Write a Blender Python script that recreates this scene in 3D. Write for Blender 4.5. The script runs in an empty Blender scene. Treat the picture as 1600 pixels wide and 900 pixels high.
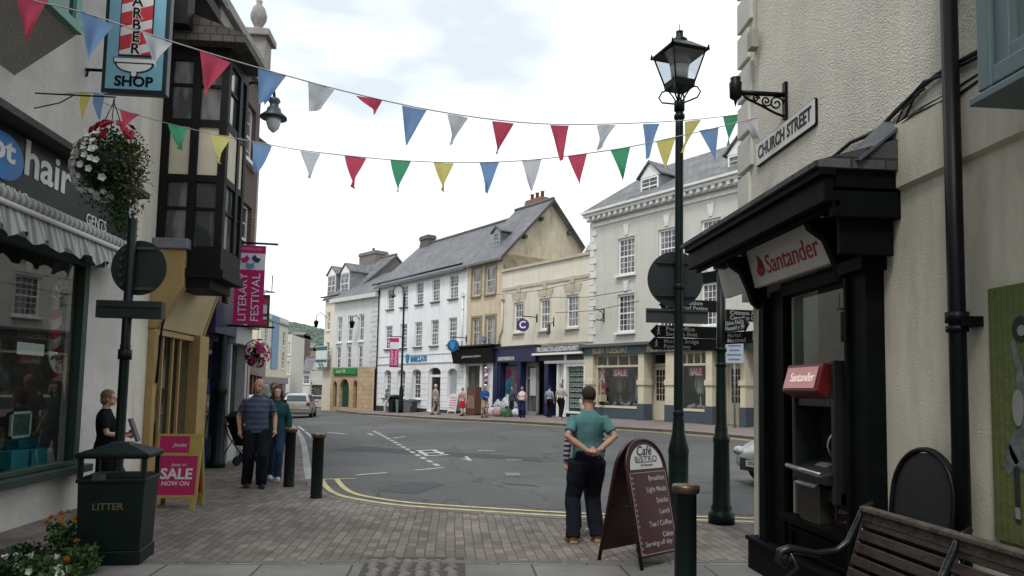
import bpy, bmesh, math, random
from mathutils import Vector, Matrix, Euler, geometry
random.seed(7)
R_ = math.radians
PI = math.pi
scene = bpy.context.scene
COL = scene.collection
# ---------------------------------------------------------------- camera
F = 1150.0; PPX, PPY = 800.0, 522.0; HC = 1.70
YAW, PITCH, ROLL = R_(4.52), math.atan(88/1150), R_(1.15)
CM = Matrix.Rotation(-YAW, 3, 'Z') @ Matrix.Rotation(PI/2+PITCH, 3, 'X') @ Matrix.Rotation(ROLL, 3, 'Z')
cd = bpy.data.cameras.new('camera'); cam = bpy.data.objects.new('camera', cd); COL.objects.link(cam)
cam.location = (0, 0, HC); cam.rotation_euler = CM.to_euler()
cd.sensor_width = 36.0; cd.lens = F/1600*36.0; cd.shift_y = (PPY-450)/1600.0
cd.clip_start = 0.05; cd.clip_end = 5000
scene.camera = cam
# ---------------------------------------------------------------- world, sun, exposure
SUN_EL, SUN_AZ = R_(58), R_(205)
w = bpy.data.worlds.new('World'); scene.world = w; w.use_nodes = True
nt = w.node_tree; nt.nodes.clear()
wo = nt.nodes.new('ShaderNodeOutputWorld'); bg = nt.nodes.new('ShaderNodeBackground')
sky = nt.nodes.new('ShaderNodeTexSky'); sky.sky_type = 'NISHITA'; sky.sun_disc = False
sky.sun_elevation = SUN_EL; sky.sun_rotation = SUN_AZ
tc = nt.nodes.new('ShaderNodeTexCoord'); mp = nt.nodes.new('ShaderNodeMapping'); mp.inputs['Scale'].default_value = (1, 1, 2.6)
nz = nt.nodes.new('ShaderNodeTexNoise'); nz.inputs['Scale'].default_value = 2.6; nz.inputs['Detail'].default_value = 4
cr = nt.nodes.new('ShaderNodeValToRGB')
cr.color_ramp.elements[0].position = 0.40; cr.color_ramp.elements[0].color = (6.0, 6.6, 7.05, 1)
cr.color_ramp.elements[1].position = 0.57; cr.color_ramp.elements[1].color = (10.4, 10.9, 11.2, 1)
mx = nt.nodes.new('ShaderNodeMixRGB'); mx.inputs[0].default_value = 0.93
nt.links.new(tc.outputs['Generated'], mp.inputs[0]); nt.links.new(mp.outputs[0], nz.inputs['Vector'])
nt.links.new(nz.outputs['Fac'], cr.inputs[0]); nt.links.new(sky.outputs[0], mx.inputs[1]); nt.links.new(cr.outputs[0], mx.inputs[2])
nt.links.new(mx.outputs[0], bg.inputs[0]); bg.inputs[1].default_value = 0.10
nt.links.new(bg.outputs[0], wo.inputs[0])
sl = bpy.data.lights.new('sun', 'SUN'); sl.energy = 1.5; sl.angle = R_(14); sl.color = (1, .97, .92)
so = bpy.data.objects.new('sun', sl); COL.objects.link(so)
# light comes from azimuth SUN_AZ measured clockwise from +Y
sd = Vector((math.sin(SUN_AZ)*math.cos(SUN_EL), math.cos(SUN_AZ)*math.cos(SUN_EL), math.sin(SUN_EL)))
so.rotation_euler = (sd).to_track_quat('Z', 'Y').to_euler()
scene.view_settings.view_transform = 'Standard'; scene.view_settings.look = 'None'
scene.view_settings.exposure = 0.50; scene.view_settings.gamma = 1.0
scene.render.engine = 'CYCLES'
scene.cycles.max_bounces = 6; scene.cycles.diffuse_bounces = 3; scene.cycles.glossy_bounces = 3
scene.cycles.transmission_bounces = 4; scene.cycles.transparent_max_bounces = 8
scene.cycles.caustics_reflective = False; scene.cycles.caustics_refractive = False

# ---------------------------------------------------------------- pixel -> world
def ray(px, py):
    return CM @ Vector(((px-PPX)/F, -(py-PPY)/F, -1.0))
def sstep(a, b, t):
    t = max(0, min(1, (t-a)/(b-a))); return t*t*(3-2*t)
def zg(x, y):
    return (.25 + .04*max(-16, min(12, x)))*sstep(7, 36, y)
def road_drop(y): return .012+.048*sstep(14, 20, y)
def G(px, py):
    r = ray(px, py); t = 10
    z = 0
    for _ in range(30):
        t = (z-HC)/r.z if r.z < -1e-4 else 200
        p = r*t; z = zg(p.x, p.y)
    return Vector((p.x, p.y, z))
def atY(px, py, y):
    r = ray(px, py); t = y/r.y; p = r*t; return Vector((p.x, p.y, p.z+HC))
def atX(px, py, x):
    r = ray(px, py); t = x/r.x; p = r*t; return Vector((p.x, p.y, p.z+HC))

# ---------------------------------------------------------------- materials
MATS = {}
def nodes(name):
    m = bpy.data.materials.new(name); m.use_nodes = True
    n = m.node_tree; b = n.nodes['Principled BSDF']; return m, n, b
def uvnode(n, kind='uv'):
    t = n.nodes.new('ShaderNodeTexCoord'); return t.outputs['UV'] if kind == 'uv' else t.outputs['Object']
def N(n, typ, **k):
    o = n.nodes.new(typ)
    for a, v in k.items():
        if a in o.inputs: o.inputs[a].default_value = v
        else: setattr(o, a, v)
    return o
def c4(c): return (c[0], c[1], c[2], 1)
def M(name, col, rough=.75, var=.14, scale=3.0, bump=0.0, bscale=60, metal=0, spec=.4, dirt=0.0, stretch=(1, 1, 1), coord='uv', sheen=0):
    """painted / rendered / cloth surface: mottled base colour, optional bump and dirt streaks"""
    if name in MATS: return MATS[name]
    m, n, b = nodes(name)
    L = n.links
    co = uvnode(n, coord)
    a = N(n, 'ShaderNodeTexNoise', Scale=scale, Detail=6, Roughness=.62); L.new(co, a.inputs['Vector'])
    r = n.nodes.new('ShaderNodeValToRGB'); L.new(a.outputs['Fac'], r.inputs[0])
    r.color_ramp.elements[0].position = .3; r.color_ramp.elements[1].position = .72
    r.color_ramp.elements[0].color = c4([max(0, x*(1-var)) for x in col]); r.color_ramp.elements[1].color = c4([min(.95, x*(1+var*.7)) for x in col])
    out = r.outputs[0]
    if dirt:
        mpn = N(n, 'ShaderNodeMapping'); mpn.inputs['Scale'].default_value = (2.2, .35, 1); L.new(co, mpn.inputs[0])
        d = N(n, 'ShaderNodeTexNoise', Scale=1.6, Detail=7, Roughness=.7); L.new(mpn.outputs[0], d.inputs['Vector'])
        dr = n.nodes.new('ShaderNodeValToRGB'); L.new(d.outputs['Fac'], dr.inputs[0])
        dr.color_ramp.elements[0].position = .48; dr.color_ramp.elements[1].position = .75
        dr.color_ramp.elements[0].color = (0, 0, 0, 1); dr.color_ramp.elements[1].color = (dirt, dirt, dirt, 1)
        mxn = N(n, 'ShaderNodeMixRGB'); L.new(dr.outputs[0], mxn.inputs[0]); L.new(out, mxn.inputs[1])
        mxn.inputs[2].default_value = c4([x*.45 for x in col]); out = mxn.outputs[0]
    L.new(out, b.inputs['Base Color'])
    b.inputs['Metallic'].default_value = metal
    b.inputs['Specular IOR Level'].default_value = spec
    rr = N(n, 'ShaderNodeMapRange'); L.new(a.outputs['Fac'], rr.inputs[0]); rr.inputs[3].default_value = max(.03, rough-.08); rr.inputs[4].default_value = min(1, rough+.1)
    L.new(rr.outputs[0], b.inputs['Roughness'])
    if bump:
        c = N(n, 'ShaderNodeTexNoise', Scale=bscale, Detail=3); L.new(co, c.inputs['Vector'])
        bp = N(n, 'ShaderNodeBump', Strength=bump, Distance=.02); L.new(c.outputs['Fac'], bp.inputs['Height']); L.new(bp.outputs[0], b.inputs['Normal'])
    MATS[name] = m; return m
def brickmat(name, c1, c2, mortar, bw, bh, msize=.008, offset=.5, rough=.85, bump=.5, coord='uv', var=.35, bias=0, rot=0, warp=0.0, spots=False):
    if name in MATS: return MATS[name]
    m, n, b = nodes(name); L = n.links
    co = uvnode(n, coord)
    if rot:
        q = N(n, 'ShaderNodeMapping'); q.inputs['Rotation'].default_value = (0, 0, rot); L.new(co, q.inputs[0]); co = q.outputs[0]
    if warp:
        wn = N(n, 'ShaderNodeTexNoise', Scale=.9, Detail=2); L.new(co, wn.inputs['Vector'])
        wm = N(n, 'ShaderNodeVectorMath', operation='SCALE'); L.new(wn.outputs['Color'], wm.inputs[0]); wm.inputs['Scale'].default_value = warp
        wa = N(n, 'ShaderNodeVectorMath', operation='ADD'); L.new(co, wa.inputs[0]); L.new(wm.outputs[0], wa.inputs[1]); co = wa.outputs[0]
    k = N(n, 'ShaderNodeTexBrick', offset=offset); L.new(co, k.inputs['Vector'])
    k.inputs['Color1'].default_value = c4(c1); k.inputs['Color2'].default_value = c4(c2); k.inputs['Mortar'].default_value = c4(mortar)
    k.inputs['Scale'].default_value = 1; k.inputs['Brick Width'].default_value = bw; k.inputs['Row Height'].default_value = bh
    k.inputs['Mortar Size'].default_value = msize; k.inputs['Mortar Smooth'].default_value = .3; k.inputs['Bias'].default_value = bias
    a = N(n, 'ShaderNodeTexNoise', Scale=.8, Detail=8, Roughness=.7); L.new(co, a.inputs['Vector'])
    mr = N(n, 'ShaderNodeMapRange'); L.new(a.outputs['Fac'], mr.inputs[0]); mr.inputs[1].default_value = .3; mr.inputs[2].default_value = .7
    mr.inputs[3].default_value = 1-var; mr.inputs[4].default_value = 1+var*.6
    if spots:      # old gum, drips and darker worn patches
        vo = N(n, 'ShaderNodeTexVoronoi', Scale=3.2, Randomness=1.0); L.new(uvnode(n, coord), vo.inputs['Vector'])
        sp = N(n, 'ShaderNodeMapRange'); L.new(vo.outputs['Distance'], sp.inputs[0]); sp.inputs[1].default_value = .05; sp.inputs[2].default_value = .085; sp.inputs[3].default_value = .55; sp.inputs[4].default_value = 1
        bgn = N(n, 'ShaderNodeTexNoise', Scale=.35, Detail=4, Roughness=.6); L.new(uvnode(n, coord), bgn.inputs['Vector'])
        bm_ = N(n, 'ShaderNodeMapRange'); L.new(bgn.outputs['Fac'], bm_.inputs[0]); bm_.inputs[1].default_value = .35; bm_.inputs[2].default_value = .6; bm_.inputs[3].default_value = .72; bm_.inputs[4].default_value = 1.08
        m1 = N(n, 'ShaderNodeMath', operation='MULTIPLY'); L.new(sp.outputs[0], m1.inputs[0]); L.new(bm_.outputs[0], m1.inputs[1])
        m2 = N(n, 'ShaderNodeMath', operation='MULTIPLY'); L.new(m1.outputs[0], m2.inputs[0]); L.new(mr.outputs[0], m2.inputs[1]); mr = m2
    v = N(n, 'ShaderNodeVectorMath', operation='SCALE'); L.new(k.outputs['Color'], v.inputs[0]); L.new(mr.outputs[0], v.inputs['Scale'])
    L.new(v.outputs[0], b.inputs['Base Color']); b.inputs['Roughness'].default_value = rough
    f = N(n, 'ShaderNodeTexNoise', Scale=70, Detail=3); L.new(co, f.inputs['Vector'])
    mm = N(n, 'ShaderNodeMath', operation='MULTIPLY_ADD'); L.new(k.outputs['Fac'], mm.inputs[0]); mm.inputs[1].default_value = -1.2
    L.new(f.outputs['Fac'], mm.inputs[2])
    bp = N(n, 'ShaderNodeBump', Strength=bump, Distance=.012); L.new(mm.outputs[0], bp.inputs['Height']); L.new(bp.outputs[0], b.inputs['Normal'])
    MATS[name] = m; return m
def roughcast(name, col, sc=55, strength=.9, var=.12, dirt=.25):
    if name in MATS: return MATS[name]
    m, n, b = nodes(name); L = n.links; co = uvnode(n)
    a = N(n, 'ShaderNodeTexNoise', Scale=1.1, Detail=7, Roughness=.65); L.new(co, a.inputs['Vector'])
    r = n.nodes.new('ShaderNodeValToRGB'); L.new(a.outputs['Fac'], r.inputs[0])
    r.color_ramp.elements[0].position = .3; r.color_ramp.elements[1].position = .7
    r.color_ramp.elements[0].color = c4([x*(1-var*1.6) for x in col]); r.color_ramp.elements[1].color = c4([x*(1+var*.5) for x in col])
    vo = N(n, 'ShaderNodeTexVoronoi', Scale=sc, feature='SMOOTH_F1'); L.new(co, vo.inputs['Vector'])
    no = N(n, 'ShaderNodeTexNoise', Scale=sc*.55, Detail=4, Roughness=.7); L.new(co, no.inputs['Vector'])
    pit = n.nodes.new('ShaderNodeValToRGB'); L.new(no.outputs['Fac'], pit.inputs[0])
    pit.color_ramp.elements[0].position = .30; pit.color_ramp.elements[1].position = .45
    pit.color_ramp.elements[0].color = (.62, .6, .57, 1); pit.color_ramp.elements[1].color = (1, 1, 1, 1)
    mu = N(n, 'ShaderNodeMixRGB', blend_type='MULTIPLY'); mu.inputs[0].default_value = .8; L.new(r.outputs[0], mu.inputs[1]); L.new(pit.outputs[0], mu.inputs[2])
    mpn = N(n, 'ShaderNodeMapping'); mpn.inputs['Scale'].default_value = (3, .3, 1); L.new(co, mpn.inputs[0])
    d = N(n, 'ShaderNodeTexNoise', Scale=1.3, Detail=7, Roughness=.7); L.new(mpn.outputs[0], d.inputs['Vector'])
    dr = n.nodes.new('ShaderNodeValToRGB'); L.new(d.outputs['Fac'], dr.inputs[0]); dr.color_ramp.elements[0].position = .5; dr.color_ramp.elements[1].position = .78
    dr.color_ramp.elements[0].color = (0, 0, 0, 1); dr.color_ramp.elements[1].color = (dirt, dirt, dirt, 1)
    mxn = N(n, 'ShaderNodeMixRGB'); L.new(dr.outputs[0], mxn.inputs[0]); L.new(mu.outputs[0], mxn.inputs[1]); mxn.inputs[2].default_value = c4([x*.35 for x in col])
    L.new(mxn.outputs[0], b.inputs['Base Color']); b.inputs['Roughness'].default_value = .92; b.inputs['Specular IOR Level'].default_value = .2
    ad = N(n, 'ShaderNodeMath', operation='ADD'); L.new(vo.outputs['Distance'], ad.inputs[0]); L.new(no.outputs['Fac'], ad.inputs[1])
    bp = N(n, 'ShaderNodeBump', Strength=strength, Distance=.02); L.new(ad.outputs[0], bp.inputs['Height']); L.new(bp.outputs[0], b.inputs['Normal'])
    MATS[name] = m; return m
def cloth(name, col, trans=.4, var=.08, rough=.8):
    if name in MATS: return MATS[name]
    m, n, b = nodes(name); L = n.links; co = uvnode(n, 'obj')
    a = N(n, 'ShaderNodeTexNoise', Scale=9, Detail=4); L.new(co, a.inputs['Vector'])
    r = n.nodes.new('ShaderNodeValToRGB'); L.new(a.outputs['Fac'], r.inputs[0])
    r.color_ramp.elements[0].color = c4([x*(1-var) for x in col]); r.color_ramp.elements[1].color = c4([min(.95, x*(1+var)) for x in col])
    L.new(r.outputs[0], b.inputs['Base Color']); b.inputs['Roughness'].default_value = rough; b.inputs['Specular IOR Level'].default_value = .2
    bp = N(n, 'ShaderNodeBump', Strength=.3, Distance=.01); L.new(a.outputs['Fac'], bp.inputs['Height']); L.new(bp.outputs[0], b.inputs['Normal'])
    if trans:
        t = N(n, 'ShaderNodeBsdfTranslucent'); L.new(r.outputs[0], t.inputs[0])
        x = N(n, 'ShaderNodeMixShader'); x.inputs[0].default_value = trans
        L.new(b.outputs[0], x.inputs[1]); L.new(t.outputs[0], x.inputs[2]); L.new(x.outputs[0], n.nodes['Material Output'].inputs[0])
    MATS[name] = m; return m
def seeglass(name, tint=(.8, .85, .85), refl=.35):
    """clear shop glass: part see-through, part mirror, stronger at grazing angles"""
    if name in MATS: return MATS[name]
    m, n, b = nodes(name); L = n.links
    n.nodes.remove(b)
    t = N(n, 'ShaderNodeBsdfTransparent'); t.inputs[0].default_value = c4(tint)
    g = N(n, 'ShaderNodeBsdfGlossy'); g.inputs['Roughness'].default_value = .02; g.inputs[0].default_value = (.95, .97, .97, 1)
    lw = N(n, 'ShaderNodeLayerWeight'); lw.inputs[0].default_value = .5
    pw = N(n, 'ShaderNodeMath', operation='POWER'); L.new(lw.outputs['Facing'], pw.inputs[0]); pw.inputs[1].default_value = 3.0
    ma = N(n, 'ShaderNodeMath', operation='MULTIPLY_ADD', use_clamp=True); L.new(pw.outputs[0], ma.inputs[0]); ma.inputs[1].default_value = .6; ma.inputs[2].default_value = refl*.2
    x = N(n, 'ShaderNodeMixShader'); L.new(ma.outputs[0], x.inputs[0]); L.new(t.outputs[0], x.inputs[1]); L.new(g.outputs[0], x.inputs[2])
    L.new(x.outputs[0], n.nodes['Material Output'].inputs[0]); MATS[name] = m; return m
def panes(name, col=(.035, .04, .045), rough=.06, curtain=.35):
    """window glass of a far house with pale curtain shapes just behind"""
    if name in MATS: return MATS[name]
    m, n, b = nodes(name); L = n.links; co = uvnode(n)
    mpn = N(n, 'ShaderNodeMapping'); mpn.inputs['Scale'].default_value = (2.2, .5, 1); L.new(co, mpn.inputs[0])
    a = N(n, 'ShaderNodeTexNoise', Scale=1.5, Detail=3); L.new(mpn.outputs[0], a.inputs['Vector'])
    r = n.nodes.new('ShaderNodeValToRGB'); L.new(a.outputs['Fac'], r.inputs[0]); r.color_ramp.elements[0].position = .45; r.color_ramp.elements[1].position = .6
    r.color_ramp.elements[0].color = c4(col); r.color_ramp.elements[1].color = (curtain*.6, curtain*.6, curtain*.57, 1)
    L.new(r.outputs[0], b.inputs['Base Color']); b.inputs['Roughness'].default_value = rough; b.inputs['Specular IOR Level'].default_value = .6
    w2 = N(n, 'ShaderNodeTexNoise', Scale=1.2, Detail=1); L.new(co, w2.inputs['Vector'])
    bp = N(n, 'ShaderNodeBump', Strength=.08, Distance=.05); L.new(w2.outputs['Fac'], bp.inputs['Height']); L.new(bp.outputs[0], b.inputs['Normal'])
    MATS[name] = m; return m
def stripes(name, c1, c2, freq, axis=2, coord='obj', sharp=True, rough=.85, ratio=.5, rot=None, c3=None):
    if name in MATS: return MATS[name]
    m, n, b = nodes(name); L = n.links; co = uvnode(n, coord)
    if rot:
        q = N(n, 'ShaderNodeMapping'); q.inputs['Rotation'].default_value = rot; L.new(co, q.inputs[0]); co = q.outputs[0]
    s = N(n, 'ShaderNodeSeparateXYZ'); L.new(co, s.inputs[0])
    mu = N(n, 'ShaderNodeMath', operation='MULTIPLY'); L.new(s.outputs[axis], mu.inputs[0]); mu.inputs[1].default_value = freq
    fr = N(n, 'ShaderNodeMath', operation='FRACT'); L.new(mu.outputs[0], fr.inputs[0])
    r = n.nodes.new('ShaderNodeValToRGB'); L.new(fr.outputs[0], r.inputs[0]); r.color_ramp.interpolation = 'CONSTANT'
    r.color_ramp.elements[0].position = 0; r.color_ramp.elements[0].color = c4(c1)
    r.color_ramp.elements[1].position = ratio; r.color_ramp.elements[1].color = c4(c2)
    if c3:
        e = r.color_ramp.elements.new(.75); e.color = c4(c3)
    L.new(r.outputs[0], b.inputs['Base Color']); b.inputs['Roughness'].default_value = rough
    f = N(n, 'ShaderNodeTexNoise', Scale=12, Detail=4); L.new(uvnode(n, 'obj'), f.inputs['Vector'])
    bp = N(n, 'ShaderNodeBump', Strength=.35, Distance=.03); L.new(f.outputs['Fac'], bp.inputs['Height']); L.new(bp.outputs[0], b.inputs['Normal'])
    MATS[name] = m; return m
def emit(name, col, s):
    if name in MATS: return MATS[name]
    m, n, b = nodes(name); b.inputs['Base Color'].default_value = c4(col); b.inputs['Emission Color'].default_value = c4(col); b.inputs['Emission Strength'].default_value = s
    MATS[name] = m; return m

# ---------------------------------------------------------------- mesh builder
class MB:
    def __init__(s): s.v = []; s.f = []; s.sm = []
    def add(s, vs, fs, smooth=False):
        o = len(s.v); s.v += [Vector(v) for v in vs]; s.f += [[i+o for i in f] for f in fs]; s.sm += [smooth]*len(fs); return s
    def box(s, x0, x1, y0, y1, z0, z1):
        if x0 > x1: x0, x1 = x1, x0
        if y0 > y1: y0, y1 = y1, y0
        if z0 > z1: z0, z1 = z1, z0
        return s.add([(x0, y0, z0), (x1, y0, z0), (x1, y1, z0), (x0, y1, z0), (x0, y0, z1), (x1, y0, z1), (x1, y1, z1), (x0, y1, z1)],
                     [(0, 3, 2, 1), (4, 5, 6, 7), (0, 1, 5, 4), (1, 2, 6, 5), (2, 3, 7, 6), (3, 0, 4, 7)])
    def obox(s, c, size, rot):      # oriented box, rot = Matrix or euler tuple
        Rm = rot if isinstance(rot, Matrix) else Euler(rot).to_matrix()
        a, b, d = [q/2 for q in size]; c = Vector(c)
        vs = [c + Rm @ Vector(p) for p in [(-a, -b, -d), (a, -b, -d), (a, b, -d), (-a, b, -d), (-a, -b, d), (a, -b, d), (a, b, d), (-a, b, d)]]
        return s.add(vs, [(0, 3, 2, 1), (4, 5, 6, 7), (0, 1, 5, 4), (1, 2, 6, 5), (2, 3, 7, 6), (3, 0, 4, 7)])
    def poly(s, pts): return s.add(pts, [tuple(range(len(pts)))])
    def prism(s, pts, off, smooth=False):     # polygon (3d pts) extruded by vector off
        n = len(pts); off = Vector(off); p = [Vector(q) for q in pts]
        vs = p + [q+off for q in p]
        fs = [tuple(range(n))[::-1], tuple(range(n, 2*n))] + [(i, (i+1) % n, n+(i+1) % n, n+i) for i in range(n)]
        return s.add(vs, fs, smooth)
    def tube(s, pts, rad, n=8, cap=True, sy=1.0):
        pts = [Vector(p) for p in pts]
        if not hasattr(rad, '__len__'): rad = [rad]*len(pts)
        vs = []; prev = None
        for i, p in enumerate(pts):
            t = (pts[min(i+1, len(pts)-1)] - pts[max(i-1, 0)]); t = t.normalized() if t.length > 1e-9 else Vector((0, 0, 1))
            if prev is None:
                a = Vector((0, 0, 1)) if abs(t.z) < .9 else Vector((0, 1, 0))
                u = t.cross(a).normalized()
            else:
                u = (prev - t*prev.dot(t)).normalized()
            prev = u; v = t.cross(u)
            for k in range(n):
                an = 2*PI*k/n; vs.append(p + (u*math.cos(an) + v*math.sin(an)*sy)*rad[i])
        fs = []
        for i in range(len(pts)-1):
            for k in range(n):
                fs.append((i*n+k, i*n+(k+1) % n, (i+1)*n+(k+1) % n, (i+1)*n+k))
        s.add(vs, fs, True)
        if cap:
            s.add(vs[:n], [tuple(range(n))[::-1]]); s.add(vs[-n:], [tuple(range(n))])
        return s
    def lathe(s, prof, c=(0, 0, 0), n=20, sx=1, sy=1, ang=0, smooth=True):
        c = Vector(c); vs = []
        for r, z in prof:
            for k in range(n):
                a = 2*PI*k/n + ang; vs.append(c + Vector((r*math.cos(a)*sx, r*math.sin(a)*sy, z)))
        fs = []
        for i in range(len(prof)-1):
            for k in range(n): fs.append((i*n+k, i*n+(k+1) % n, (i+1)*n+(k+1) % n, (i+1)*n+k))
        s.add(vs, fs, smooth)
        if prof[0][0] > 1e-5: s.add(vs[:n], [tuple(range(n))[::-1]])
        if prof[-1][0] > 1e-5: s.add(vs[-n:], [tuple(range(n))])
        return s
    def ell(s, c, r, n=12, rot=None):
        c = Vector(c); vs = []; m = n//2+1
        Rm = Euler(rot).to_matrix() if rot else Matrix.Identity(3)
        for i in range(m+1):
            th = PI*i/m
            for k in range(n):
                ph = 2*PI*k/n; vs.append(c + Rm @ Vector((r[0]*math.sin(th)*math.cos(ph), r[1]*math.sin(th)*math.sin(ph), -r[2]*math.cos(th))))
        fs = [(i*n+k, i*n+(k+1) % n, (i+1)*n+(k+1) % n, (i+1)*n+k) for i in range(m) for k in range(n)]
        return s.add(vs, fs, True)
    def disc(s, c, r, axis, th, n=32):      # solid disc, axis = unit vector
        ax = Vector(axis).normalized(); a = Vector((0, 0, 1)) if abs(ax.z) < .9 else Vector((1, 0, 0))
        u = ax.cross(a).normalized(); v = ax.cross(u); c = Vector(c)
        return s.prism([c - ax*th/2 + (u*math.cos(2*PI*k/n)+v*math.sin(2*PI*k/n))*r for k in range(n)], ax*th)
    def xf(s, mat):
        s.v = [mat @ p for p in s.v]; return s
    def mesh(s, name, mat=None, fix=True, bevel=0):
        me = bpy.data.meshes.new(name); me.from_pydata([tuple(v) for v in s.v], [], s.f); me.update()
        me.polygons.foreach_set('use_smooth', s.sm)
        if fix or bevel:
            bm = bmesh.new(); bm.from_mesh(me)
            if fix: bmesh.ops.remove_doubles(bm, verts=bm.verts, dist=1e-5)
            if fix: bmesh.ops.recalc_face_normals(bm, faces=bm.faces)
            if bevel:
                es = [e for e in bm.edges if len(e.link_faces) == 2 and e.calc_face_angle(0) > .6]
                bmesh.ops.bevel(bm, geom=es, offset=bevel, segments=2, affect='EDGES', profile=.5, clamp_overlap=True)
            bm.to_mesh(me); bm.free()
        uvproj(me)
        if mat: me.materials.append(mat)
        return me
    def build(s, name, mat, parent=None, loc=None, rot=None, fix=True, bevel=0):
        o = bpy.data.objects.new(name, s.mesh(name, mat, fix, bevel)); COL.objects.link(o)
        if parent is not None: o.parent = parent
        if loc is not None: o.location = loc
        if rot is not None: o.rotation_euler = rot
        return o
def uvproj(me):
    uvl = me.uv_layers.new(name='UVMap') if not me.uv_layers else me.uv_layers[0]
    vs = me.vertices; lp = me.loops; data = [0.0]*(2*len(lp))
    Z = Vector((0, 0, 1))
    for p in me.polygons:
        nn = p.normal
        if abs(nn.z) > .97: t = Vector((1, 0, 0)); b = Vector((0, 1, 0))
        else:
            t = Z.cross(nn).normalized(); b = nn.cross(t)
        for li in p.loop_indices:
            co = vs[lp[li].vertex_index].co; data[2*li] = co.dot(t); data[2*li+1] = co.dot(b)
    uvl.data.foreach_set('uv', data)
def tag(o, label=None, cat=None, group=None, kind=None):
    if label: o['label'] = label
    if cat: o['category'] = cat
    if group: o['group'] = group
    if kind: o['kind'] = kind
    return o
def empty(name, loc=(0, 0, 0), rz=0, label=None, cat=None, group=None, kind=None):
    o = bpy.data.objects.new(name, None); COL.objects.link(o); o.location = loc; o.rotation_euler = (0, 0, rz); o.empty_display_size = .2
    return tag(o, label, cat, group, kind)
def kids(o): return [c for c in bpy.data.objects if c.parent == o]
def copy_tree(o, parent=None, labels=None):
    c = o.copy(); COL.objects.link(c); c.parent = parent
    for ch in kids(o): copy_tree(ch, c)
    return c
def text(body, size, mat, parent, loc, rot=(PI/2, 0, 0), name='lettering', bold=0.0, sx=1.0, shear=0, depth=.002, align='CENTER', space=1.0, width=None, alignv='CENTER'):
    cu = bpy.data.curves.new('txt', 'FONT'); cu.body = body; cu.size = size; cu.align_x = align; cu.align_y = alignv
    cu.offset = bold*size; cu.extrude = depth; cu.shear = shear; cu.space_character = space; cu.resolution_u = 3
    t = bpy.data.objects.new('txt', cu); COL.objects.link(t)
    dg = bpy.context.evaluated_depsgraph_get(); me = bpy.data.meshes.new_from_object(t.evaluated_get(dg)); me.name = name
    bpy.data.objects.remove(t)
    if width:
        xs = [v.co.x for v in me.vertices]; sx = width/(max(xs)-min(xs))
    for v in me.vertices: v.co.x *= sx
    me.materials.clear(); me.materials.append(mat)
    o = bpy.data.objects.new(name, me); COL.objects.link(o); o.parent = parent; o.location = loc; o.rotation_euler = rot
    return o

class Fr:
    """a facade frame: local x runs along the facade (left to right as seen from the street), local y into the building"""
    def __init__(s, x, y, dx, dy, z=None):
        l = math.hypot(dx, dy); s.d = Vector((dx/l, dy/l)); s.n = Vector((-dy/l, dx/l)); s.o = Vector((x, y)); s.z = zg(x, y) if z is None else z
        s.rz = math.atan2(dy, dx)
    def uz(s, px, py, v=0):
        r = ray(px, py); n2 = s.n; t = (s.o.dot(n2)+v)/(r.x*n2.x+r.y*n2.y)
        p = r*t; q = Vector((p.x, p.y)) - s.o
        return q.dot(s.d), p.z+HC-s.z
    def u(s, px, v=0, py=600): return s.uz(px, py, v)[0]
    def rect(s, px0, py0, px1, py1, v=0):      # a pixel rectangle seen on the facade -> u0,u1,z0,z1
        ym = (py0+py1)/2; xm = (px0+px1)/2
        u0, _ = s.uz(px0, ym, v); u1, _ = s.uz(px1, ym, v); _, z1 = s.uz(xm, py0, v); _, z0 = s.uz(xm, py1, v)
        return (u0, u1, z0, z1)
    def W(s, u, v, z): q = s.o + s.d*u + s.n*v; return Vector((q.x, q.y, z+s.z))
    def root(s, name, **k): return empty(name, (s.o.x, s.o.y, s.z), s.rz, **k)

def wall(u0, u1, z0, z1, holes, v=0, depth=.22, mb=None, arches=None):
    """front wall sheet with real openings and reveals"""
    mb = mb or MB()
    us = sorted(set([u0, u1] + [c for h in holes for c in h[:2]])); zs = sorted(set([z0, z1] + [c for h in holes for c in h[2:4]]))
    for i in range(len(us)-1):
        for j in range(len(zs)-1):
            cu, cz = (us[i]+us[i+1])/2, (zs[j]+zs[j+1])/2
            if any(h[0] < cu < h[1] and h[2] < cz < h[3] for h in holes): continue
            mb.poly([(us[i], v, zs[j]), (us[i+1], v, zs[j]), (us[i+1], v, zs[j+1]), (us[i], v, zs[j+1])])
    for h in holes:
        a, b, c, d = h[:4]
        e = v+depth
        mb.poly([(a, v, c), (a, v, d), (a, e, d), (a, e, c)]); mb.poly([(b, v, c), (b, e, c), (b, e, d), (b, v, d)])
        mb.poly([(a, v, d), (b, v, d), (b, e, d), (a, e, d)]); mb.poly([(a, v, c), (a, e, c), (b, e, c), (b, v, c)])
        if len(h) > 4 and h[4]:          # arched head of given rise: fill the two corners
            rise = h[4]; m = (a+b)/2; hw = (b-a)/2; n = 10
            for sgn in (-1, 1):
                arc = [(m+sgn*hw*math.sin(PI/2*k/n), d-rise*(1-math.cos(PI/2*k/n))) for k in range(n+1)]
                pts = [(m+sgn*hw, v, d)] + [(x, v, z) for x, z in arc[::-1]]
                mb.prism(pts, (0, depth*.95, 0))
    return mb
def shell(mb, u0, u1, z0, z1, D, v=0):
    """side, back and top walls behind a facade"""
    mb.poly([(u0, v, z0), (u0, v, z1), (u0, D, z1), (u0, D, z0)]); mb.poly([(u1, v, z0), (u1, D, z0), (u1, D, z1), (u1, v, z1)])
    mb.poly([(u0, D, z0), (u0, D, z1), (u1, D, z1), (u1, D, z0)]); mb.poly([(u0, v, z1), (u1, v, z1), (u1, D, z1), (u0, D, z1)])
    return mb
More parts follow.
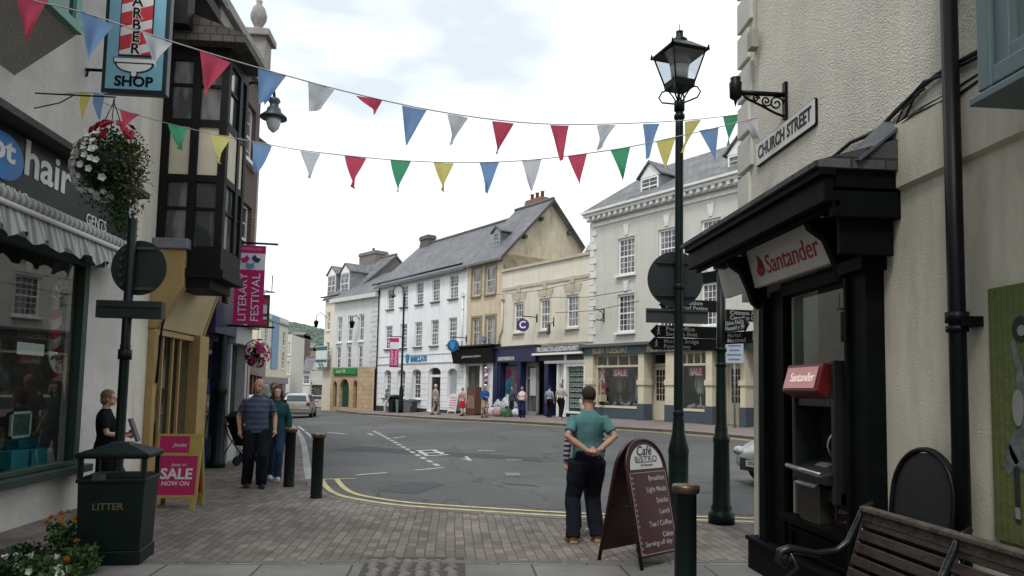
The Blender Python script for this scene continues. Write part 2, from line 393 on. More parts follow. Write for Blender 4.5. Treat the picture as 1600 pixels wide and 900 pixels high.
def window(root, h, fm, gm, v=.10, cols=3, rows=2, sash=True, fw=.055, sill=None, sillm=None, surround=None, surm=None, arch=0, bar=.022):
    a, b, c, d = h[:4]
    f = MB(); t = .05
    f.box(a, a+fw, v, v+t, c, d); f.box(b-fw, b, v, v+t, c, d); f.box(a+fw, b-fw, v, v+t, c, c+fw); f.box(a+fw, b-fw, v, v+t, d-fw, d)
    mid = (c+d)/2
    if sash: f.box(a+fw, b-fw, v+.006, v+t+.02, mid-.03, mid+.03)
    ia, ib = a+fw, b-fw
    for k in range(1, cols):
        x = ia+(ib-ia)*k/cols; f.box(x-bar/2, x+bar/2, v+.012, v+t-.01, c+fw, d-fw)
    segs = [(c+fw, mid-.03), (mid+.03, d-fw)] if sash else [(c+fw, d-fw)]
    for (p, q) in segs:
        for k in range(1, rows):
            z = p+(q-p)*k/rows; f.box(ia, ib, v+.014, v+t-.012, z-bar/2, z+bar/2)
    fo = f.build('window', fm, root, fix=False)
    g = MB().box(ia-.01, ib+.01, v+.026, v+.034, c+.02, d-.02); g.build('pane', gm, fo, fix=False)
    if sill:
        MB().box(a-.08, b+.08, -sill, .02, c-.09, c-.004).build('sill', sillm or fm, fo, fix=False)
    if surround:
        s = MB(); w_ = surround
        s.box(a-w_, a, -.03, .01, c-.004, d+w_); s.box(b, b+w_, -.03, .01, c-.004, d+w_); s.box(a, b, -.03, .01, d, d+w_)
        s.build('surround', surm or fm, fo, fix=False)
    return fo
def slab(u0, u1, v0, v1, z0, z1, name, mat, parent, bevel=0): return MB().box(u0, u1, v0, v1, z0, z1).build(name, mat, parent, bevel=bevel)
# ================================================================ SETTING
ASPH = None
def asphalt():
    m, n, b = nodes('asphalt'); L = n.links; co = uvnode(n, 'obj')
    a = N(n, 'ShaderNodeTexNoise', Scale=.22, Detail=9, Roughness=.68); L.new(co, a.inputs['Vector'])
    r = n.nodes.new('ShaderNodeValToRGB'); L.new(a.outputs['Fac'], r.inputs[0]); r.color_ramp.elements[0].position = .32; r.color_ramp.elements[1].position = .68
    r.color_ramp.elements[0].color = (.052, .054, .054, 1); r.color_ramp.elements[1].color = (.104, .105, .104, 1)
    vo = N(n, 'ShaderNodeTexVoronoi', Scale=.35, feature='DISTANCE_TO_EDGE'); 
    dn = N(n, 'ShaderNodeTexNoise', Scale=1.4, Detail=5); L.new(co, dn.inputs['Vector'])
    vm = N(n, 'ShaderNodeVectorMath', operation='ADD'); L.new(co, vm.inputs[0]); L.new(dn.outputs['Color'], vm.inputs[1]); L.new(vm.outputs[0], vo.inputs['Vector'])
    cr2 = n.nodes.new('ShaderNodeValToRGB'); L.new(vo.outputs['Distance'], cr2.inputs[0]); cr2.color_ramp.elements[0].position = 0; cr2.color_ramp.elements[1].position = .012
    cr2.color_ramp.elements[0].color = (.45, .45, .45, 1); cr2.color_ramp.elements[1].color = (1, 1, 1, 1)
    mu = N(n, 'ShaderNodeMixRGB', blend_type='MULTIPLY'); mu.inputs[0].default_value = 1; L.new(r.outputs[0], mu.inputs[1]); L.new(cr2.outputs[0], mu.inputs[2])
    f = N(n, 'ShaderNodeTexNoise', Scale=95, Detail=3, Roughness=.8); L.new(co, f.inputs['Vector'])
    fr = N(n, 'ShaderNodeMapRange'); L.new(f.outputs['Fac'], fr.inputs[0]); fr.inputs[1].default_value = .35; fr.inputs[2].default_value = .65; fr.inputs[3].default_value = .62; fr.inputs[4].default_value = 1.45
    sc_ = N(n, 'ShaderNodeVectorMath', operation='SCALE'); L.new(mu.outputs[0], sc_.inputs[0]); L.new(fr.outputs[0], sc_.inputs['Scale'])
    L.new(sc_.outputs[0], b.inputs['Base Color']); b.inputs['Roughness'].default_value = .78; b.inputs['Specular IOR Level'].default_value = .35
    bp = N(n, 'ShaderNodeBump', Strength=.5, Distance=.01); L.new(f.outputs['Fac'], bp.inputs['Height']); L.new(bp.outputs[0], b.inputs['Normal'])
    return m
ASPH = asphalt()
def span(a, b, s):
    n = max(1, int(round((b-a)/s))); return [a+(b-a)*k/n for k in range(n+1)]
xs = [-1500, -600, -200, -80] + span(-40, 30, 1.0) + [80, 300, 1500]
ys = [-300, -60] + span(-12, 60, 1.0) + span(64, 160, 8) + [300, 700, 2500]
g = MB(); vs = [(x, y, zg(x, y)-road_drop(y)) for y in ys for x in xs]; nx = len(xs)
g.add(vs, [(j*nx+i, j*nx+i+1, (j+1)*nx+i+1, (j+1)*nx+i) for j in range(len(ys)-1) for i in range(nx-1)], True)
tag(g.build('road', ASPH, fix=False), kind='structure')

def dens(pts, s=.5):
    out = []
    for a, b in zip(pts[:-1], pts[1:]):
        a, b = Vector(a), Vector(b); n = max(1, int((b-a).length/s))
        out += [a+(b-a)*k/n for k in range(n)]
    return out+[Vector(pts[-1])]
def smooth_line(pts, it=3):
    pts = [Vector(p) for p in pts]
    for _ in range(it):
        q = [pts[0]]
        for a, b in zip(pts[:-1], pts[1:]): q += [a*.75+b*.25, a*.25+b*.75]
        pts = q+[pts[-1]]
    return pts
def ribbon(mb, line, off, wd, dz, th=.0):
    """strip following a 2d line; off = sideways offset of its centre, dz above zg"""
    n = len(line); vs = []
    for i, p in enumerate(line):
        t = (line[min(i+1, n-1)]-line[max(i-1, 0)]).normalized(); s = Vector((-t.y, t.x))
        for q in (p+s*(off-wd/2), p+s*(off+wd/2)): vs.append((q.x, q.y, zg(q.x, q.y)+(dz if dz > -.04 else dz+.06-road_drop(q.y))))
    mb.add(vs, [(2*i, 2*i+1, 2*i+3, 2*i+2) for i in range(n-1)])
    if th:
        m = len(vs); lo = [(a, b, c-th) for a, b, c in vs]
        mb.add(vs+lo, [(2*i+e, 2*i+2+e, m+2*i+2+e, m+2*i+e) for i in range(n-1) for e in (0, 1)])
    return mb
def sheet(name, outline, dz, mat, skirt=.16, step=1.0):
    ol = dens([Vector(p) for p in outline]+[Vector(outline[0])], step)[:-1]
    vs = [Vector((p.x, p.y)) for p in ol]; k = len(vs)
    def inside(p):
        c = False; j = k-1
        for i in range(k):
            a, b = vs[i], vs[j]
            if (a.y > p.y) != (b.y > p.y) and p.x < (b.x-a.x)*(p.y-a.y)/(b.y-a.y)+a.x: c = not c
            j = i
        return c
    mnx, mxx = min(v.x for v in vs), max(v.x for v in vs); mny, mxy = min(v.y for v in vs), max(v.y for v in vs)
    pts = [Vector((x+.013*math.sin(y*7), y)) for x in span(mnx, mxx, step*1.5)[1:-1] for y in span(mny, mxy, step*1.5)[1:-1]]
    pts = [p for p in pts if inside(p) and min((p-q).length for q in vs) > step*.4]
    r = geometry.delaunay_2d_cdt(vs+pts, [(i, (i+1) % k) for i in range(k)], [list(range(k))], 1, 1e-4)
    V, FF = r[0], r[2]
    mb = MB(); mb.add([(p.x, p.y, zg(p.x, p.y)+dz) for p in V], [tuple(f) for f in FF])
    top = [(p.x, p.y, zg(p.x, p.y)+dz) for p in vs]; bot = [(a, b, c-skirt) for a, b, c in top]
    mb.add(top+bot, [(i, (i+1) % k, k+(i+1) % k, k+i) for i in range(k)])
    return tag(mb.build(name, mat), kind='structure')
def Gl(pts): return [Vector(G(*p)[:2]) for p in pts]
nk = smooth_line(Gl([(447, 653), (451, 660), (464, 668), (476, 684), (482, 705), (486, 735), (494, 758), (512, 773), (549, 781), (606, 789.5), (662, 794), (738, 799), (889, 808.5), (1020, 812), (1157, 816), (1183, 817)]), 2)
nk += [nk[-1]+Vector((k, -.06*k)) for k in (2, 5, 9, 16)]
nk0 = [nk[0]+Vector((-2.2, 12)), nk[0]+Vector((-1.0, 5))]
nearkerb = nk0+nk
PAVE = brickmat('brick_paving', (.120, .100, .086), (.212, .182, .156), (.070, .062, .056), .205, .104, .0065, rot=PI/2, coord='obj', var=.42, warp=.06, bump=.7, rough=.85, spots=True)
FLAG = brickmat('flagstone', (.150, .145, .135), (.190, .180, .165), (.045, .042, .038), .86, .46, .012, offset=.37, coord='obj', var=.4, warp=.09, bump=.5, rough=.8, spots=True)
KERB = brickmat('kerb_stone', (.33, .33, .32), (.27, .27, .26), (.1, .1, .1), .9, 5, .012, var=.3, bump=.4)
YF = 7.45
nearp = [p for p in nearkerb]
outline = nearp + [Vector((22, YF)), Vector((-6.2, YF)), Vector((-6.2, 18)), Vector((-9, 25)), Vector((-13.5, 40)), Vector((-13.5, 52))]
sheet('pavement', outline, 0, PAVE)
fl = MB(); fx = span(-6.5, 6, .8); fy = span(-10, YF, .8)
fl.add([(x, y, zg(x, y)) for y in fy for x in fx], [(j*len(fx)+i, j*len(fx)+i+1, (j+1)*len(fx)+i+1, (j+1)*len(fx)+i) for j in range(len(fy)-1) for i in range(len(fx)-1)])
tag(fl.build('flagstone_path', FLAG, fix=False), kind='structure')
# ragged course of edging stones between flags and bricks
ed = MB(); x = -5.2
while x < 5.5:
    wdt = random.uniform(.28, .62); y0 = YF+random.uniform(-.035, .015)
    ed.box(x+.012, x+wdt-.012, y0-.055, y0+.045+random.uniform(-.01, .015), -.03, .006+random.uniform(0, .006)); x += wdt
tag(ed.build('edging_course', M('edging', (.12, .115, .105), .85, .3, 5, coord='obj', bump=.4, bscale=30), bevel=.008), kind='structure')
# rough cobbled drainage patch
cb = MB(); c0 = G(650, 884)
for i in range(6):
    for j in range(7):
        cx = -.39+i*.145+random.uniform(-.02, .02); cy = -.55+j*.125+(i % 2)*.05+random.uniform(-.015, .015)
        cb.ell((c0.x+cx, c0.y-.05+cy, -.012), (.064+random.uniform(-.008, .006), .054+random.uniform(-.008, .008), .042), 10, rot=(0, 0, random.uniform(-.5, .5)))
tag(cb.build('cobble_patch', M('cobble', (.15, .14, .125), .75, .4, 7, bump=.4, bscale=25, coord='obj')), kind='structure')
dk = MB(); dk.box(c0.x-.5, c0.x+.47, c0.y-.7, c0.y+.36, -.03, .004)
tag(dk.build('cobble_bed', M('mud', (.055, .05, .045), .9, .3, 6, coord='obj')), kind='structure')

YEL = M('yellow_line', (.50, .43, .22), .75, .35, 6, coord='obj', bump=.3, bscale=40)
WHT = M('white_line', (.42, .42, .41), .75, .4, 8, coord='obj', bump=.3, bscale=40)
ym = MB(); yl = [p for p in nearkerb if p.y < 26]
i0 = min(range(len(nearkerb)), key=lambda i: (nearkerb[i]-Vector(G(500, 748)[:2])).length); yl = dens(nearkerb[i0:], .3)
ribbon(ym, yl, .13, .095, -.054); ribbon(ym, yl, .40, .095, -.054)
tag(ribbon(MB(), nearkerb[:i0+1], -.075, .15, .005, .09).build('kerb', KERB), kind='structure')
tag(ribbon(MB(), nearkerb[i0:], -.075, .15, .005, .09).build('kerb', brickmat('kerb_worn', (.17, .155, .145), (.13, .12, .115), (.06, .055, .05), .9, 5, .012, var=.4, bump=.5)), kind='structure')
p = yl[0]; t = (yl[1]-yl[0]).normalized(); sn = Vector((-t.y, t.x)); 
ribbon(ym, [p+sn*.08, p+sn*.75], 0, .075, -.0535)
tag(ym.build('yellow_lines', YEL), kind='structure')
# far pavement
row = Fr(-5.5, 53.1, .52, -.854, z=0)
fk = smooth_line(Gl([(503, 637), (520, 641), (560, 646), (620, 650), (700, 655), (800, 659), (900, 665), (1000, 670), (1100, 677), (1175, 684)]), 2)
dl = (fk[-1]-fk[-3]).normalized(); fk += [fk[-1]+dl*k for k in (3, 8, 16)]
fk = [Vector((-17.5, 90)), Vector((-14.2, 75))]+fk
FPAVE = brickmat('far_paving', (.20, .155, .14), (.235, .19, .17), (.10, .085, .08), .21, .105, .006, coord='obj', var=.3)
q = row.W(44, 1, 0); fo = fk+[Vector((q.x, q.y))]+[Vector(row.W(u, 1.0, 0)[:2]) for u in (30, 15, 0)]+[Vector((-8, 62)), Vector((-14, 92))]
sheet('far_pavement', fo, .04, FPAVE)
tag(ribbon(MB(), fk, .075, .15, .046, .1).build('far_kerb', M('far_kerb', (.25, .23, .21), .85, .3, 2, coord='obj')), kind='structure')
fy_ = MB(); fk2 = dens([p for p in fk if p.y < 48], .5); ribbon(fy_, fk2, -.15, .08, -.054); ribbon(fy_, fk2, -.36, .08, -.054)
tag(fy_.build('far_yellow_lines', YEL), kind='structure')
# left lane pale edge marks and parking box in the square
wm = MB()
def seg(p0, p1, wd, dash=None):
    a, b = Vector(G(*p0)[:2]), Vector(G(*p1)[:2])
    if not dash: ribbon(wm, dens([a, b], .5), 0, wd, -.0545); return
    n = dash; d = (b-a)/n
    for k in range(n): ribbon(wm, [a+d*k, a+d*(k+.55)], 0, wd, -.0545)
seg((584, 671), (690, 729), .12, 16); seg((649, 733.5), (694, 729), .10); seg((555, 741.5), (605, 737.5), .10)
seg((615, 682), (632, 679.5), .10); seg((650, 701), (683, 699.5), .16); seg((655, 705), (694, 703.5), .16); seg((667, 709), (701, 707), .16); seg((655, 701), (668, 709), .12); seg((676, 699.5), (692, 706), .12)
seg((723, 714), (736, 717), .08); seg((735, 717.5), (728, 710), .08); seg((512, 673), (540, 676), .12); seg((575, 675), (583, 677.5), .1)
seg((747, 701), (773, 700.5), .1); seg((790, 715.5), (815, 716), .08)
seg((466, 664), (476, 671), .1); seg((478, 672.5), (490, 683), .1); seg((425, 656), (446, 655), .08)
tag(wm.build('white_road_markings', WHT), kind='structure')
def patchq(name, px, mat, dz, cat=None):
    mb = MB(); v = [G(*p) for p in px]; mb.poly([(a.x, a.y, zg(a.x, a.y)+(dz if dz > -.04 else dz+.06-road_drop(a.y))) for a in v]); o = mb.build(name, mat); return o
tag(patchq('asphalt_patch', [(783, 753), (835, 757), (843, 759.5), (790, 756)], M('tar', (.022, .022, .023), .5, .3), -.0555), kind='structure')
tag(patchq('asphalt_patch', [(520, 700), (560, 694), (840, 712), (850, 719)], M('tar3', (.048, .05, .053), .8, .3, 4, coord='obj', bump=.5, bscale=90), -.0555), kind='structure')
tag(patchq('asphalt_patch', [(900, 730), (1150, 745), (1165, 752), (890, 737)], M('tar4', (.082, .083, .082), .8, .3, 4, coord='obj', bump=.5, bscale=90), -.0555), kind='structure')
tag(patchq('asphalt_patch', [(695, 755.5), (640, 752), (590, 766), (650, 771)], M('tar2', (.052, .055, .058), .8, .3, 4, coord='obj'), -.0555), kind='structure')
o = patchq('manhole_cover', [(787, 738), (810, 738), (815, 743), (791, 743)], M('iron_cover', (.17, .17, .17), .6, .4, 20, coord='obj', bump=.6, bscale=30), -.050)
tag(o, 'grey square iron cover set in the asphalt of the square', 'manhole cover')
o = patchq('manhole_cover', [(238, 758), (268, 758), (252, 772), (225, 772)], M('iron_cover', (.17, .17, .17)), .006)
o.name = 'access_cover'; tag(o, 'grey stone-edged cover in the brick paving beside the pink sale board', 'access cover')
# wooded hill closing the far end of the left street
hv = []; HX = span(-330, 60, 9); HY = span(330, 640, 12)
for y in HY:
    for x in HX:
        h = 40*math.exp(-((x+205)/95)**2)+30*math.exp(-((x+95)/70)**2)*1.0
        h *= sstep(330, 520, y)*(1-.2*sstep(560, 640, y))
        h += 2.0*math.sin(x*.13+y*.05)+1.6*math.sin(x*.31-y*.11)
        hv.append((x, y, max(-1, h-1.5)))
hb = MB().add(hv, [(j*len(HX)+i, j*len(HX)+i+1, (j+1)*len(HX)+i+1, (j+1)*len(HX)+i) for j in range(len(HY)-1) for i in range(len(HX)-1)], True)
hm = M('hill_wood', (.10, .135, .105), .95, .5, .12, coord='obj', bump=1, bscale=.5)
tag(hb.build('hills', hm, fix=False), kind='structure')
tb = MB()
for _ in range(9000):
    x = random.uniform(-260, -40); y = random.uniform(380, 560)
    h = 40*math.exp(-((x+205)/95)**2)+30*math.exp(-((x+95)/70)**2); h = (h*sstep(330, 520, y))
    r = random.uniform(.9, 2.0); tb.ell((x, y, h+r*.4), (r, r, r*.9), 6, rot=(random.random(), random.random(), 0))
tag(tb.build('far_woodland', hm, fix=False), kind='stuff', label='hazy green woodland covering the hill at the end of the street')
# ================================================================ FAR ROW
SLATE = brickmat('slate', (.125, .125, .135), (.175, .175, .185), (.05, .05, .055), .30, .20, .010, var=.35, bump=.8, rough=.6)
SLATE2 = brickmat('slate_old', (.115, .118, .125), (.19, .19, .19), (.05, .05, .05), .36, .26, .012, var=.45, bump=.9, rough=.65)
WRD = M('white_render', (.80, .81, .82), .85, .07, 1.0, dirt=.30)
WPAINT = M('white_paint', (.78, .78, .76), .5, .06, 3)
PANE = panes('sash_glass')
DKP = M('black_paint', (.009, .010, .011), .4, .2, 4, spec=.25)
STONE = brickmat('ashlar', (.46, .34, .20), (.52, .40, .26), (.25, .19, .12), .7, .32, .012, var=.25)
CREAM = M('cream_render', (.68, .63, .52), .85, .07, .8, dirt=.3)
def roof_gable(root, u0, u1, ze, d, zr, back=None, ov=.25, mat=None, name='roof', uoff=0):
    """ridge runs along the facade at depth d; eaves at ze"""
    back = back or 2*d; t = .12; mb = MB(); s = (zr-ze)/d
    mb.prism([(u0, -ov, ze-ov*s), (u0, d, zr), (u0, back+ov, ze-ov*s), (u0, back+ov, ze-ov*s-t), (u0, d, zr-t-.05), (u0, -ov, ze-ov*s-t)], (u1-u0, 0, 0))
    o = mb.build(name, mat or SLATE, root)
    rt = MB(); rt.tube([(u0, d, zr+.02), (u1, d, zr+.02)], .11, 6); rt.build('ridge_tile', M('ridge_tile', (.13, .12, .12), .7), o)
    return o
def gable_wall(root, u, ze, d, zr, z0, mat, back=None, name='gable_wall', sgn=1):
    back = back or 2*d
    return MB().prism([(u, 0.02, z0), (u, 0.02, ze), (u, d, zr-.13), (u, back, ze), (u, back, z0)], (-.3*sgn, 0, 0)).build(name, mat, root)
def chimney(parent, u, v, z0, z1, w, d, mat, pots=3, potm=None):
    mb = MB(); mb.box(u-w/2, u+w/2, v-d/2, v+d/2, z0, z1); mb.box(u-w/2-.07, u+w/2+.07, v-d/2-.07, v+d/2+.07, z1-.28, z1-.12); mb.box(u-w/2-.04, u+w/2+.04, v-d/2-.04, v+d/2+.04, z1-.119, z1)
    c = mb.build('chimney', mat, parent)
    for k in range(pots):
        x = u-w/2+w*(k+.5)/pots
        MB().lathe([(.12, z1), (.10, z1+.3), (.13, z1+.33), (.13, z1+.4), (.08, z1+.4)], (x, v, 0), 10).build('chimney_pot', potm or M('clay_pot', (.22, .09, .06), .8), c)
    return c
def downpipe(root, u, z0, z1, v=-.08, r=.045, mat=None, hopper=True):
    mb = MB(); mb.tube([(u, v, z0), (u, v, z1)], r, 8)
    z = z0+1
    while z < z1: mb.tube([(u, v, z-.05), (u, v, z+.05)], r*1.35, 8); z += 1.9
    if hopper: mb.box(u-.11, u+.11, v-.1, v+.07, z1-.02, z1+.22)
    return mb.build('drainpipe', mat or DKP, root)
def gutter(root, u0, u1, z, v=-.32, mat=None): return MB().tube([(u0, v, z), (u1, v, z)], .065, 8).build('gutter', mat or DKP, root)
def sub(frame, ua):
    p = frame.W(ua, 0, 0); return Fr(p.x, p.y, frame.d.x, frame.d.y)

# ---- white bank building
uB0, uB1 = row.u(588, py=600), row.u(729, py=500)
fb = sub(row, uB0); B = fb.root('bank_building', label='long white three-storey bank with slate roof and arched ground-floor openings', cat='building')
WB = uB1-uB0; ze = fb.uz(700, 418)[1]
z2 = fb.uz(681, 435.5)[1], fb.uz(681, 471)[1]; z1_ = fb.uz(679, 500)[1], fb.uz(679, 540)[1]
holes = []
zt2, zb2 = z2; zt1, zb1 = z1_
for a, b in [(605.5, 616), (627, 637.5), (650.5, 661.5), (675, 687), (702, 715.5)]: holes.append((fb.u(a, py=460), fb.u(b, py=460), zb2, zt2))
for a, b in [(602.5, 613), (625, 636), (648, 659.5), (673, 685), (700.5, 713.5)]: holes.append((fb.u(a, py=520), fb.u(b, py=520), zb1, zt1))
up = list(holes); ga = []
zgt, zgb = fb.uz(650, 577)[1], fb.uz(650, 624)[1]; gz0 = .25
for a, b in [(600, 610.5), (620, 633), (643.5, 657.5), (699, 713.5)]: ga.append((fb.u(a, py=600), fb.u(b, py=600), zgb, zgt, .28))
dr = (fb.u(669, py=600), fb.u(688, py=600), gz0, zgt+.08, .3)
mb = wall(0, WB, -.5, ze, up+ga+[dr], depth=.28); shell(mb, 0, WB, -.5, ze, 6.6); wl = mb.build('wall', WRD, B)
for h in up: window(B, h, WPAINT, PANE, v=.08, cols=3, rows=3, sill=.12, sillm=M('grey_sill', (.12, .12, .13), .8), fw=.07)
for i, h in enumerate(ga[:3]): window(B, h, WPAINT, PANE, v=.2, cols=3, rows=3, fw=.12, sill=.14, sillm=M('grey_sill', (.12, .12, .13)))
slab(ga[3][0], ga[3][1], .2, .26, ga[3][2]-.0, ga[3][3], 'blind_panel', M('grey_panel', (.34, .36, .37), .6), B)
# door: frame, fanlight, dark open leaf
dm = MB(); a, b = dr[0], dr[1]; dm.box(a, a+.12, .16, .26, gz0, dr[3]); dm.box(b-.12, b, .16, .26, gz0, dr[3]); dm.box(a+.12, b-.12, .16, .26, gz0+2.15, gz0+2.3)
d_ = dm.build('doorway', WPAINT, B); MB().box(a+.12, b-.12, .22, .25, gz0, dr[3]).build('pane', M('dark_inside', (.012, .012, .014), .3), d_)
st = MB(); st.box(a-.05, b+.05, -.3, .2, -.2, gz0-.004); st.build('step', M('step_stone', (.2, .2, .2), .8), B)
# rusticated ground floor joints, string course, plinth
j = MB()
for k in range(7):
    z = .55+k*.36
    xs_ = [0]+sum([[h[0]-.01, h[1]+.01] for h in sorted(ga+[dr]) if h[2] < z < h[3]], [])+[WB]
    for p_, q_ in zip(xs_[::2], xs_[1::2]): j.box(p_, q_, -.012, .004, z, z+.02)
j.box(0, WB, -.05, .003, zgt+.36, zgt+.42); j.box(0, WB, -.03, .003, zgt+.9, zgt+.95)
j.build('moulding', M('joint_grey', (.50, .52, .54), .85, .1), B, fix=False)
pl = MB(); xs_ = [0, dr[0]-.1, dr[1]+.1, WB]
for p_, q_ in zip(xs_[::2], xs_[1::2]): pl.box(p_, q_, -.07, .004, -.4, .42)
pl.build('plinth', M('plinth_dark', (.035, .037, .04), .7, .3), B)
roofB = roof_gable(B, -.2, WB+.02, ze+.03, 3.3, 12.3-fb.z, ov=.35)
gable_wall(B, 0, ze, 3.3, 12.2-fb.z, ze-.5, WRD, sgn=-1)
gutter(B, -.3, WB, ze-.1, v=-.42); downpipe(B, .12, -.2, ze-.15); downpipe(B, WB-.35, zgt+.6, zt1+1.2, mat=WPAINT)
chimney(roofB, .9, 3.3, 11.3-fb.z, 12.9-fb.z, 1.2, .6, M('dark_stack', (.12, .11, .11), .9, .2), pots=0)
T1 = M('bank_blue', (.01, .20, .42), .4)
z_ = fb.uz(655, 561)[1]; a_ = fb.u(642, py=561); b_ = fb.u(667, py=561)
text('BARCLAYS', .5, T1, B, ((a_+b_)/2, -.02, z_), width=b_-a_, bold=.03, depth=.02)
# eagle badge: stylised blue shield bird
eg = MB(); ue = fb.u(637, py=561)
pts = [(0, -.42), (.22, -.2), (.36, .1), (.42, .42), (.2, .28), (.12, .46), (0, .34), (-.12, .46), (-.2, .28), (-.42, .42), (-.36, .1), (-.22, -.2)]
eg.prism([(ue+x*.62, -.05, z_+y*.8) for x, y in pts], (0, .04, 0)); eg.build('emblem', T1, B)
def hang_disc(name, frame, px, py, rpx, mat, label, armpx=6, v=-.9, txt=None, tm=None):
    """round projecting sign, its face square to the street"""
    u, z = frame.uz(px, py, v); p = frame.W(u, v, z); r = rpx*p.y/F
    o = empty(name, (p.x, p.y, p.z), frame.rz, label=label, cat='hanging sign')
    ang = -.95
    MB().disc((0, 0, 0), r, (math.cos(ang), math.sin(ang), 0), .12).build('face', mat, o, bevel=.01)
    k = MB(); k.tube([(0, 0, r), (0, 0, r+.14)], .02); k.tube([(0, -.05, r+.14), (0, -v, r+.14)], .025); k.tube([(0, -v-.02, r-.1), (0, -v-.02, r+.3)], .04); k.build('bracket', DKP, o)
    return o, r, ang
o, r, ang = hang_disc('hanging_sign', fb, 708, 540, 9.5, M('sign_navy', (.015, .09, .20), .35), 'round navy and light blue bank sign hanging off the white wall')
nv = Vector((math.cos(ang), math.sin(ang), 0))
e2 = MB(); e2.prism([Vector((0, 0, 0))+Vector((-nv.y, nv.x, 0))*x*.8*r/.36*.6+Vector((0, 0, y*.62))-nv*.085 for x, y in pts], -nv*-.02); e2.xf(Matrix.Translation(nv*0)); e2.build('emblem', M('light_blue', (.02, .25, .5), .4), o)
e3 = MB(); e3.prism([Vector((-nv.y, nv.x, 0))*x*.8*r/.36*.6+Vector((0, 0, y*.62))+nv*.065 for x, y in pts], nv*.02); e3.build('emblem', M('light_blue', (.02, .25, .5)), o)

# ---- tan building with black shop fascia
u0t, u1t = row.u(730, py=500), row.u(784, py=500)
ft = sub(row, u0t); Tn = ft.root('tan_building', label='narrow tan three-storey house with high gable end and black shopfront', cat='building'); WT = u1t-u0t
TAN = M('tan_render', (.60, .50, .36), .88, .12, .9, dirt=.5); TANS = M('tan_surround', (.26, .22, .15), .85, .2)
zeT = ft.uz(758, 402)[1]
hs = [ft.rect(738, 420, 751.5, 463), ft.rect(759, 414, 774.5, 460), ft.rect(738, 497, 751, 541), ft.rect(759.5, 494, 773.5, 541)]
hs = [hs[0], (hs[1][0], hs[1][1], hs[0][2], hs[0][3]), hs[2], (hs[3][0], hs[3][1], hs[2][2], hs[2][3])]
zf1, zf0 = ft.uz(745, 546)[1], ft.uz(745, 568)[1]
sw = [ft.rect(727, 575, 751, 624), ft.rect(755.5, 572, 762, 624), ft.rect(764.5, 572, 767, 640)]
shopz = (ft.uz(740, 626)[1], zf0-.12)
wh = [(.15, ft.u(752, py=600), shopz[0], shopz[1]), (ft.u(755.5, py=600), ft.u(763.5, py=600), .35, shopz[1])]
mb = wall(0, WT, -.5, zeT, hs+wh, depth=.3); shell(mb, 0, WT, -.5, zeT, 6.6); mb.build('wall', TAN, Tn)
for h in hs: window(Tn, h, M('old_white', (.52, .50, .44), .6, .15), panes('old_glass', (.07, .07, .065), .1, .5), v=.06, cols=3, rows=2, fw=.1, sill=.12, surround=.13, sillm=TANS, surm=TANS)
roofT = roof_gable(Tn, 0.02, WT+.25, zeT+.03, 3.3, 12.75-ft.z, ov=.3)
gable_wall(Tn, WT, zeT, 3.3, 12.65-ft.z, zeT-3, M('gable_stain', (.50, .44, .33), .92, .25, .7, dirt=.75))
bb = MB()
for a, b in (((-.3, zeT-.25), (3.3, 12.72-ft.z)), ((6.9, zeT-.25), (3.3, 12.72-ft.z))):
    bb.prism([(WT+.27, a[0], a[1]-.16), (WT+.27, b[0], b[1]-.16), (WT+.27, b[0], b[1]+.02), (WT+.27, a[0], a[1]+.02)], (.07, 0, 0))
for v_ in (1.35, 2.5, 4.6, 5.8): bb.box(WT, WT+.3, v_-.09, v_+.09, zeT+(12.6-ft.z-zeT)*(1-abs(v_-3.3)/3.3)-.42, zeT+(12.6-ft.z-zeT)*(1-abs(v_-3.3)/3.3)-.22)
bb.build('bargeboard', M('dark_timber', (.06, .055, .05), .8), roofT)
chimney(roofT, WT*.48, 3.7, 12-ft.z, 13.2-ft.z, 1.5, .55, brickmat('red_brick', (.26, .09, .06), (.32, .12, .08), (.2, .17, .15), .22, .075, .008), pots=3)
def dormer(roof, u, v, z0, z1, w, ln, wm, sm, rm, pitch=.42, cols=2, peak=True, cheek=None):
    mb = MB(); mb.box(u-w/2, u+w/2, v+.02, v+ln, z0-.3, z1)
    d = mb.build('dormer', cheek or sm, roof)
    window(d, (u-w/2+.08, u+w/2-.08, z0, z1-.04), wm, PANE, v=v-.05, cols=cols, rows=2, fw=.07)
    r = MB(); t = .07
    if peak:
        r.prism([(u-w/2-.14, v-.12, z1-.02), (u, v-.12, z1+pitch), (u+w/2+.14, v-.12, z1-.02), (u+w/2+.14, v-.12, z1+t-.02), (u, v-.12, z1+pitch+t+.03), (u-w/2-.14, v-.12, z1+t-.02)][::-1], (0, ln+.3, 0))
        p = MB(); p.prism([(u-w/2, v-.02, z1), (u+w/2, v-.02, z1), (u, v-.02, z1+pitch)], (0, ln, 0)); p.build('pediment', wm, d)
    else: r.box(u-w/2-.1, u+w/2+.1, v-.14, v+ln, z1, z1+.08)
    r.build('dormer_roof', rm, d)
    return d
dormer(roofT, ft.u(781.5, v=.9, py=375)-.1, .75, 9.75-ft.z, 10.75-ft.z, .85, 2.2, M('dormer_blue', (.30, .36, .42), .6), SLATE, SLATE, cols=1, pitch=.3)
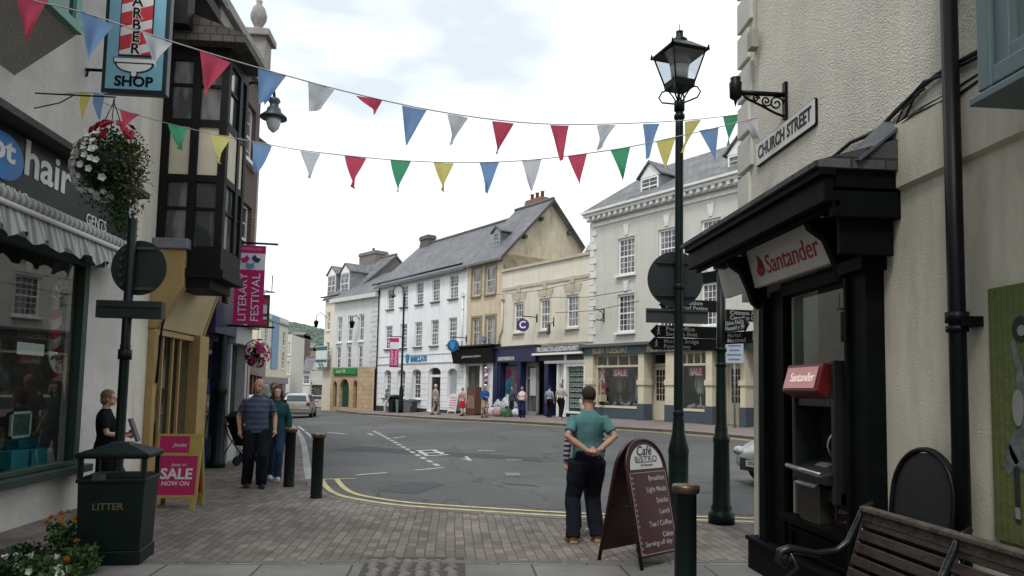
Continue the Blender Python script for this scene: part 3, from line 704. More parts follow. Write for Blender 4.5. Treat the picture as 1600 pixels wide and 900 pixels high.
# black fascia and shopfront
fs = MB(); ua, ub = -.75, WT-.05
fs.prism([(ua, -.62, zf1), (ua, 0, zf1+.1), (ua, 0, zf0), (ua, -.42, zf0)][::-1], (ub-ua, 0, 0)); fa = fs.build('fascia', DKP, Tn)
slab(ua-.05, ub+.05, -.72, -.02, zf1+.11, zf1+.2, 'cornice', DKP, fa)
text('gentlemens barbers', .22, M('silver', (.4, .4, .4), .4), Tn, ((ua+ub)/2, -.54, (zf0+zf1)/2-.02), rot=(PI/2-.28, 0, 0), width=1.9)
wf = MB(); wf.box(.0, .15, -.12, .02, .1, zf0); wf.box(wh[0][1]-.0, wh[1][0], -.12, .02, .1, zf0); wf.box(wh[1][1], WT-.02, -.16, .02, .1, zf0); wf.box(.15, wh[0][1], -.06, .02, zf0-.12, zf0); wf.box(.15, wh[0][1], -.08, .02, shopz[0]-.1, shopz[0])
wf.build('shopfront', WPAINT, Tn)
SHOPG = panes('shop_glass', (.05, .065, .06), .05, .22)
MB().box(.15, wh[0][1], .12, .15, shopz[0], shopz[1]).build('shop_window', SHOPG, Tn)
MB().box(wh[1][0], wh[1][1], .12, .15, .35, shopz[1]).build('door', M('dkdoor', (.05, .06, .07), .3), Tn)
slab(.0, WT-.3, -.05, .02, -.3, shopz[0]-.1, 'stallriser', DKP, Tn)
# barber pole by the far shop
p = ft.W(ft.u(760.5, v=-.3, py=590), -.34, ft.uz(760, 589, -.3)[1])
o = empty('barber_pole', p, row.rz, label='small red, white and blue striped pole hanging by the far black shopfront', cat='barber pole')
MB().lathe([(.09, -.42), (.09, .42)], (0, 0, 0), 14).build('column', stripes('pole_far', (.7, .7, .7), (.5, .03, .04), 4, 2, rot=(0, .6, 0), c3=(.03, .06, .3)), o)
c = MB(); c.lathe([(.03, -.55), (.12, -.5), (.12, -.4), (.0, -.4)]); c.lathe([(0, .4), (.12, .4), (.12, .5), (.0, .62)]); c.tube([(0, 0, .45), (0, .3, .45)], .025); c.build('cap', M('chrome', (.6, .6, .62), .25, metal=1), o)
# blue gnome-like pair of figures on the ledge is replaced by one small made-up urn
pu = ft.W(ft.u(756.5, v=-.3, py=540), -.3, zf1+.2); u_ = MB(); u_.lathe([(.08, 0), (.05, .06), (.13, .2), (.15, .34), (.1, .36)]); u_.ell((0, 0, .42), (.12, .12, .12))
tag(u_.build('planter', M('urn_blue', (.12, .2, .28), .7, .4, 8, coord='obj'), None, p_ if False else pu), 'small blue urn in place of a pair of figures on the ledge above the black fascia', 'urn')

# ---- cream two-storey building with parapet
u0c, u1c = row.u(784, py=500), row.u(922, py=500)
fc = sub(row, u0c); Cb = fc.root('cream_building', label='cream two-storey block with flat parapet above the dark blue charity shop', cat='building'); WC = u1c-u0c
ztop = fc.uz(853, 412)[1]
def zc(py, px=853): return fc.uz(px, py)[1]
wz = (fc.uz(812, 519)[1], fc.uz(812, 472)[1])
hs = [(fc.u(a, py=490), fc.u(b, py=490), wz[0], wz[1]) for a, b in [(803.5, 818.5), (843.5, 859.5), (885.5, 904)]]
zb = fc.uz(812, 543)[1]
mb = wall(0, WC, zb-.1, ztop, hs, depth=.25); shell(mb, 0, WC, -.5, ztop, 6, v=.25); mb.build('wall', CREAM, Cb)
mb = MB(); mb.box(0, .3, .3, 5.9, -.5, zb); mb.box(WC-.02, WC, .0, 5.9, -.5, zb); mb.box(.3, WC, 2.2, 2.3, -.5, zb); mb.box(.3, WC-.02, 0.3, 2.2, zb-.2, zb-.1); mb.build('shop_interior', M('interior_lightened', (.33, .31, .29), .8, .5, 1.5), Cb)  # interior colour lightened in place of shop lights
for h in hs: window(Cb, h, WPAINT, PANE, v=.06, cols=3, rows=2, fw=.1, sill=.16, surround=.1, sillm=CREAM, surm=M('cream_trim', (.60, .54, .42), .85))
tr = MB(); tr.box(-.03, WC, -.10, .25, ztop, ztop+.14); tr.box(0, WC, -.05, .003, ztop-1.05, ztop-.9); tr.box(0, WC, -.04, .003, wz[0]-.75, wz[0]-.68)
for h in hs:
    m_ = (h[0]+h[1])/2
    tr.prism([(h[0]-.12, -.035, h[3]+.105), (h[1]+.12, -.035, h[3]+.105), (h[1]+.25, -.035, h[3]+.5), (h[0]-.25, -.035, h[3]+.5)], (0, .04, 0))
    tr.prism([(m_-.1, -.07, h[3]+.10), (m_+.1, -.07, h[3]+.10), (m_+.17, -.07, h[3]+.9), (m_-.17, -.07, h[3]+.9)], (0, .08, 0))
tr.build('moulding', M('cream_band', (.47, .42, .33), .9, .15, 2), Cb)
rb = MB(); rb.prism([(WC*.45, 2.5, ztop+.1), (WC*.70, 2.5, ztop+1.75), (WC*1.0, 2.5, ztop+.1)], (0, 7, 0)); rb.build('roof', SLATE, Cb)
bg_ = MB()
for (a, b) in (((WC*.44, ztop+.1), (WC*.70, ztop+1.8)), ((WC*1.0, ztop+.1), (WC*.70, ztop+1.8))):
    bg_.prism([(a[0], 2.4, a[1]), (b[0], 2.4, b[1]), (b[0], 2.4, b[1]+.18), (a[0], 2.4, a[1]+.18)], (0, .1, 0))
bg_.build('bargeboard', WPAINT, Cb)
r2 = MB(); r2.prism([(WC*.55, 6, ztop), (WC*.55, 10, ztop+3.2), (WC*.55, 14, ztop)], (WC*.55, 0, 0)); r2.build('rear_roof', SLATE, Cb)
pp = MB(); up_ = fc.u(787, py=470); zt_, zk = fc.uz(787, 468)[1], fc.uz(787, 515)[1]
pp.tube([(up_, -.08, zt_), (up_, -.08, zk), (up_-.25, -.08, zk-.3), (up_-.25, -.08, zb+.1)], .06, 8); pp.box(up_-.13, up_+.13, -.2, .0, zt_-.02, zt_+.25)
pp.build('drainpipe', M('cream_pipe', (.60, .55, .45), .7), Cb)
# charity shop
NAVY = M('navy_paint', (.014, .016, .065), .4, .15)
zf1, zf0 = fc.uz(810, 544)[1], fc.uz(810, 566)[1]; us = fc.u(845, py=560)
sh = MB(); sh.box(-.3, us, -.35, .28, zf0, zf1); sh.box(-.3, us, -.42, -.0, zf1+.003, zf1+.1)
sh.box(-.3, .13, -.3, .28, -.3, zf0); ua = fc.u(787, py=600); ub = fc.u(813.5, py=600); uc = fc.u(819, py=600)
sh.box(.13, ua, -.25, .28, -.3, zf0); sh.box(ub, uc, -.25, .28, -.3, zf0); sh.box(ua, ub, -.25, .28, -.3, fc.uz(800, 622)[1]); sh.box(us+.55, us+.85, -.2, .28, -.3, zf0)
sh.build('shopfront', NAVY, Cb)
text('CANCER RESEARCH UK', .26, M('white_letter', (.7, .7, .72), .5), Cb, (fc.u(799, py=562), -.36, fc.uz(799, 561)[1]), width=fc.u(812, py=562)-fc.u(786, py=562), bold=.02)
MB().box(ua, ub, .0, .03, fc.uz(800, 622)[1], zf0).build('shop_window', seeglass('shop_clear', (.85, .9, .9), .3), Cb)
# posters in the charity window: coloured paper shapes
pz0, pz1 = fc.uz(800, 619)[1], fc.uz(800, 572)[1]
ph = pz1-pz0; pw = ub-ua
def paper(x0, x1, y0, y1, col, nm): MB().box(ua+pw*x0, ua+pw*x1, .08, .09, pz0+ph*y0, pz0+ph*y1).build('poster', M(nm, col, .7, .2, 6), Cb)
paper(.04, .98, .0, 1, (.33, .33, .34), 'paper_grey'); 
pm = MB(); 
for k in range(9): pm.disc((ua+pw*.56, .07, pz0+ph*(.1+k*.1)), .05, (0, 1, 0), .02, 10)
for cx_, cz_, r_ in ((.24, .78, .26), (.2, .6, .2), (.78, .55, .28)): pm.disc((ua+pw*cx_, .07, pz0+ph*cz_), r_, (0, 1, 0), .015, 16)
pm.build('poster', M('paper_pink', (.62, .05, .20), .7, .15), Cb)
pm = MB()
for cx_, cz_, r_ in ((.35, .45, .28), (.2, .25, .24), (.3, .1, .22)): pm.disc((ua+pw*cx_, .066, pz0+ph*cz_), r_, (0, 1, 0), .012, 16)
pm.build('poster', M('paper_teal', (.03, .32, .40), .7, .15), Cb)
dz0, dz1 = fc.uz(829, 642)[1], fc.uz(829, 569)[1]
dd = MB(); a, b = fc.u(819.5, py=600), fc.u(838, py=600)
dd.box(a, a+.1, .1, .2, 0, dz1); dd.box(b-.1, b, .1, .2, 0, dz1); dd.box(a, b, .1, .2, dz1-.75, dz1-.65); dd.box(a, b, .1, .2, .0, .3); dd.box(a, b, .1, .2, dz1-.1, dz1+.1)
do = dd.build('door', M('door_grey', (.25, .25, .27), .5), Cb); MB().box(a+.05, b-.05, .14, .17, .2, dz1).build('pane', SHOPG, do)
MB().box(a+.35, b-.15, .09, .1, 1.1, 2.5).build('poster', M('notice', (.42, .43, .43), .8, .1), do)
# display rack and poster board in the shop entrance
a, b = fc.u(840, py=600), fc.u(870, py=600)
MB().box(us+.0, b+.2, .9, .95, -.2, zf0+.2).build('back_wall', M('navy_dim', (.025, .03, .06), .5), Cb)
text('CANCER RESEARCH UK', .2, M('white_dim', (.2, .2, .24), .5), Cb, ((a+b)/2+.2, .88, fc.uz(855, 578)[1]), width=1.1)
MB().box(fc.u(858, py=595), fc.u(865, py=595), .55, .57, fc.uz(860, 609)[1], fc.uz(860, 598)[1]).build('poster', M('notice2', (.55, .58, .62), .7, .3, 6), Cb)
MB().box(fc.u(864, py=590), fc.u(869, py=590), .6, .62, fc.uz(860, 597)[1], fc.uz(860, 589)[1]).build('poster', M('redp', (.4, .03, .05), .7), Cb)
# estate agent
zf = fc.uz(880, 541)[1], fc.uz(880, 551.5)[1]; zf2 = fc.uz(880, 555)[1], fc.uz(880, 563.5)[1]
m2 = MB(); m2.box(us+.02, WC-.02, -.45, .28, zf[1], zf[0]); m2.box(us+.02, WC-.02, -.2, .28, zf2[1], zf2[0]); m2.build('fascia', M('charcoal', (.035, .036, .042), .5, .2), Cb)
m2 = MB(); m2.box(us-.05, WC-.02, -.55, -.0, zf[1]-.1, zf[1]-.004); m2.box(us+.6, WC-.02, -.25, .0, zf2[1]-.14, zf2[1]-.004)
c1, c2, c3_ = fc.u(873, py=600), fc.u(886, py=600), fc.u(890, py=600); zb_ = fc.uz(905, 643)[1]
m2.box(c2, c3_, -.22, .2, 0, zf2[0]); m2.box(WC-.16, WC-.02, -.22, .2, 0, zf2[0]); m2.box(c3_, WC-.16, -.22, .1, zb_-.1, zb_); m2.box(c3_, WC-.16, -.2, .1, zf2[1]-.3, zf2[1]-.14); m2.box(c1-.05, c1+.08, -.1, .2, 0, zf2[1])
m2.build('shopfront', WPAINT, Cb)
text('FINE CHARACTER & EQUESTRIAN PROPERTY', .3, M('white_letter', (.7, .7, .72)), Cb, ((us+WC)/2, -.46, (zf[0]+zf[1])/2), width=(WC-us)*.86, bold=.02)
slab(c3_, WC-.16, -.2, .1, -.2, zb_-.1, 'stallriser', DKP, Cb)
MB().box(c3_, WC-.16, -.02, .0, zb_, zf2[1]-.3).build('shop_window', M('agent_glass', (.02, .045, .04), .08, .5, 2), Cb)
cards = MB(); cards2 = MB()
zz = zb_+.12
for r_i in range(8):
    for c_i in range(3):
        x0 = c3_+.10+c_i*((WC-.16-c3_-.14)/3); h_ = (zf2[1]-.42-zb_)/8
        cards.box(x0, x0+.30, -.045, -.03, zz+r_i*h_+.05, zz+r_i*h_+h_*.82)
        cards2.box(x0+.04, x0+.26, -.055, -.046, zz+r_i*h_+h_*.38, zz+r_i*h_+h_*.76)
ob = cards.build('property_card', M('card_white', (.38, .42, .40), .6, .1), Cb, fix=False); cards2.build('photograph', M('card_photo', (.13, .17, .14), .5, .8, 9), ob, fix=False)
ddd = MB(); ddd.box(c1+.08, c2-.02, .05, .12, .05, zf2[1]-.14); do = ddd.build('door', WPAINT, Cb); MB().box(c1+.2, c2-.1, .03, .045, .9, zf2[1]-.9).build('pane', SHOPG, do)
hang, r, ang = hang_disc('hanging_sign', fc, 817, 508, 10, M('sign_purple', (.05, .03, .16), .35), 'round purple sign with a white letter C above the charity shop')
o_ = text('C', .5, M('white_letter', (.7, .7, .72)), hang, (-math.cos(ang)*-.0, 0, 0), rot=(PI/2, 0, ang+PI/2), bold=.03); o_.location = Vector((math.cos(ang), math.sin(ang), 0))*.07
# dark board sign
u_, z_ = fc.uz(857, 514, -.6); p = fc.W(u_, -.6, z_)
o = empty('hanging_sign', p, row.rz-.55, label='dark rectangular sign with pale capitals hanging below the middle cream-building window', cat='hanging sign')
MB().box(-.36, .36, -.04, .04, -.26, .22).build('board', M('board_dark', (.03, .025, .02), .5), o, bevel=.01)
text('H&K', .42, M('gold_letter', (.45, .38, .25), .5), o, (0, -.045, -.02), width=.6); MB().tube([(-.36, 0, .26), (.75, .15, .26)], .02).tube([(.75, .15, .05), (.75, .15, .5)], .03).build('bracket', DKP, o)

# ---- large grey corner building, right
u0r = row.u(922, py=500); fr = sub(row, u0r); Rt = fr.root('corner_building', label='large pale grey three-storey building with white quoins above the teal fashion shop', cat='building'); WR = 12.6
zcn = fr.uz(1000, 322)[1]
GREY = M('stucco_grey', (.56, .545, .49), .88, .07, .8, dirt=.28)
w2 = (fr.uz(979, 429)[1], fr.uz(979, 371)[1]); w1 = (fr.uz(979, 519)[1], fr.uz(979, 459)[1])
us_ = [(fr.u(966, py=400), fr.u(992.5, py=400)), (fr.u(1029, py=380), fr.u(1056, py=380)), (fr.u(1096, py=365), fr.u(1127, py=365)), (10.3, 11.5)]
hs = [(a, b, w2[0], w2[1]) for a, b in us_]+[(a, b, w1[0], w1[1]) for a, b in us_]
zs1, zs0 = fr.uz(985, 541)[1], fr.uz(985, 553)[1]
mb = wall(0, WR, zs0, zcn, hs, depth=.25); shell(mb, 0, WR, zs0, zcn, 9, v=0); mb.build('wall', GREY, Rt)
MB().box(WR-.02, WR+.0, 0, 9, -.5, zs0).box(U(1172) if False else 10.2, WR, .0, .3, -.5, zs0).build('side_wall', GREY, Rt)
ib = MB(); ib.box(0, WR, 1.6, 1.7, -.5, zs0); ib.box(.0, WR, .3, 1.6, zs0-.06, zs0-.02); ib.box(0, .05, .3, 1.6, -.5, zs0-.1); ib.build('shop_interior', M('interior_lightened', (.33, .31, .29)), Rt)  # same lightened colour, so the shop windows look lit
for i, h in enumerate(hs):
    window(Rt, h, WPAINT, PANE, v=.05, cols=4, rows=3, fw=.09, sill=.16, surround=.10, sillm=WPAINT, surm=GREY)
tr = MB()
for h in hs:
    m_ = (h[0]+h[1])/2; tr.prism([(m_-.09, -.06, h[3]+.105), (m_+.09, -.06, h[3]+.105), (m_+.17, -.06, h[3]+.6), (m_-.17, -.06, h[3]+.6)], (0, .07, 0))
z = zs1+.3; k = 0
while z < zcn-.4:
    wq = .42 if k % 2 else .26; tr.box(-.04, wq, -.05, .003, z, z+.30); tr.box(WR-wq, WR+.04, -.05, .003, z, z+.30); z += .33; k += 1
tr.box(0, WR, -.06, .003, zcn-.45, zcn-.32)
tr.build('quoin', M('quoin_white', (.68, .68, .65), .8), Rt)
cn = MB(); cn.box(-.2, WR+.2, -.35, .05, zcn, zcn+.14); cn.box(-.12, WR+.1, -.2, .003, zcn-.18, zcn-.003); cn.box(-.28, WR+.25, -.46, .05, zcn+.143, zcn+.25)
x = 0.05
while x < WR: cn.box(x, x+.16, -.33, -.2, zcn-.16, zcn-.003); x += .36
cn.build('cornice', M('quoin_white', (.68, .68, .65)), Rt)
RoofR = MB(); zr = 13.2-fr.z; ee = zcn+.25; d_ = 4.6
RoofR.prism([(-.2, -.45, ee), (-.2, d_, zr), (-.2, 9.5, ee)], (WR+.4, 0, 0)); rr = RoofR.build('roof', SLATE2, Rt)
zl = fr.uz(1025, 305, 0.6)[1]
dormer(rr, fr.u(1017, v=.5, py=290), .45, fr.uz(1017, 306, .5)[1], fr.uz(1017, 276, .5)[1], 1.2, 2.6, WPAINT, M('lead_grey', (.22, .24, .26), .6, .2), SLATE2, pitch=.62)
dormer(rr, fr.u(1157, v=.5, py=250), .45, fr.uz(1150, 277, .5)[1], fr.uz(1150, 241, .5)[1], 1.2, 2.6, WPAINT, M('lead_grey', (.22, .24, .26)), SLATE2, pitch=.62)
# cat statue in the window, white figurines
# fashion shop
TEAL = M('teal_fascia', (.055, .085, .095), .45, .15); CRM = M('shop_cream', (.62, .565, .42), .5, .08); BLUEG = M('blue_grey', (.062, .083, .105), .55, .15)
fs = MB(); fs.box(-.1, WR, -.38, .0, zs0, zs1); fo_ = fs.build('fascia', TEAL, Rt); fs = MB(); fs.box(-.15, WR+.05, -.55, .0, zs1+.003, zs1+.12); fs.build('cornice', M('lead_dark', (.10, .105, .11), .6), fo_)
GL = M('gold_letter', (.45, .38, .25))
text('RUBY TUESDAY', .42, GL, Rt, (fr.u(952, v=-.4, py=547), -.39, (zs0+zs1)/2), width=fr.u(980, v=-.4, py=547)-fr.u(925, v=-.4, py=547), bold=.015)
text('RUBY TUESDAY', .42, GL, Rt, (fr.u(1043, v=-.4, py=547), -.39, (zs0+zs1)/2), width=2.3, bold=.015)
text('RUBY TUESDAY', .42, GL, Rt, (11.4, -.39, (zs0+zs1)/2), width=2.0, bold=.015)
zg0 = fr.uz(970, 634)[1]; zt = fr.uz(970, 572)[1]; zm = zt
def U(px): return fr.u(px, py=610)
wins = [(U(935), U(1003)), (U(1065), U(1109))]
doors = [(fr.u(1022, .5, 610), fr.u(1042, .5, 610)), (fr.u(1139, .5, 610), fr.u(1161, .5, 610))]
pl = MB()
for a, b in [(0.0, U(933)), (U(1004), U(1013)), (U(1047), U(1060)), (U(1110), U(1120)), (U(1164), U(1172))]:
    pl.box(a, b, -.28, .2, .75, zs0); pl.box(a-.04, b+.04, -.33, .2, 1.55, 1.75)
for a, b in wins:
    pl.box(a-.05, b+.05, -.12, .1, zs0-.08, zs0-.002); pl.box(a-.05, b+.05, -.12, .1, zm-.05, zm+.04); pl.box(a-.05, b+.05, -.16, .1, zg0-.1, zg0)
    n_ = 4
    for k in range(n_+1): x = a+(b-a)*k/n_; pl.box(x-.03, x+.03, -.1, .05, zm+.04, zs0-.08)
    pl.box(a-.04, a+.03, -.1, .05, zg0, zm-.05); pl.box(b-.03, b+.04, -.1, .05, zg0, zm-.05)
pl.build('shopfront', CRM, Rt)
rs = MB()
for a, b in wins: rs.box(a-.05, b+.05, -.14, .05, -.3, zg0-.102)
for a, b in [(0.0, U(933)), (U(1004), U(1013)), (U(1047), U(1060)), (U(1110), U(1120)), (U(1164), U(1172))]: rs.box(a-.03, b+.03, -.31, .2, -.3, .75)
rs.build('stallriser', BLUEG, Rt)
gl = seeglass('shop_clear', (.85, .9, .9), .3)
for a, b in wins: MB().box(a, b, -.04, -.02, zg0, zs0-.08).build('shop_window', gl, Rt)
for a, b in doors:
    h = zt-.05; dmb = MB(); dmb.box(a, a+.12, .5, .58, .05, h); dmb.box(b-.12, b, .5, .58, .05, h); dmb.box(a+.12, b-.12, .5, .58, h-.12, h); dmb.box(a+.12, b-.12, .5, .58, .05, .9)
    for k in range(1, 3): x = a+.12+(b-a-.24)*k/3; dmb.box(x-.015, x+.015, .52, .56, .9, h-.12)
    for k in range(1, 5): z = .9+(h-1.02)*k/5; dmb.box(a+.12, b-.12, .52, .56, z-.015, z+.015)
    dmb.box(a-.35, a-.01, .48, .6, -.3, zs0); dmb.box(b+.01, b+.6, .48, .6, -.3, zs0); dmb.box(a-.01, b+.01, .48, .6, h+.02, h+.15)
    do = dmb.build('door', CRM, Rt); MB().box(a+.1, b-.1, .535, .55, .9, h-.1).build('pane', M('dark_inside', (.012, .012, .014)), do)
    MB().box(a+.05, b-.05, .535, .55, h+.15, zs0).build('fanlight', M('dark_inside', (.012, .012, .014)), do)
# mannequins and sale posters
def mannequin(u, v, frm, h, col, nm, lab, skirt=False, z0=.75):
    p = frm.W(u, v, z0); m = MB()
    m.lathe([(.0, 0), (.13, .01), (.02, .04), (.02, h*.3)], n=10); m.lathe([(.12, h*.3), (.19, h*.36), (.15, h*.55), (.2, h*.78), (.13, h*.86), (.055, h*.9), (.05, h*.95), (0, h*.96)], n=12, sy=.65)
    m.tube([(-.19, 0, h*.8), (-.26, .02, h*.6), (-.24, 0, h*.42)], [.06, .05, .045]); m.tube([(.19, 0, h*.8), (.26, .02, h*.6), (.24, 0, h*.42)], [.06, .05, .045])
    if skirt: m.lathe([(.26, h*.08), (.15, h*.5)], n=12)
    o = m.build('mannequin', cloth(nm, col, 0, .25), None, p, (0, 0, frm.rz)); return tag(o, lab, 'mannequin', 'dressed mannequins in the fashion shop windows')
mannequin(U(957), .5, fr, 1.5, (.30, .22, .26), 'mq1', 'mauve-clothed mannequin, leftmost in the window beside the man in teal')
mannequin(U(971), .6, fr, 1.55, (.10, .10, .14), 'mq2', 'dark-clothed mannequin, middle of the left fashion shop window')
mannequin(U(988), .45, fr, 1.45, (.24, .26, .38), 'mq3', 'lilac-blue dressed mannequin at the right of the left fashion shop window', True)
mannequin(U(1083), .45, fr, 1.5, (.55, .52, .48), 'mq4', 'mannequin in a pale top in the shop window between the two street posts')
mannequin(U(1099), .6, fr, 1.5, (.12, .14, .2), 'mq5', 'dark-clothed mannequin nearer the cream door in the window between the posts')
RED = M('sale_red', (.62, .02, .05), .6, .05); WL = M('white_letter', (.7, .7, .72))
for (a, b, c_, d) in [(957, 575, 981, 588.5), (1076, 573, 1098, 587)]:
    u0_, u1_, z0_, z1__ = fr.rect(a, b, c_, d); s = MB().box(u0_, u1_, .02, .03, z0_, z1__).build('poster', RED, Rt); text('SALE', .38, WL, s, ((u0_+u1_)/2, .015, (z0_+z1__)/2-.04), width=(u1_-u0_)*.8, bold=.03, depth=.001)
u0_, u1_, z0_, z1__ = fr.rect(935.5, 571, 945, 625); s = MB().box(u0_, u1_, .02, .03, z0_, z1__).build('poster', RED, Rt)
for k, ch in enumerate('SALE'): text(ch, .6, WL, s, ((u0_+u1_)/2, .015, z1__-(z1__-z0_)*(k+.5)/4), bold=.03, depth=.001)
goods = MB()
for (a, b) in wins:
    for k in range(14):
        x = random.uniform(a+.2, b-.2); goods.ell((x, random.uniform(.1, .4), zg0+random.uniform(.02, .12)), (random.uniform(.05, .14), .08, random.uniform(.05, .12)), 8)
goods.build('display_goods', M('goods', (.36, .3, .34), .7, .7, 5), Rt, fix=False)
# wall bracket wires across to the cream building
wr = MB()
for a, b in [((785, 462), (940, 437)), ((870, 466), (1000, 455)), ((880, 490), (1012, 472))]:
    pa = fc.W(*[fc.uz(*a)[0], -.5, fc.uz(*a)[1]]); pb = fr.W(fr.uz(*b)[0], -.5, fr.uz(*b)[1]); wr.tube([pa, (pa+pb)/2-Vector((0, 0, .15)), pb], .014, 5)
tag(wr.build('overhead_wire', DKP), 'thin dark wires strung between the cream and grey fronts', 'cable')
def scroll_bracket(fr_, px, py, lab, flip=1):
    u, z = fr_.uz(px, py); p = fr_.W(u, 0, z); m = MB(); m.tube([(0, -.01, .3), (0, -.01, -.3)], .03, 6); m.tube([(0, 0, .25), (0, -.7, .25)], .02, 6)
    m.tube([(0, -.02, -.25)]+[(0, -.35+.3*math.cos(a), -.02+.22*math.sin(a)) for a in [k*.5 for k in range(-4, 4)]], .02, 6)
    tag(m.build('wall_bracket', DKP, None, p, (0, 0, fr_.rz)), lab, 'bracket')
scroll_bracket(fr, 944, 493, 'small scrolled iron bracket beside the lower left window of the grey building')
# ================================================================ LEFT SIDE OF THE STREET
lf = Fr(-5.0, 0, 0, 1, z=0)
RC1 = roughcast('roughcast_white', (.66, .64, .60), 75, .42)
SMC = M('cream_plain', (.72, .68, .58), .85, .12, 1.2, dirt=.5, bump=.25, bscale=90)
BLK = M('black_gloss', (.005, .006, .007), .4, .2, 5, spec=.15)
GRN = M('dark_green', (.010, .026, .021), .35, .25, 5)
WHL = M('white_sign', (.72, .72, .70), .5, .04)
H1 = lf.root('hair_salon_building', label='roughcast building with black hairdresser fascia and projecting green-framed upper window', cat='building')
shop = (3.6, 10.4, .60, 3.35)
mb = wall(-9, 11.76, -.3, 9, [shop], depth=.25); shell(mb, -9, 11.76, -.3, 9, 8); mb.build('wall', RC1, H1)
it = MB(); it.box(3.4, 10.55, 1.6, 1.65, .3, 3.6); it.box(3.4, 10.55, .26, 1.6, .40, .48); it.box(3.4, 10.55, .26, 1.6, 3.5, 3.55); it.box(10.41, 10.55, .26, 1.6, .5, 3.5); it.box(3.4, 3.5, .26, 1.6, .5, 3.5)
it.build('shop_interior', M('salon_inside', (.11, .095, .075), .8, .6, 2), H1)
fm = MB(); a, b, c_, d = shop
fm.box(a, a+.12, -.03, .1, c_, d); fm.box(b-.13, b, -.03, .1, c_, d); fm.box(a+.12, b-.13, -.03, .1, d-.1, d); fm.box(a+.12, b-.13, -.03, .1, c_, c_+.06); fm.box(6.4, 6.46, -.02, .1, c_+.06, d-.1); fm.box(a-.1, b+.14, -.16, .0, c_-.10, c_-.003); fm.box(b-.3, b+.25, -.10, .0, d-.05, d+.1)
SG = M('shop_green', (.030, .055, .045), .45, .3)
wf_ = fm.build('window', SG, H1, bevel=.006)
MB().poly([(a, .05, c_), (b, .05, c_), (b, .05, d), (a, .05, d)]).build('pane', seeglass('salon_glass', (.80, .84, .82), .3), wf_, fix=False)
# fascia
F0, F1, Z0, Z1 = 2.5, 11.07, 3.68, 4.42
fs = MB(); fs.box(F0, F1, -.2, -.003, Z0, Z1); fa = fs.build('fascia', M('fascia_black', (.007, .009, .011), .35, .15, 2, spec=.25), H1, bevel=.01)
hd = MB(); hd.prism([(F0, -.003, Z1+.34), (F0, -.42, Z1+.10), (F0, -.42, Z1+.02), (F0, -.003, Z1+.003)], (F1-F0+.15, 0, 0)); hd.build('cornice', M('old_lead', (.06, .055, .05), .8, .4, 3, bump=.3, bscale=12), fa)
def ftext(body, x0, x1, pyb, pyt, m, v=-.203, bold=.02, parent=None, fr_=lf, root=None, shear=0):
    u0, _ = fr_.uz(x0, (pyb+pyt)/2, v); u1, _ = fr_.uz(x1, (pyb+pyt)/2, v); xm = (x0+x1)/2
    zb_, zt_ = fr_.uz(xm, pyb, v)[1], fr_.uz(xm, pyt, v)[1]
    return text(body, (zt_-zb_)*1.38, m, parent or root, ((u0+u1)/2, v-.002, (zb_+zt_)/2), width=u1-u0, bold=bold, depth=.004, shear=shear)
bl = MB(); bu, bz = lf.uz(6, 243, -.203); 
bl.prism([(bu+.36*math.cos(t), -.206, bz+.25*math.sin(t)) for t in [2*PI*k/28 for k in range(28)]], (0, .004, 0)); bl.build('emblem', M('blob_blue', (.02, .18, .50), .4), fa)
ftext('ot', -18, 24, 250, 212, WHL, parent=fa, v=-.208, bold=.03)
ftext('hair', 36, 112, 293, 239, WHL, parent=fa, bold=.02)
ftext('HAIRDRESSING', -78, 44, 297, 277, WHL, parent=fa, bold=0)
ftext('GENTS', 134, 166, 358, 340, WHL, parent=fa, bold=.0)
# awning
aw = empty('awning', (-5.0, 0, 3.60), PI/2, label='rolled grey and white striped scalloped awning under the hairdresser fascia', cat='awning')
AWM = stripes('awning_cloth', (.42, .42, .40), (.22, .235, .235), 9, axis=0)
sc = MB(); n = 260; A0, A1 = 2.6, 11.0
top = []; bot = []
for k in range(n+1):
    u = A0+(A1-A0)*k/n; s_ = .5-.5*math.cos(2*PI*u/.46); wv = .025*math.sin(u*17)+.015*math.sin(u*41)
    top.append((u, -.36, -.08)); bot.append((u, -.44+wv, -.33-.10*(1-s_)))
for th in (0, -.006): sc.add([(p[0], p[1]+th, p[2]) for p in top+bot], [(i, i+1, n+2+i, n+1+i) for i in range(n)], True)
sc.build('valance', AWM, aw, fix=False)
rl = MB(); rl.tube([(A0, -.36, 0), (A1, -.36, 0)], .085, 12); rl.build('roll', AWM, aw)
r2 = MB(); r2.tube([(A0, -.40, -.085), (A1, -.40, -.085)], .032, 8); r2.build('front_bar', WHL, aw)
r3 = MB(); 
for u in (3, 6.5, 10.7): r3.box(u-.03, u+.03, -.4, -.0, -.04, .04)
r3.build('arm', WHL, aw)
# projecting bay with green window above
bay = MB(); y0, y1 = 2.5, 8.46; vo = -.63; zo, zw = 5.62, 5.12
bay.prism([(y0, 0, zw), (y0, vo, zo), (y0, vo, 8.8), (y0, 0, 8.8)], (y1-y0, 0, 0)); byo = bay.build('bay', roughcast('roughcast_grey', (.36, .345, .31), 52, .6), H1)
gw = MB(); GF = M('green_frame', (.12, .26, .22), .5, .15)
gw.box(y0+.4, y1-.02, vo-.08, vo-.003, zo, zo+.10); gw.box(y1-.14, y1-.02, vo-.06, vo-.003, zo+.1, zo+2.2); gw.box(7.2, 7.27, vo-.05, vo-.003, zo+.1, zo+2.2); gw.box(y0+.4, y1-.14, vo-.05, vo-.003, zo+2.0, zo+2.1)
g_ = gw.build('window', GF, byo); MB().box(y0+.5, y1-.14, vo-.02, vo-.004, zo+.1, zo+2.0).build('pane', M('green_glass', (.01, .06, .035), .1, .3), g_)
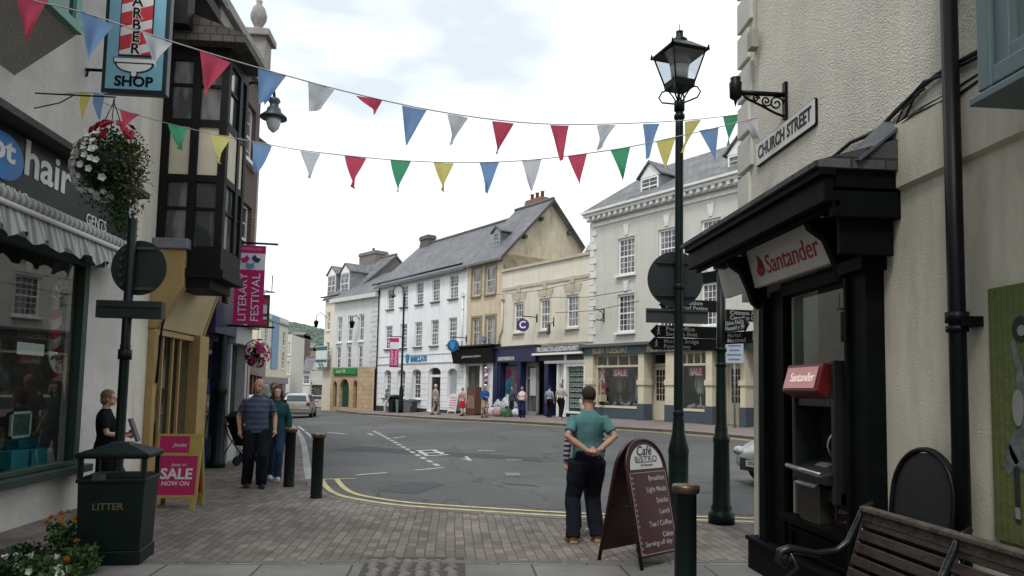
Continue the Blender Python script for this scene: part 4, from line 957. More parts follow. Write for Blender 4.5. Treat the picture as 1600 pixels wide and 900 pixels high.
# things in the salon window
def inw(px, py, v): return lf.uz(px, py, v)
u, z = inw(86, 508, .35)
bp = empty('barber_pole', lf.W(u, .35, z), PI/2, label='red and white striped pole between white lettered plates in the left shop window', cat='barber pole')
MB().lathe([(.075, -.36), (.075, .36)], n=18).build('column', stripes('pole_near', (.80, .80, .78), (.60, .02, .04), 5.0, 2, rot=(0, .75, 0)), bp)
def arcplate(sign, word, zc_):
    m = MB(); n = 14; ri, ro = .17, .29
    P = [(ri*math.cos(t), ri*math.sin(t)) for t in [PI*k/n for k in range(n+1)]]; Q = [(ro*math.cos(t), ro*math.sin(t)) for t in [PI*k/n for k in range(n+1)]]
    vs = [(x, -.1, zc_+sign*z) for x, z in P+Q]; vb = [(x, y+.02, z) for x, y, z in vs]
    for i in range(n): m.prism([vs[i], vs[i+1], vs[n+2+i], vs[n+1+i]], (0, .02, 0))
    o = m.build('name_plate', M('plate', (.55, .57, .56), .5), bp)
    for k, ch in enumerate(word):
        t = PI-(k+.5)*PI/len(word) if sign > 0 else PI+(k+.5)*PI/len(word)
        r = (ri+ro)/2; rotz = t-PI/2 if sign > 0 else t+PI/2
        text(ch, .11, BLK, o, (r*math.cos(t), -.103, zc_+r*math.sin(t)), rot=Euler((PI/2, 0, 0)).to_matrix().to_4x4().to_euler() if False else (Matrix.Rotation(PI/2, 4, 'X') @ Matrix.Rotation(rotz, 4, 'Z')).to_euler(), bold=.03)
arcplate(1, 'MASTER', .34); arcplate(-1, 'SHOP', -.36)
cp = MB(); cp.lathe([(.1, .36), (.1, .4), (.06, .46), (0, .5)]); cp.lathe([(0, -.5), (.06, -.46), (.1, -.4), (.1, -.36)]); cp.build('cap', M('chrome', (.6, .6, .62), .25, metal=1), bp)
def shelfbox(px0, py0, px1, py1, v, m, name, lab, cat, dpt=.2, group=None):
    u0, u1, z0, z1 = lf.rect(px0, py0, px1, py1, v); p = lf.W((u0+u1)/2, v, z0)
    o = MB().box(-(u1-u0)/2, (u1-u0)/2, 0, dpt, 0, z1-z0).build(name, m, None, p, (0, 0, PI/2), bevel=.008); return tag(o, lab, cat, group)
TB = M('teal_card', (.02, .20, .25), .5, .25)
shelfbox(50, 702, 72, 728, .25, TB, 'gift_box', 'teal box in the middle of the salon window sill', 'box', group='teal boxes in the salon window')
shelfbox(74, 700, 90, 722, .3, TB, 'gift_box', 'teal box rightmost in the salon window, beside the pale card strip', 'box', group='teal boxes in the salon window')
shelfbox(18, 704, 45, 733, .22, TB, 'gift_box', 'wide teal box under the framed picture in the salon window', 'box', group='teal boxes in the salon window')
shelfbox(30, 686, 62, 700, .5, TB, 'gift_box', 'flat teal box lying on top behind the others in the salon window', 'box', .3, group='teal boxes in the salon window')
u0, u1, z0, z1 = lf.rect(18, 643, 49, 684, .3)
pf = empty('picture_frame', lf.W((u0+u1)/2, .3, z0), PI/2, label='pale framed plant picture standing above the teal boxes in the shop window', cat='picture')
f = MB(); W_, H_ = u1-u0, z1-z0
f.box(-W_/2, -W_/2+.03, 0, .03, 0, H_); f.box(W_/2-.03, W_/2, 0, .03, 0, H_); f.box(-W_/2, W_/2, 0, .03, 0, .03); f.box(-W_/2, W_/2, 0, .03, H_-.03, H_); f.build('frame', M('pale_frame', (.42, .50, .48), .5), pf)
MB().box(-W_/2+.03, W_/2-.03, .01, .02, .03, H_-.03).build('print', M('print', (.05, .10, .08), .6, .9, 12), pf)
shelfbox(82, 645, 92, 722, .45, M('pale_strip', (.30, .27, .18), .7, .3, 9), 'display_card', 'tall narrow pale card standing beside the teal boxes', 'card', .02)
u0, u1, z0, z1 = lf.rect(27, 536, 69, 555, .12)
o = MB().box(-(u1-u0)/2, (u1-u0)/2, 0, .006, 0, z1-z0).build('notice', M('paper', (.55, .57, .58), .6, .08), None, lf.W((u0+u1)/2, .12, z0), (0, 0, PI/2)); tag(o, 'blank white paper notice stuck inside the hairdresser window', 'notice')
# ---------------- barber hanging sign
p = atY(211, 149, 9.98); bs = empty('barber_sign', (p.x+.0, 9.98, p.z), 0, label='tall light blue barber shop sign with striped pole hanging over the street', cat='sign')
bw = .84; bh = 2.1
f = MB(); f.box(-bw/2, bw/2, -.06, .06, 0, bh); f.build('frame', M('sign_green_black', (.008, .02, .022), .4), bs, bevel=.012)
MB().box(-bw/2+.055, bw/2-.055, -.068, -.061, .055, bh-.05).build('panel', M('sign_lightblue', (.20, .44, .56), .4, .05), bs)
MB().box(-.215, .215, -.076, -.069, .50, bh-.15).build('pole_border', M('sign_black', (.01, .012, .018), .5), bs)
MB().box(-.20, .20, -.083, -.077, .525, bh-.17).build('pole_picture', stripes('sign_stripe', (.50, .03, .05), (.62, .62, .62), 3.3, 2, rot=(0, .32, 0), ratio=.62), bs)
for k, ch in enumerate('REBRAB'):
    z = .60+k*.165
    text(ch, .205, WHL, bs, (.0, -.0845, z), bold=.055, depth=.001); text(ch, .205, BLK, bs, (.0, -.0865, z), bold=.02, depth=.001)
dsh = MB()
def halfdish(r, z, y, flat): return [(-r, y, z)]+[(-r*math.cos(t), y, z-flat*math.sin(t)) for t in [PI*k/14 for k in range(1, 14)]]+[(r, y, z)]
o1 = MB(); o1.box(-.275, .275, -.076, -.070, .405, .485); o1.prism(halfdish(.25, .405, -.076, .13), (0, .006, 0)); o1.disc((0, -.073, .262), .05, (0, 1, 0), .005, 16); o1.build('dish_outline', M('sign_black', (.01, .012, .018)), bs)
o2 = MB(); o2.box(-.26, .26, -.082, -.077, .418, .472); o2.prism(halfdish(.225, .398, -.082, .108), (0, .005, 0)); o2.disc((0, -.0795, .262), .035, (0, 1, 0), .004, 16); o2.build('dish', WHL, bs)
text('SHOP', .19, BLK, bs, (0, -.07, .155), bold=.035, width=.50, depth=.002)
k = MB(); k.tube([(-bw/2, 0, .32), (-bw/2-.26, 0, .32)], .022); k.tube([(-bw/2-.2, 0, .32), (-bw/2-.22, 0, .23), (-bw/2-.26, 0, .25)], .015); k.tube([(-bw/2, 0, 1.8), (-bw/2-.26, 0, 1.8)], .022); k.build('bracket', BLK, bs)
# ---------------- timbered house with yellow shopfront
H2f = Fr(-5.0, 11.76, 0, 1, z=0); H2 = H2f.root('timber_bay_house', label='cream house with a black timber two-storey bay above the ochre shopfront', cat='building')
mb = wall(0, 3.1, -.3, 9.6, [(.9, 2.95, .45, 2.6)], depth=.3); shell(mb, 0, 3.1, -.3, 9.6, 8); mb.build('wall', SMC, H2)
roof_gable(H2, 0, 3.1, 9.6, 4, 12.5, mat=SLATE2)
BT = M('black_timber', (.006, .0055, .006), .6, .5, 4, spec=.2, bump=.2, bscale=20)
b0, b1, vb = .80, 1.92, -1.07
tm = MB(); zt = 7.45
def fz(y): return 1.7+(600-y)/1150*12.4
zs_ = [3.72, 4.0, 5.10, 5.22, 6.06, 6.18, 7.2, zt]
for (z0, z1) in ((3.55, 4.0), (5.10, 5.22), (6.05, 6.18), (7.2, zt)): tm.box(b0, b1, vb, 0, z0, z1)
posts = [(b0, -.0-.13), (b0, -.62), (b0, vb)]
for v_ in (-.13, -.60, vb): tm.box(b0-.01, b0+.12, v_-.0, v_+.13, 4.0, 7.2)
for uu in (b0+.62, b1-.13): tm.box(uu, uu+.13, vb-.01, vb+.12, 4.0, 7.2)
tm.box(b0-.05, b1+.05, vb-.06, 0, 3.47, 3.62); tm.box(b0-.0, b1, vb+.15, 0, 3.3, 3.47)
for z in (4.62, 6.75): tm.box(b0+.02, b0+.06, vb+.13, -.13, z, z+.05); tm.box(b0+.12, b1, vb+.02, vb+.06, z, z+.05)
byt = tm.build('bay', BT, H2)
cpn = MB(); cpn.box(b0+.03, b0+.08, vb+.13, -.13, 5.22, 6.05); cpn.box(b0+.12, b1-.13, vb+.02, vb+.07, 5.22, 6.05); cpn.build('panel', M('bay_cream', (.60, .55, .43), .85, .1), byt)
for z0, z1 in ((4.0, 5.1), (6.18, 7.2)):
    MB().box(b0+.05, b0+.07, vb+.13, -.13, z0, z1).build('pane', panes('bay_glass', (.05, .055, .055), .06, .35), byt)
    MB().box(b0+.12, b1-.13, vb+.05, vb+.07, z0, z1).build('pane', panes('bay_glass'), byt)
rf_ = MB(); rf_.prism([(b0-.25, vb-.3, zt), (b0-.25, vb-.3, zt+.14), (b0-.25, 0, zt+.62), (b0-.25, 0, zt)], (b1-b0+.27, 0, 0)); rf_.build('bay_roof', brickmat('old_tile', (.07, .062, .058), (.11, .095, .085), (.04, .035, .03), .2, .14, .012, var=.5, bump=1), byt)
hb2 = MB(); hb2.box(b0-.25, b1+.3, -.4, 0, 8.6, 8.8); hb2.box(.3, .6, -.5, 0, 7.6, 9.6); hb2.build('timber', BT, H2)
# ochre shopfront
OC = M('ochre_paint', (.40, .275, .11), .5, .15, 2.5, dirt=.25)
u0, u1 = .72, 3.08
sf = MB(); sf.prism([(u0-.02, -.52, 3.92), (u0-.02, -.52, 3.3), (u0-.02, -.12, 2.6), (u0-.02, 0, 2.6), (u0-.02, 0, 3.92)], (.2, 0, 0)); sf.box(u0, u0+.14, -.12, 0, 0, 2.6); sf.box(u1-.5, u1, -.22, 0, 0, 2.62)
for x in (u0+.5, u0+.95, u0+1.3): sf.box(x, x+.05, -.06, -.003, .6, 2.5)
sf.box(u0+.14, u1-.5, -.1, -.003, .0, .6); sf.box(u0+.14, u1-.5, -.1, -.003, 2.5, 2.6); sf.box(u0+.2, u1+.05, -.50, 0, 3.70, 3.9); sf.prism([(u1-.12, -.45, 3.7), (u1-.12, -.14, 2.62), (u1-.12, 0, 2.62), (u1-.12, 0, 3.7)], (.1, 0, 0))
so_ = sf.build('shopfront', OC, H2, bevel=.01)
pn = MB(); pn.prism([(u0+.19, -.44, 3.69), (u0+.19, -.12, 2.62), (u0+.19, -.07, 2.62), (u0+.19, -.38, 3.69)], (u1-u0-.33, 0, 0)); pn.build('fascia', M('ochre_pale', (.50, .41, .24), .6, .12, dirt=.2), so_)
ld = MB(); ld.box(u0-.08, u0+.34, -.58, 0, 3.925, 4.1); ld.build('cap', M('lead_old', (.20, .21, .23), .7, .3, 3), so_, bevel=.02)
bkt = MB(); bkt.tube([(u0+.25, -.5, 3.75), (u0+.1, -.25, 3.0), (u0+.08, -.18, 2.6), (u0+.05, -.15, 1.7)], .018, 6); bkt.tube([(u0+.2, -.45, 3.3), (u0+.0, -.1, 2.9)], .014, 6); bkt.build('awning_arm', BLK, so_)
MB().poly([(u0+.14, .0, .6), (u1-.5, .0, .6), (u1-.5, .0, 2.55), (u0+.14, .0, 2.55)]).build('shop_window', seeglass('salon_glass'), so_, fix=False)
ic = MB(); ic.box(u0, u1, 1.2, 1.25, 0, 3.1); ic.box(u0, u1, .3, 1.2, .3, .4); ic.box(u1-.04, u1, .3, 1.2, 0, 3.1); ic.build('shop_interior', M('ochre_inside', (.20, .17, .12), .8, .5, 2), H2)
for k_, (yy, col, lab) in enumerate([(1.55, (.03, .03, .035), 'mannequin dressed in black nearest us in the ochre shop window'), (2.3, (.4, .38, .36), 'mannequin in pale top behind the black one in the ochre shop window')]):
    mannequin(yy, .55, H2f, 1.7, col, 'mqo%d' % k_, lab, z0=.4)
for o in bpy.data.objects:
    if o.name.startswith('mannequin') and 'ochre' in o.get('label', ''): o['group'] = 'mannequins in the ochre shop window'
# ---------------- brick house with blue shopfront
H3f = Fr(-5.0, 14.86, 0, 1, z=0); H3 = H3f.root('brick_house', label='narrow red brick house with stone finial on its parapet above the blue shopfront', cat='building')
BRK = brickmat('brick_wall', (.085, .048, .040), (.125, .068, .056), (.17, .15, .13), .225, .075, .008, var=.35)
HL = 3.65
mb = wall(0, HL, -.3, 9.4, [(.2, 2.9, .4, 2.6), (2.3, 3.3, 4.4, 6.0), (2.3, 3.3, 7, 8.4)], depth=.25); shell(mb, 0, HL, -.3, 9.4, 8); mb.build('wall', BRK, H3)
for zz in ((4.4, 6.0), (7, 8.4)): window(H3, (2.3, 3.3)+zz, WPAINT, PANE, sill=.12)
pt = MB(); pt.box(-.02, HL+.1, -.22, .3, 9.4, 9.62); pt.box(-.02, HL+.03, -.1, .25, 9.1, 9.39); pt.box(HL-.6, HL, -.2, .35, 9.62, 10.25); pt.box(HL-.7, HL+.1, -.3, .45, 10.25, 10.42)
STN = M('weathered_stone', (.30, .28, .26), .9, .3, 3)
pt.build('parapet', STN, H3, bevel=.015)
fi = MB(); fi.lathe([(.16, 10.42), (.15, 10.5), (.08, 10.56), (.10, 10.62), (.19, 10.8), (.2, 10.92), (.15, 11.1), (.06, 11.2), (.08, 11.28), (.0, 11.4)], (HL-.3, .07, 0), 14); fi.build('finial', STN, H3)
NB = M('shop_blue', (.012, .022, .07), .4, .2)
s3 = MB(); s3.box(0, 1.45, -.32, 0, 2.72, 3.35); s3.box(0, .16, -.15, .1, 0, 2.7); s3.box(1.3, 1.45, -.15, .1, 0, 2.7); s3.box(.16, 1.3, -.08, .05, .0, .6); s3.build('shopfront', NB, H3, bevel=.01)
s4 = MB(); s4.box(1.48, 2.75, -.3, 0, 2.6, 3.0); s4.box(1.47, 2.85, -.45, 0, 3.0, 3.12); s4.box(1.5, 1.6, -.2, 0, 0, 2.6); s4.box(2.6, 2.75, -.22, 0, 0, 2.6); s4.box(1.6, 2.6, -.1, .05, 0, .7); s4.build('shopfront', M('pale_grey_paint', (.42, .43, .43), .5, .1), H3, bevel=.01)
MB().poly([(.16, .0, .6), (1.3, .0, .6), (1.3, .0, 2.7), (.16, .0, 2.7)]).build('shop_window', seeglass('salon_glass'), H3, fix=False)
MB().poly([(1.6, .0, .7), (2.6, .0, .7), (2.6, .0, 2.6), (1.6, .0, 2.6)]).build('shop_window', seeglass('salon_glass'), H3, fix=False)
i3 = MB(); i3.box(0, 3.1, 1.0, 1.05, 0, 3)
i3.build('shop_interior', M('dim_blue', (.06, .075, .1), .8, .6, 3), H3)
bk = MB()
for r_ in range(5):
    for c_i in range(5): bk.box(.22+c_i*.22, .38+c_i*.22, .3, .34, .75+r_*.38, 1.03+r_*.38)
bk.build('display_books', M('books', (.10, .14, .20), .6, .9, 5), H3, fix=False)
# the row behind, curving off along the lane
H4f = Fr(-5.05, 18.85, -.42, 1, z=0); H4 = H4f.root('cream_lane_house', label='cream house just beyond the brick house, at the turn into the lane', cat='building')
mb = wall(0, 8.5, -.3, 8.0, [(.4, 4.2, .5, 2.6)], depth=.25); shell(mb, 0, 8.5, -.3, 8.0, 7); mb.build('wall', SMC, H4)
roof_gable(H4, 0, 8.5, 8, 3.5, 10.2)
MB().box(.4, 4.2, .1, .13, .5, 2.6).build('shop_window', SHOPG, H4)
H5f = Fr(H4f.W(8.5, 0, 0).x, H4f.W(8.5, 0, 0).y, -.32, 1, z=0); H5 = H5f.root('plain_lane_house', label='plain cream house hidden behind the left lamp post along the lane', cat='building')
mb = MB(); shell(wall(0, 13, -.3, 8.3, [], mb=mb), 0, 13, -.3, 8.3, 7); mb.build('wall', SMC, H5); roof_gable(H5, 0, 13, 8.3, 3.5, 10.4)

# ---------------- far lane houses (left side of the lane)
def lane_house(name, frm, L_, H_, D_, wm, lab, winrows, cols, rh=2.4, rm=None, z0=-1, extra=None, wc=(.9, 1.5), shopm=None, shoph=3.0, gab=True, side_win=False):
    r = frm.root(name, label=lab, cat='building')
    hs = []
    for (za, zb2_) in winrows:
        for k in range(cols):
            m_ = L_*(k+.5)/cols; hs.append((m_-wc[0]/2, m_+wc[0]/2, za, zb2_))
    mb = wall(0, L_, z0, H_, hs, depth=.25); shell(mb, 0, L_, z0, H_, D_); mb.build('wall', wm, r)
    for h in hs: window(r, h, WPAINT, PANE, cols=2, rows=2, fw=.1, sill=.1)
    if rh: roof_gable(r, 0, L_, H_, D_/2, H_+rh, mat=rm or SLATE); 
    if rh: gable_wall(r, 0, H_, D_/2, H_+rh-.1, H_-.5, wm, sgn=-1); gable_wall(r, L_, H_, D_/2, H_+rh-.1, H_-.5, wm)
    if shopm:
        s = MB(); s.box(.3, L_-.3, -.3, 0, shoph-.7, shoph); so2 = s.build('fascia', shopm, r); MB().box(.5, L_-.5, -.06, 0, .6, shoph-.75).build('shop_window', SHOPG, r)
    return r
A0_ = Fr(-12.3, 44, -.195, 1)
CRL = M('lane_cream', (.62, .57, .44), .88, .1)
La0 = lane_house('lane_building', A0_, 18.3, 5.2, 9, CRL, 'low cream lane building with long maroon shopfront, beyond the pink basket', [(4.1, 4.8)], 4, rh=0)
pa, pb = atY(404, 600, 76), atY(447, 600, 87); A = Fr(pa.x, pa.y, pb.x-pa.x, pb.y-pa.y); LA = math.hypot(pb.x-pa.x, pb.y-pa.y)
La = lane_house('lane_building', A, LA, 9.7, 9, CRL, 'cream three-storey lane building with a pale blue corner strip', [(4.0, 5.9), (6.6, 8.2)], 3, rh=0, shopm=M('lane_grey', (.2, .18, .17), .6), wc=(1.3, 1.5))
MRN = M('maroon', (.10, .022, .02), .5, .2)
s = MB(); s.box(.0, 18, -.45, 0, 2.6, 3.9); s.box(0, 18, -.12, 0, -.5, .5)
for k in range(6): s.box(k*3.5, k*3.5+.5, -.2, 0, -.5, 2.6)
fo2 = s.build('shopfront', MRN, La0); MB().box(.3, 17.5, -.05, -.01, .5, 2.6).build('shop_window', M('warm_window', (.20, .12, .05), .3, .6, .6), La0)
text('Woodlands', 1.0, M('gold_letter', (.45, .38, .25)), fo2, (6.5, -.46, 3.2), width=8)
g2 = MB(); g2.box(A.u(421), A.u(431), -.12, 0, 3.9, 9.6); g2.box(-.1, LA+.05, -.2, 0, 8.9, 9.1); g2.build('pilaster', M('pale_blue_paint', (.17, .28, .40), .7, .1), La)
p0 = ray(450, 600)*1; 
def lane_at(px0, px1, y): a, b = atY(px0, 600, y), atY(px1, 600, y); return Fr(a.x, a.y, b.x-a.x, b.y-a.y, z=zg(a.x, a.y)), b.x-a.x
f7, l7 = lane_at(446, 453, 95); lane_house('lane_building', f7, l7, 8.6, 8, M('lane_white', (.60, .57, .50), .88, .1), 'slim white-rendered building between the blue-strip building and the red-brown one', [(3.5, 5.2), (6, 7.6)], 1, rh=0, wc=(.3, 1.2))
f3, l3 = lane_at(451, 472, 113); lane_house('lane_building', f3, l3, 9.9, 5, brickmat('brown_brick', (.13, .065, .055), (.18, .10, .08), (.12, .1, .09), .3, .1, .01), 'dark red-brown building down the lane before the hill', [(3.5, 5.3), (6.6, 8.2)], 2, rh=.6, shopm=M('lane_dark', (.03, .03, .03), .5), wc=(.6, 1.4))
f6, l6 = lane_at(469, 487, 120); lane_house('lane_building', f6, l6, 8.3, 6, M('lane_tan', (.36, .29, .19), .88, .2), 'stone-coloured building between the red-brown one and the hill', [(3, 4.5), (6, 7.4)], 2, rh=1.0, wc=(.5, 1.2))
f4, l4 = lane_at(471, 486, 106); lane_house('lane_building', f4, l4, 4.4, 5, M('lane_white', (.60, .57, .50)), 'low cream cottage with slate roof at the end of the lane', [(2.4, 3.6)], 1, rh=1.9)
f5, l5 = lane_at(484, 509, 92); lane_house('lane_building', f5, l5, 4.0, 7, M('lane_grey2', (.47, .46, .42), .88, .1), 'low pale shops beside the white bank corner, behind the silver hatchback', [(1.0, 2.6)], 2, rh=0, shopm=M('lane_white2', (.55, .53, .48), .6), wc=(.8, 1.5))
# ---------------- grey stone-fronted bank on the far corner
c0 = Vector(row.W(uB0-.1, 0, 0)[:2]); t_ = Vector((-.776, 1))
rx = ray(518.5, 600); kk = rx.x/rx.y; tt_ = (kk*c0.y-c0.x)/(t_.x-kk*t_.y)
end = c0+t_*tt_; gf = Fr(end.x, end.y, c0.x-end.x, c0.y-end.y, z=zg(-9, 50))
Gb = gf.root('stone_bank_building', label='grey-white building with sandstone arched ground floor and green bank sign', cat='building'); LG = (c0-end).length
GW = M('grey_white', (.60, .61, .60), .88, .06, 1, dirt=.2)
ze = gf.uz(545, 471)[1]; zsr = gf.uz(545, 584)[1]
r1 = gf.uz(548, 534)[1], gf.uz(548, 493)[1]; r2_ = gf.uz(548, 577)[1], gf.uz(548, 541)[1]
hs = [(gf.u(a, py=510), gf.u(b, py=510), r1[0], r1[1]) for a, b in [(527, 534.5), (543.5, 551), (561, 568.5)]]+[(gf.u(a, py=560), gf.u(b, py=560), r2_[0], r2_[1]) for a, b in [(525.5, 532), (541.5, 548.5), (559, 566)]]
mb = wall(0, LG, zsr+.5, ze, hs, depth=.2); shell(mb, 0, LG, -.5, ze, 7, v=0); mb.build('wall', GW, Gb)
ar = [(gf.u(a, py=620), gf.u(b, py=620), .3, gf.uz(547, t)[1], rr_) for a, b, t, rr_ in [(522, 528, 596, .4), (532.5, 547, 592, .8), (553.5, 560, 594, .5)]]
wall(0, LG, -.5, zsr+.5, ar, v=-.12, depth=.3).build('stone_front', STONE, Gb)
for h in ar: MB().box(h[0]-.05, h[1]+.05, .12, .16, .2, h[3]).build('door', [M('door_dark', (.02, .025, .02), .4), M('door_green', (.02, .07, .045), .4, .3), M('door_wood', (.20, .09, .03), .5)][ar.index(h)], Gb)
for h in hs: window(Gb, h, WPAINT, PANE, v=.08, cols=2, rows=2, fw=.09, sill=.12)
s = MB(); s.box(gf.u(524, py=600), gf.u(560, py=600), -.25, -.123, zsr-.05, zsr+.42); so3 = s.build('fascia', M('bank_green', (.02, .22, .06), .4), Gb)
text('Lloyds TSB', .3, WHL, so3, (gf.u(530, py=600)+.6, -.255, zsr+.18), bold=0)
q_ = MB(); z = zsr+.5; k = 0
while z < ze-.3: q_.box(LG-(.9 if k % 2 else .7), LG+.03, -.05, .003, z, z+.33); z += .36; k += 1
q_.build('quoin', M('quoin_grey', (.56, .56, .55), .8), Gb)
cn = MB(); cn.box(-.2, LG+.2, -.4, .1, ze, ze+.3); cn.build('cornice', M('quoin_grey', (.56, .56, .55)), Gb)
rr2 = MB(); rr2.prism([(-.2, -.3, ze+.3), (-.2, 4, ze+2.8), (-.2, 8, ze+.3)], (LG+.4, 0, 0)); rr2.build('roof', SLATE, Gb)
# taller dormered house behind it
e2 = end+Vector((t_.x*1.5-.0, t_.y*1.5)); a = atY(503.5, 600, 61.5); nrm = gf.n
df = Fr(a.x, a.y, gf.d.x, gf.d.y, z=zg(a.x, 50)); Db = df.root('dormered_house', label='tall cream house with two slate dormers and broad chimney, leftmost of the far row', cat='building')
zeD = df.uz(512, 464)[1]; LD = df.u(549, py=460)
hs = [(df.u(510.5, py=510), df.u(515.5, py=510), df.uz(512, 516)[1], df.uz(512, 488)[1]), (df.u(510, py=540), df.u(515, py=540), df.uz(512, 560)[1], df.uz(512, 535)[1])]
mb = wall(0, LD, -.5, zeD, hs, depth=.2); shell(mb, 0, LD, -.5, zeD, 8); mb.build('wall', CREAM, Db)
for h in hs: window(Db, h, WPAINT, PANE, v=.08, cols=2, rows=2, fw=.08, sill=.1)
rD = roof_gable(Db, -.1, LD+.1, zeD, 4, zeD+3.6, mat=SLATE2)
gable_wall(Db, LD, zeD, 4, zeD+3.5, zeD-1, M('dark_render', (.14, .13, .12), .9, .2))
for px in (520, 541): dormer(rD, df.u(px, v=.6, py=450), .5, zeD+.1, zeD+1.9, 1.5, 3, WPAINT, M('lead_grey', (.22, .24, .26)), SLATE2, pitch=.7, cols=2)
chimney(rD, df.u(583, v=4, py=410), 4.0, zeD+2.2, zeD+4.2, 2.6, 1.2, M('stack_grey', (.20, .18, .16), .9, .3), pots=1)
gutter(Db, -.2, LD, zeD-.05)
# tourist board on its side, and small hanging lamps
u0, u1, z0, z1 = df.rect(502, 541, 519.5, 574)
o = empty('board_sign', df.W((u0+u1)/2, -.5, z0), df.rz, label='white board with dark bands and green squares high on the leftmost far house', cat='sign')
MB().box(-(u1-u0)/2, (u1-u0)/2, 0, .06, .0, z1-z0).build('board', M('board_white', (.62, .66, .66), .6), o)
bnd = MB(); bnd.box(-(u1-u0)/2, (u1-u0)/2, -.02, -.003, z1-z0-.35, z1-z0-.05); bnd.build('band', M('board_teal', (.03, .12, .12), .6), o)
bnd = MB(); bnd.box(-(u1-u0)/2, (u1-u0)/2, -.02, -.003, .42, .62); bnd.build('band', M('board_teal', (.03, .12, .12)), o)
gsq = MB()
for (x, z) in ((-.35, .28), (-.12, .12), (.12, .28), (.35, .12)): gsq.box(x-.1, x+.1, -.02, -.003, z-.1, z+.1)
gsq.build('squares', M('board_green', (.02, .20, .10), .6), o)
# ================================================================ RIGHT SIDE: corner building with bank branch
rf = Fr(3.1, 7.7, 0, -1, z=0)      # local u runs towards the camera: Y = 7.7-u
SB = rf.root('corner_bank_house', label='beige roughcast corner building with black shopfront, bank sign and cash machine', cat='building')
RC2 = roughcast('roughcast_beige', (.72, .68, .59), 82, .42, .12, .3)
SM2 = M('smooth_beige', (.60, .56, .46), .88, .14, .8, dirt=.55, bump=.2, bscale=70)
wb = MB(); wb.poly([(0, 0, 3.62), (13, 0, 3.62), (13, 0, 8.6), (0, 0, 8.6)]); wb.poly([(0, 0, 3.62), (0, 0, 8.6), (0, 9, 8.6), (0, 9, 3.62)]); wb.poly([(0, 9, 2.7), (0, 9, 8.6), (13, 9, 8.6), (13, 9, 2.7)]); wb.poly([(0, 0, 8.6), (13, 0, 8.6), (13, 9, 8.6), (0, 9, 8.6)])
wb.poly([(0, 0, 3.62), (0, 9, 3.62), (0, 9, 2.7), (0, 0, 2.7)]); wb.build('wall', RC2, SB, fix=False)
lw = wall(.3, 13, -.3, 3.15, [(1.08, 2.39, .0, 2.75)], v=0, depth=.3); lw.poly([(.3, 0, -.3), (.3, 0, 3.15), (.3, 9, 3.15), (.3, 9, -.3)]); lw.poly([(0, 0, 2.7), (.3, 0, 2.7), (.3, 9, 2.7), (0, 9, 2.7)])
lw.poly([(2.80, 0, 3.15), (13, 0, 3.15), (13, -.035, 3.17), (2.80, -.035, 3.17)]); lw.poly([(2.80, -.035, 3.17), (13, -.035, 3.17), (13, -.035, 3.62), (2.80, -.035, 3.62)]); lw.poly([(2.80, -.035, 3.62), (13, -.035, 3.62), (13, 0, 3.66), (2.80, 0, 3.66)]); lw.poly([(0, 0, 2.7), (2.80, 0, 2.7), (2.80, 0, 3.62), (0, 0, 3.62)])
lw.build('lower_wall', SM2, SB, fix=False)
rr_ = MB(); rr_.prism([(-.3, -.4, 8.6), (-.3, 4.5, 11.5), (-.3, 9.3, 8.6)], (13.5, 0, 0)); rr_.build('roof', SLATE, SB)
# long flat stone quoins down the corner
q = MB(); z = 3.7; k = 0
while z < 8.3:
    wq = .34 if k % 2 else .27
    q.prism([(-.03, -.035, z), (wq, -.035, z+.02), (wq, -.035, z+.36), (-.03, -.035, z+.34)], (0, .04, 0)); z += .40; k += 1
q.build('quoin', M('quoin_beige', (.60, .58, .52), .85, .12, 2), SB, bevel=.008)
# pilasters, plinth and window frame
BP = M('black_shop_paint', (.004, .005, .0055), .55, .3, 4, spec=.06)
p = MB()
p.box(2.20, 2.46, -.14, .0, 0.28, 3.0); p.box(2.20, 2.24, -.17, -.14, .3, 2.6); p.box(2.16, 2.50, -.19, .0, 2.62, 2.72); p.box(.48, .60, -.10, .0, .28, 2.66); p.box(.60, .9, -.04, .05, .28, 2.7)
p.box(.9, 2.20, -.06, .05, 2.62, 2.75)
p.box(.9, 2.20, -.10, .05, .58, .64); p.box(.9, 2.20, -.02, .05, .28, .58); p.box(.95, 2.14, -.045, -.02, .33, .37); p.box(.95, 2.14, -.045, -.02, .50, .54); p.box(1.0, 1.04, -.045, -.02, .37, .50)
sfr = p.build('shopfront', BP, SB, bevel=.006)
pl2 = MB(); pl2.box(.27, 2.54, -.13, .0, -.1, .28); pl2.box(.27, 2.54, -.16, .0, .28, .315); pl2.build('plinth', BP, SB, bevel=.006)
MB().box(.44, .475, -.09, .0, .32, 2.66).box(2.182, 2.195, -.15, .0, .65, 2.6).build('trim', M('steel_trim', (.25, .26, .26), .35, .1, metal=.8), sfr)
MB().poly([(.9, .06, .64), (2.20, .06, .64), (2.20, .06, 2.62), (.9, .06, 2.62)]).build('shop_window', seeglass('bank_glass', (.55, .68, .66), .25), SB, fix=False)
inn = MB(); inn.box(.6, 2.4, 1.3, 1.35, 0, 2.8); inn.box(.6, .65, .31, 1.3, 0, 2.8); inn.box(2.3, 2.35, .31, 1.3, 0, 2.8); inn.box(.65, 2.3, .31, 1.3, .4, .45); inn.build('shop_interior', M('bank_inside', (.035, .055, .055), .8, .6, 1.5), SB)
MB().box(1.72, 1.98, .18, .19, .72, 1.15).build('frosted_panel', M('frosted', (.18, .24, .21), .4, .2), SB)
MB().box(.98, 1.3, .25, .27, 1.6, 2.1).build('poster', M('poster_red', (.30, .02, .03), .6, .4, 4), SB)
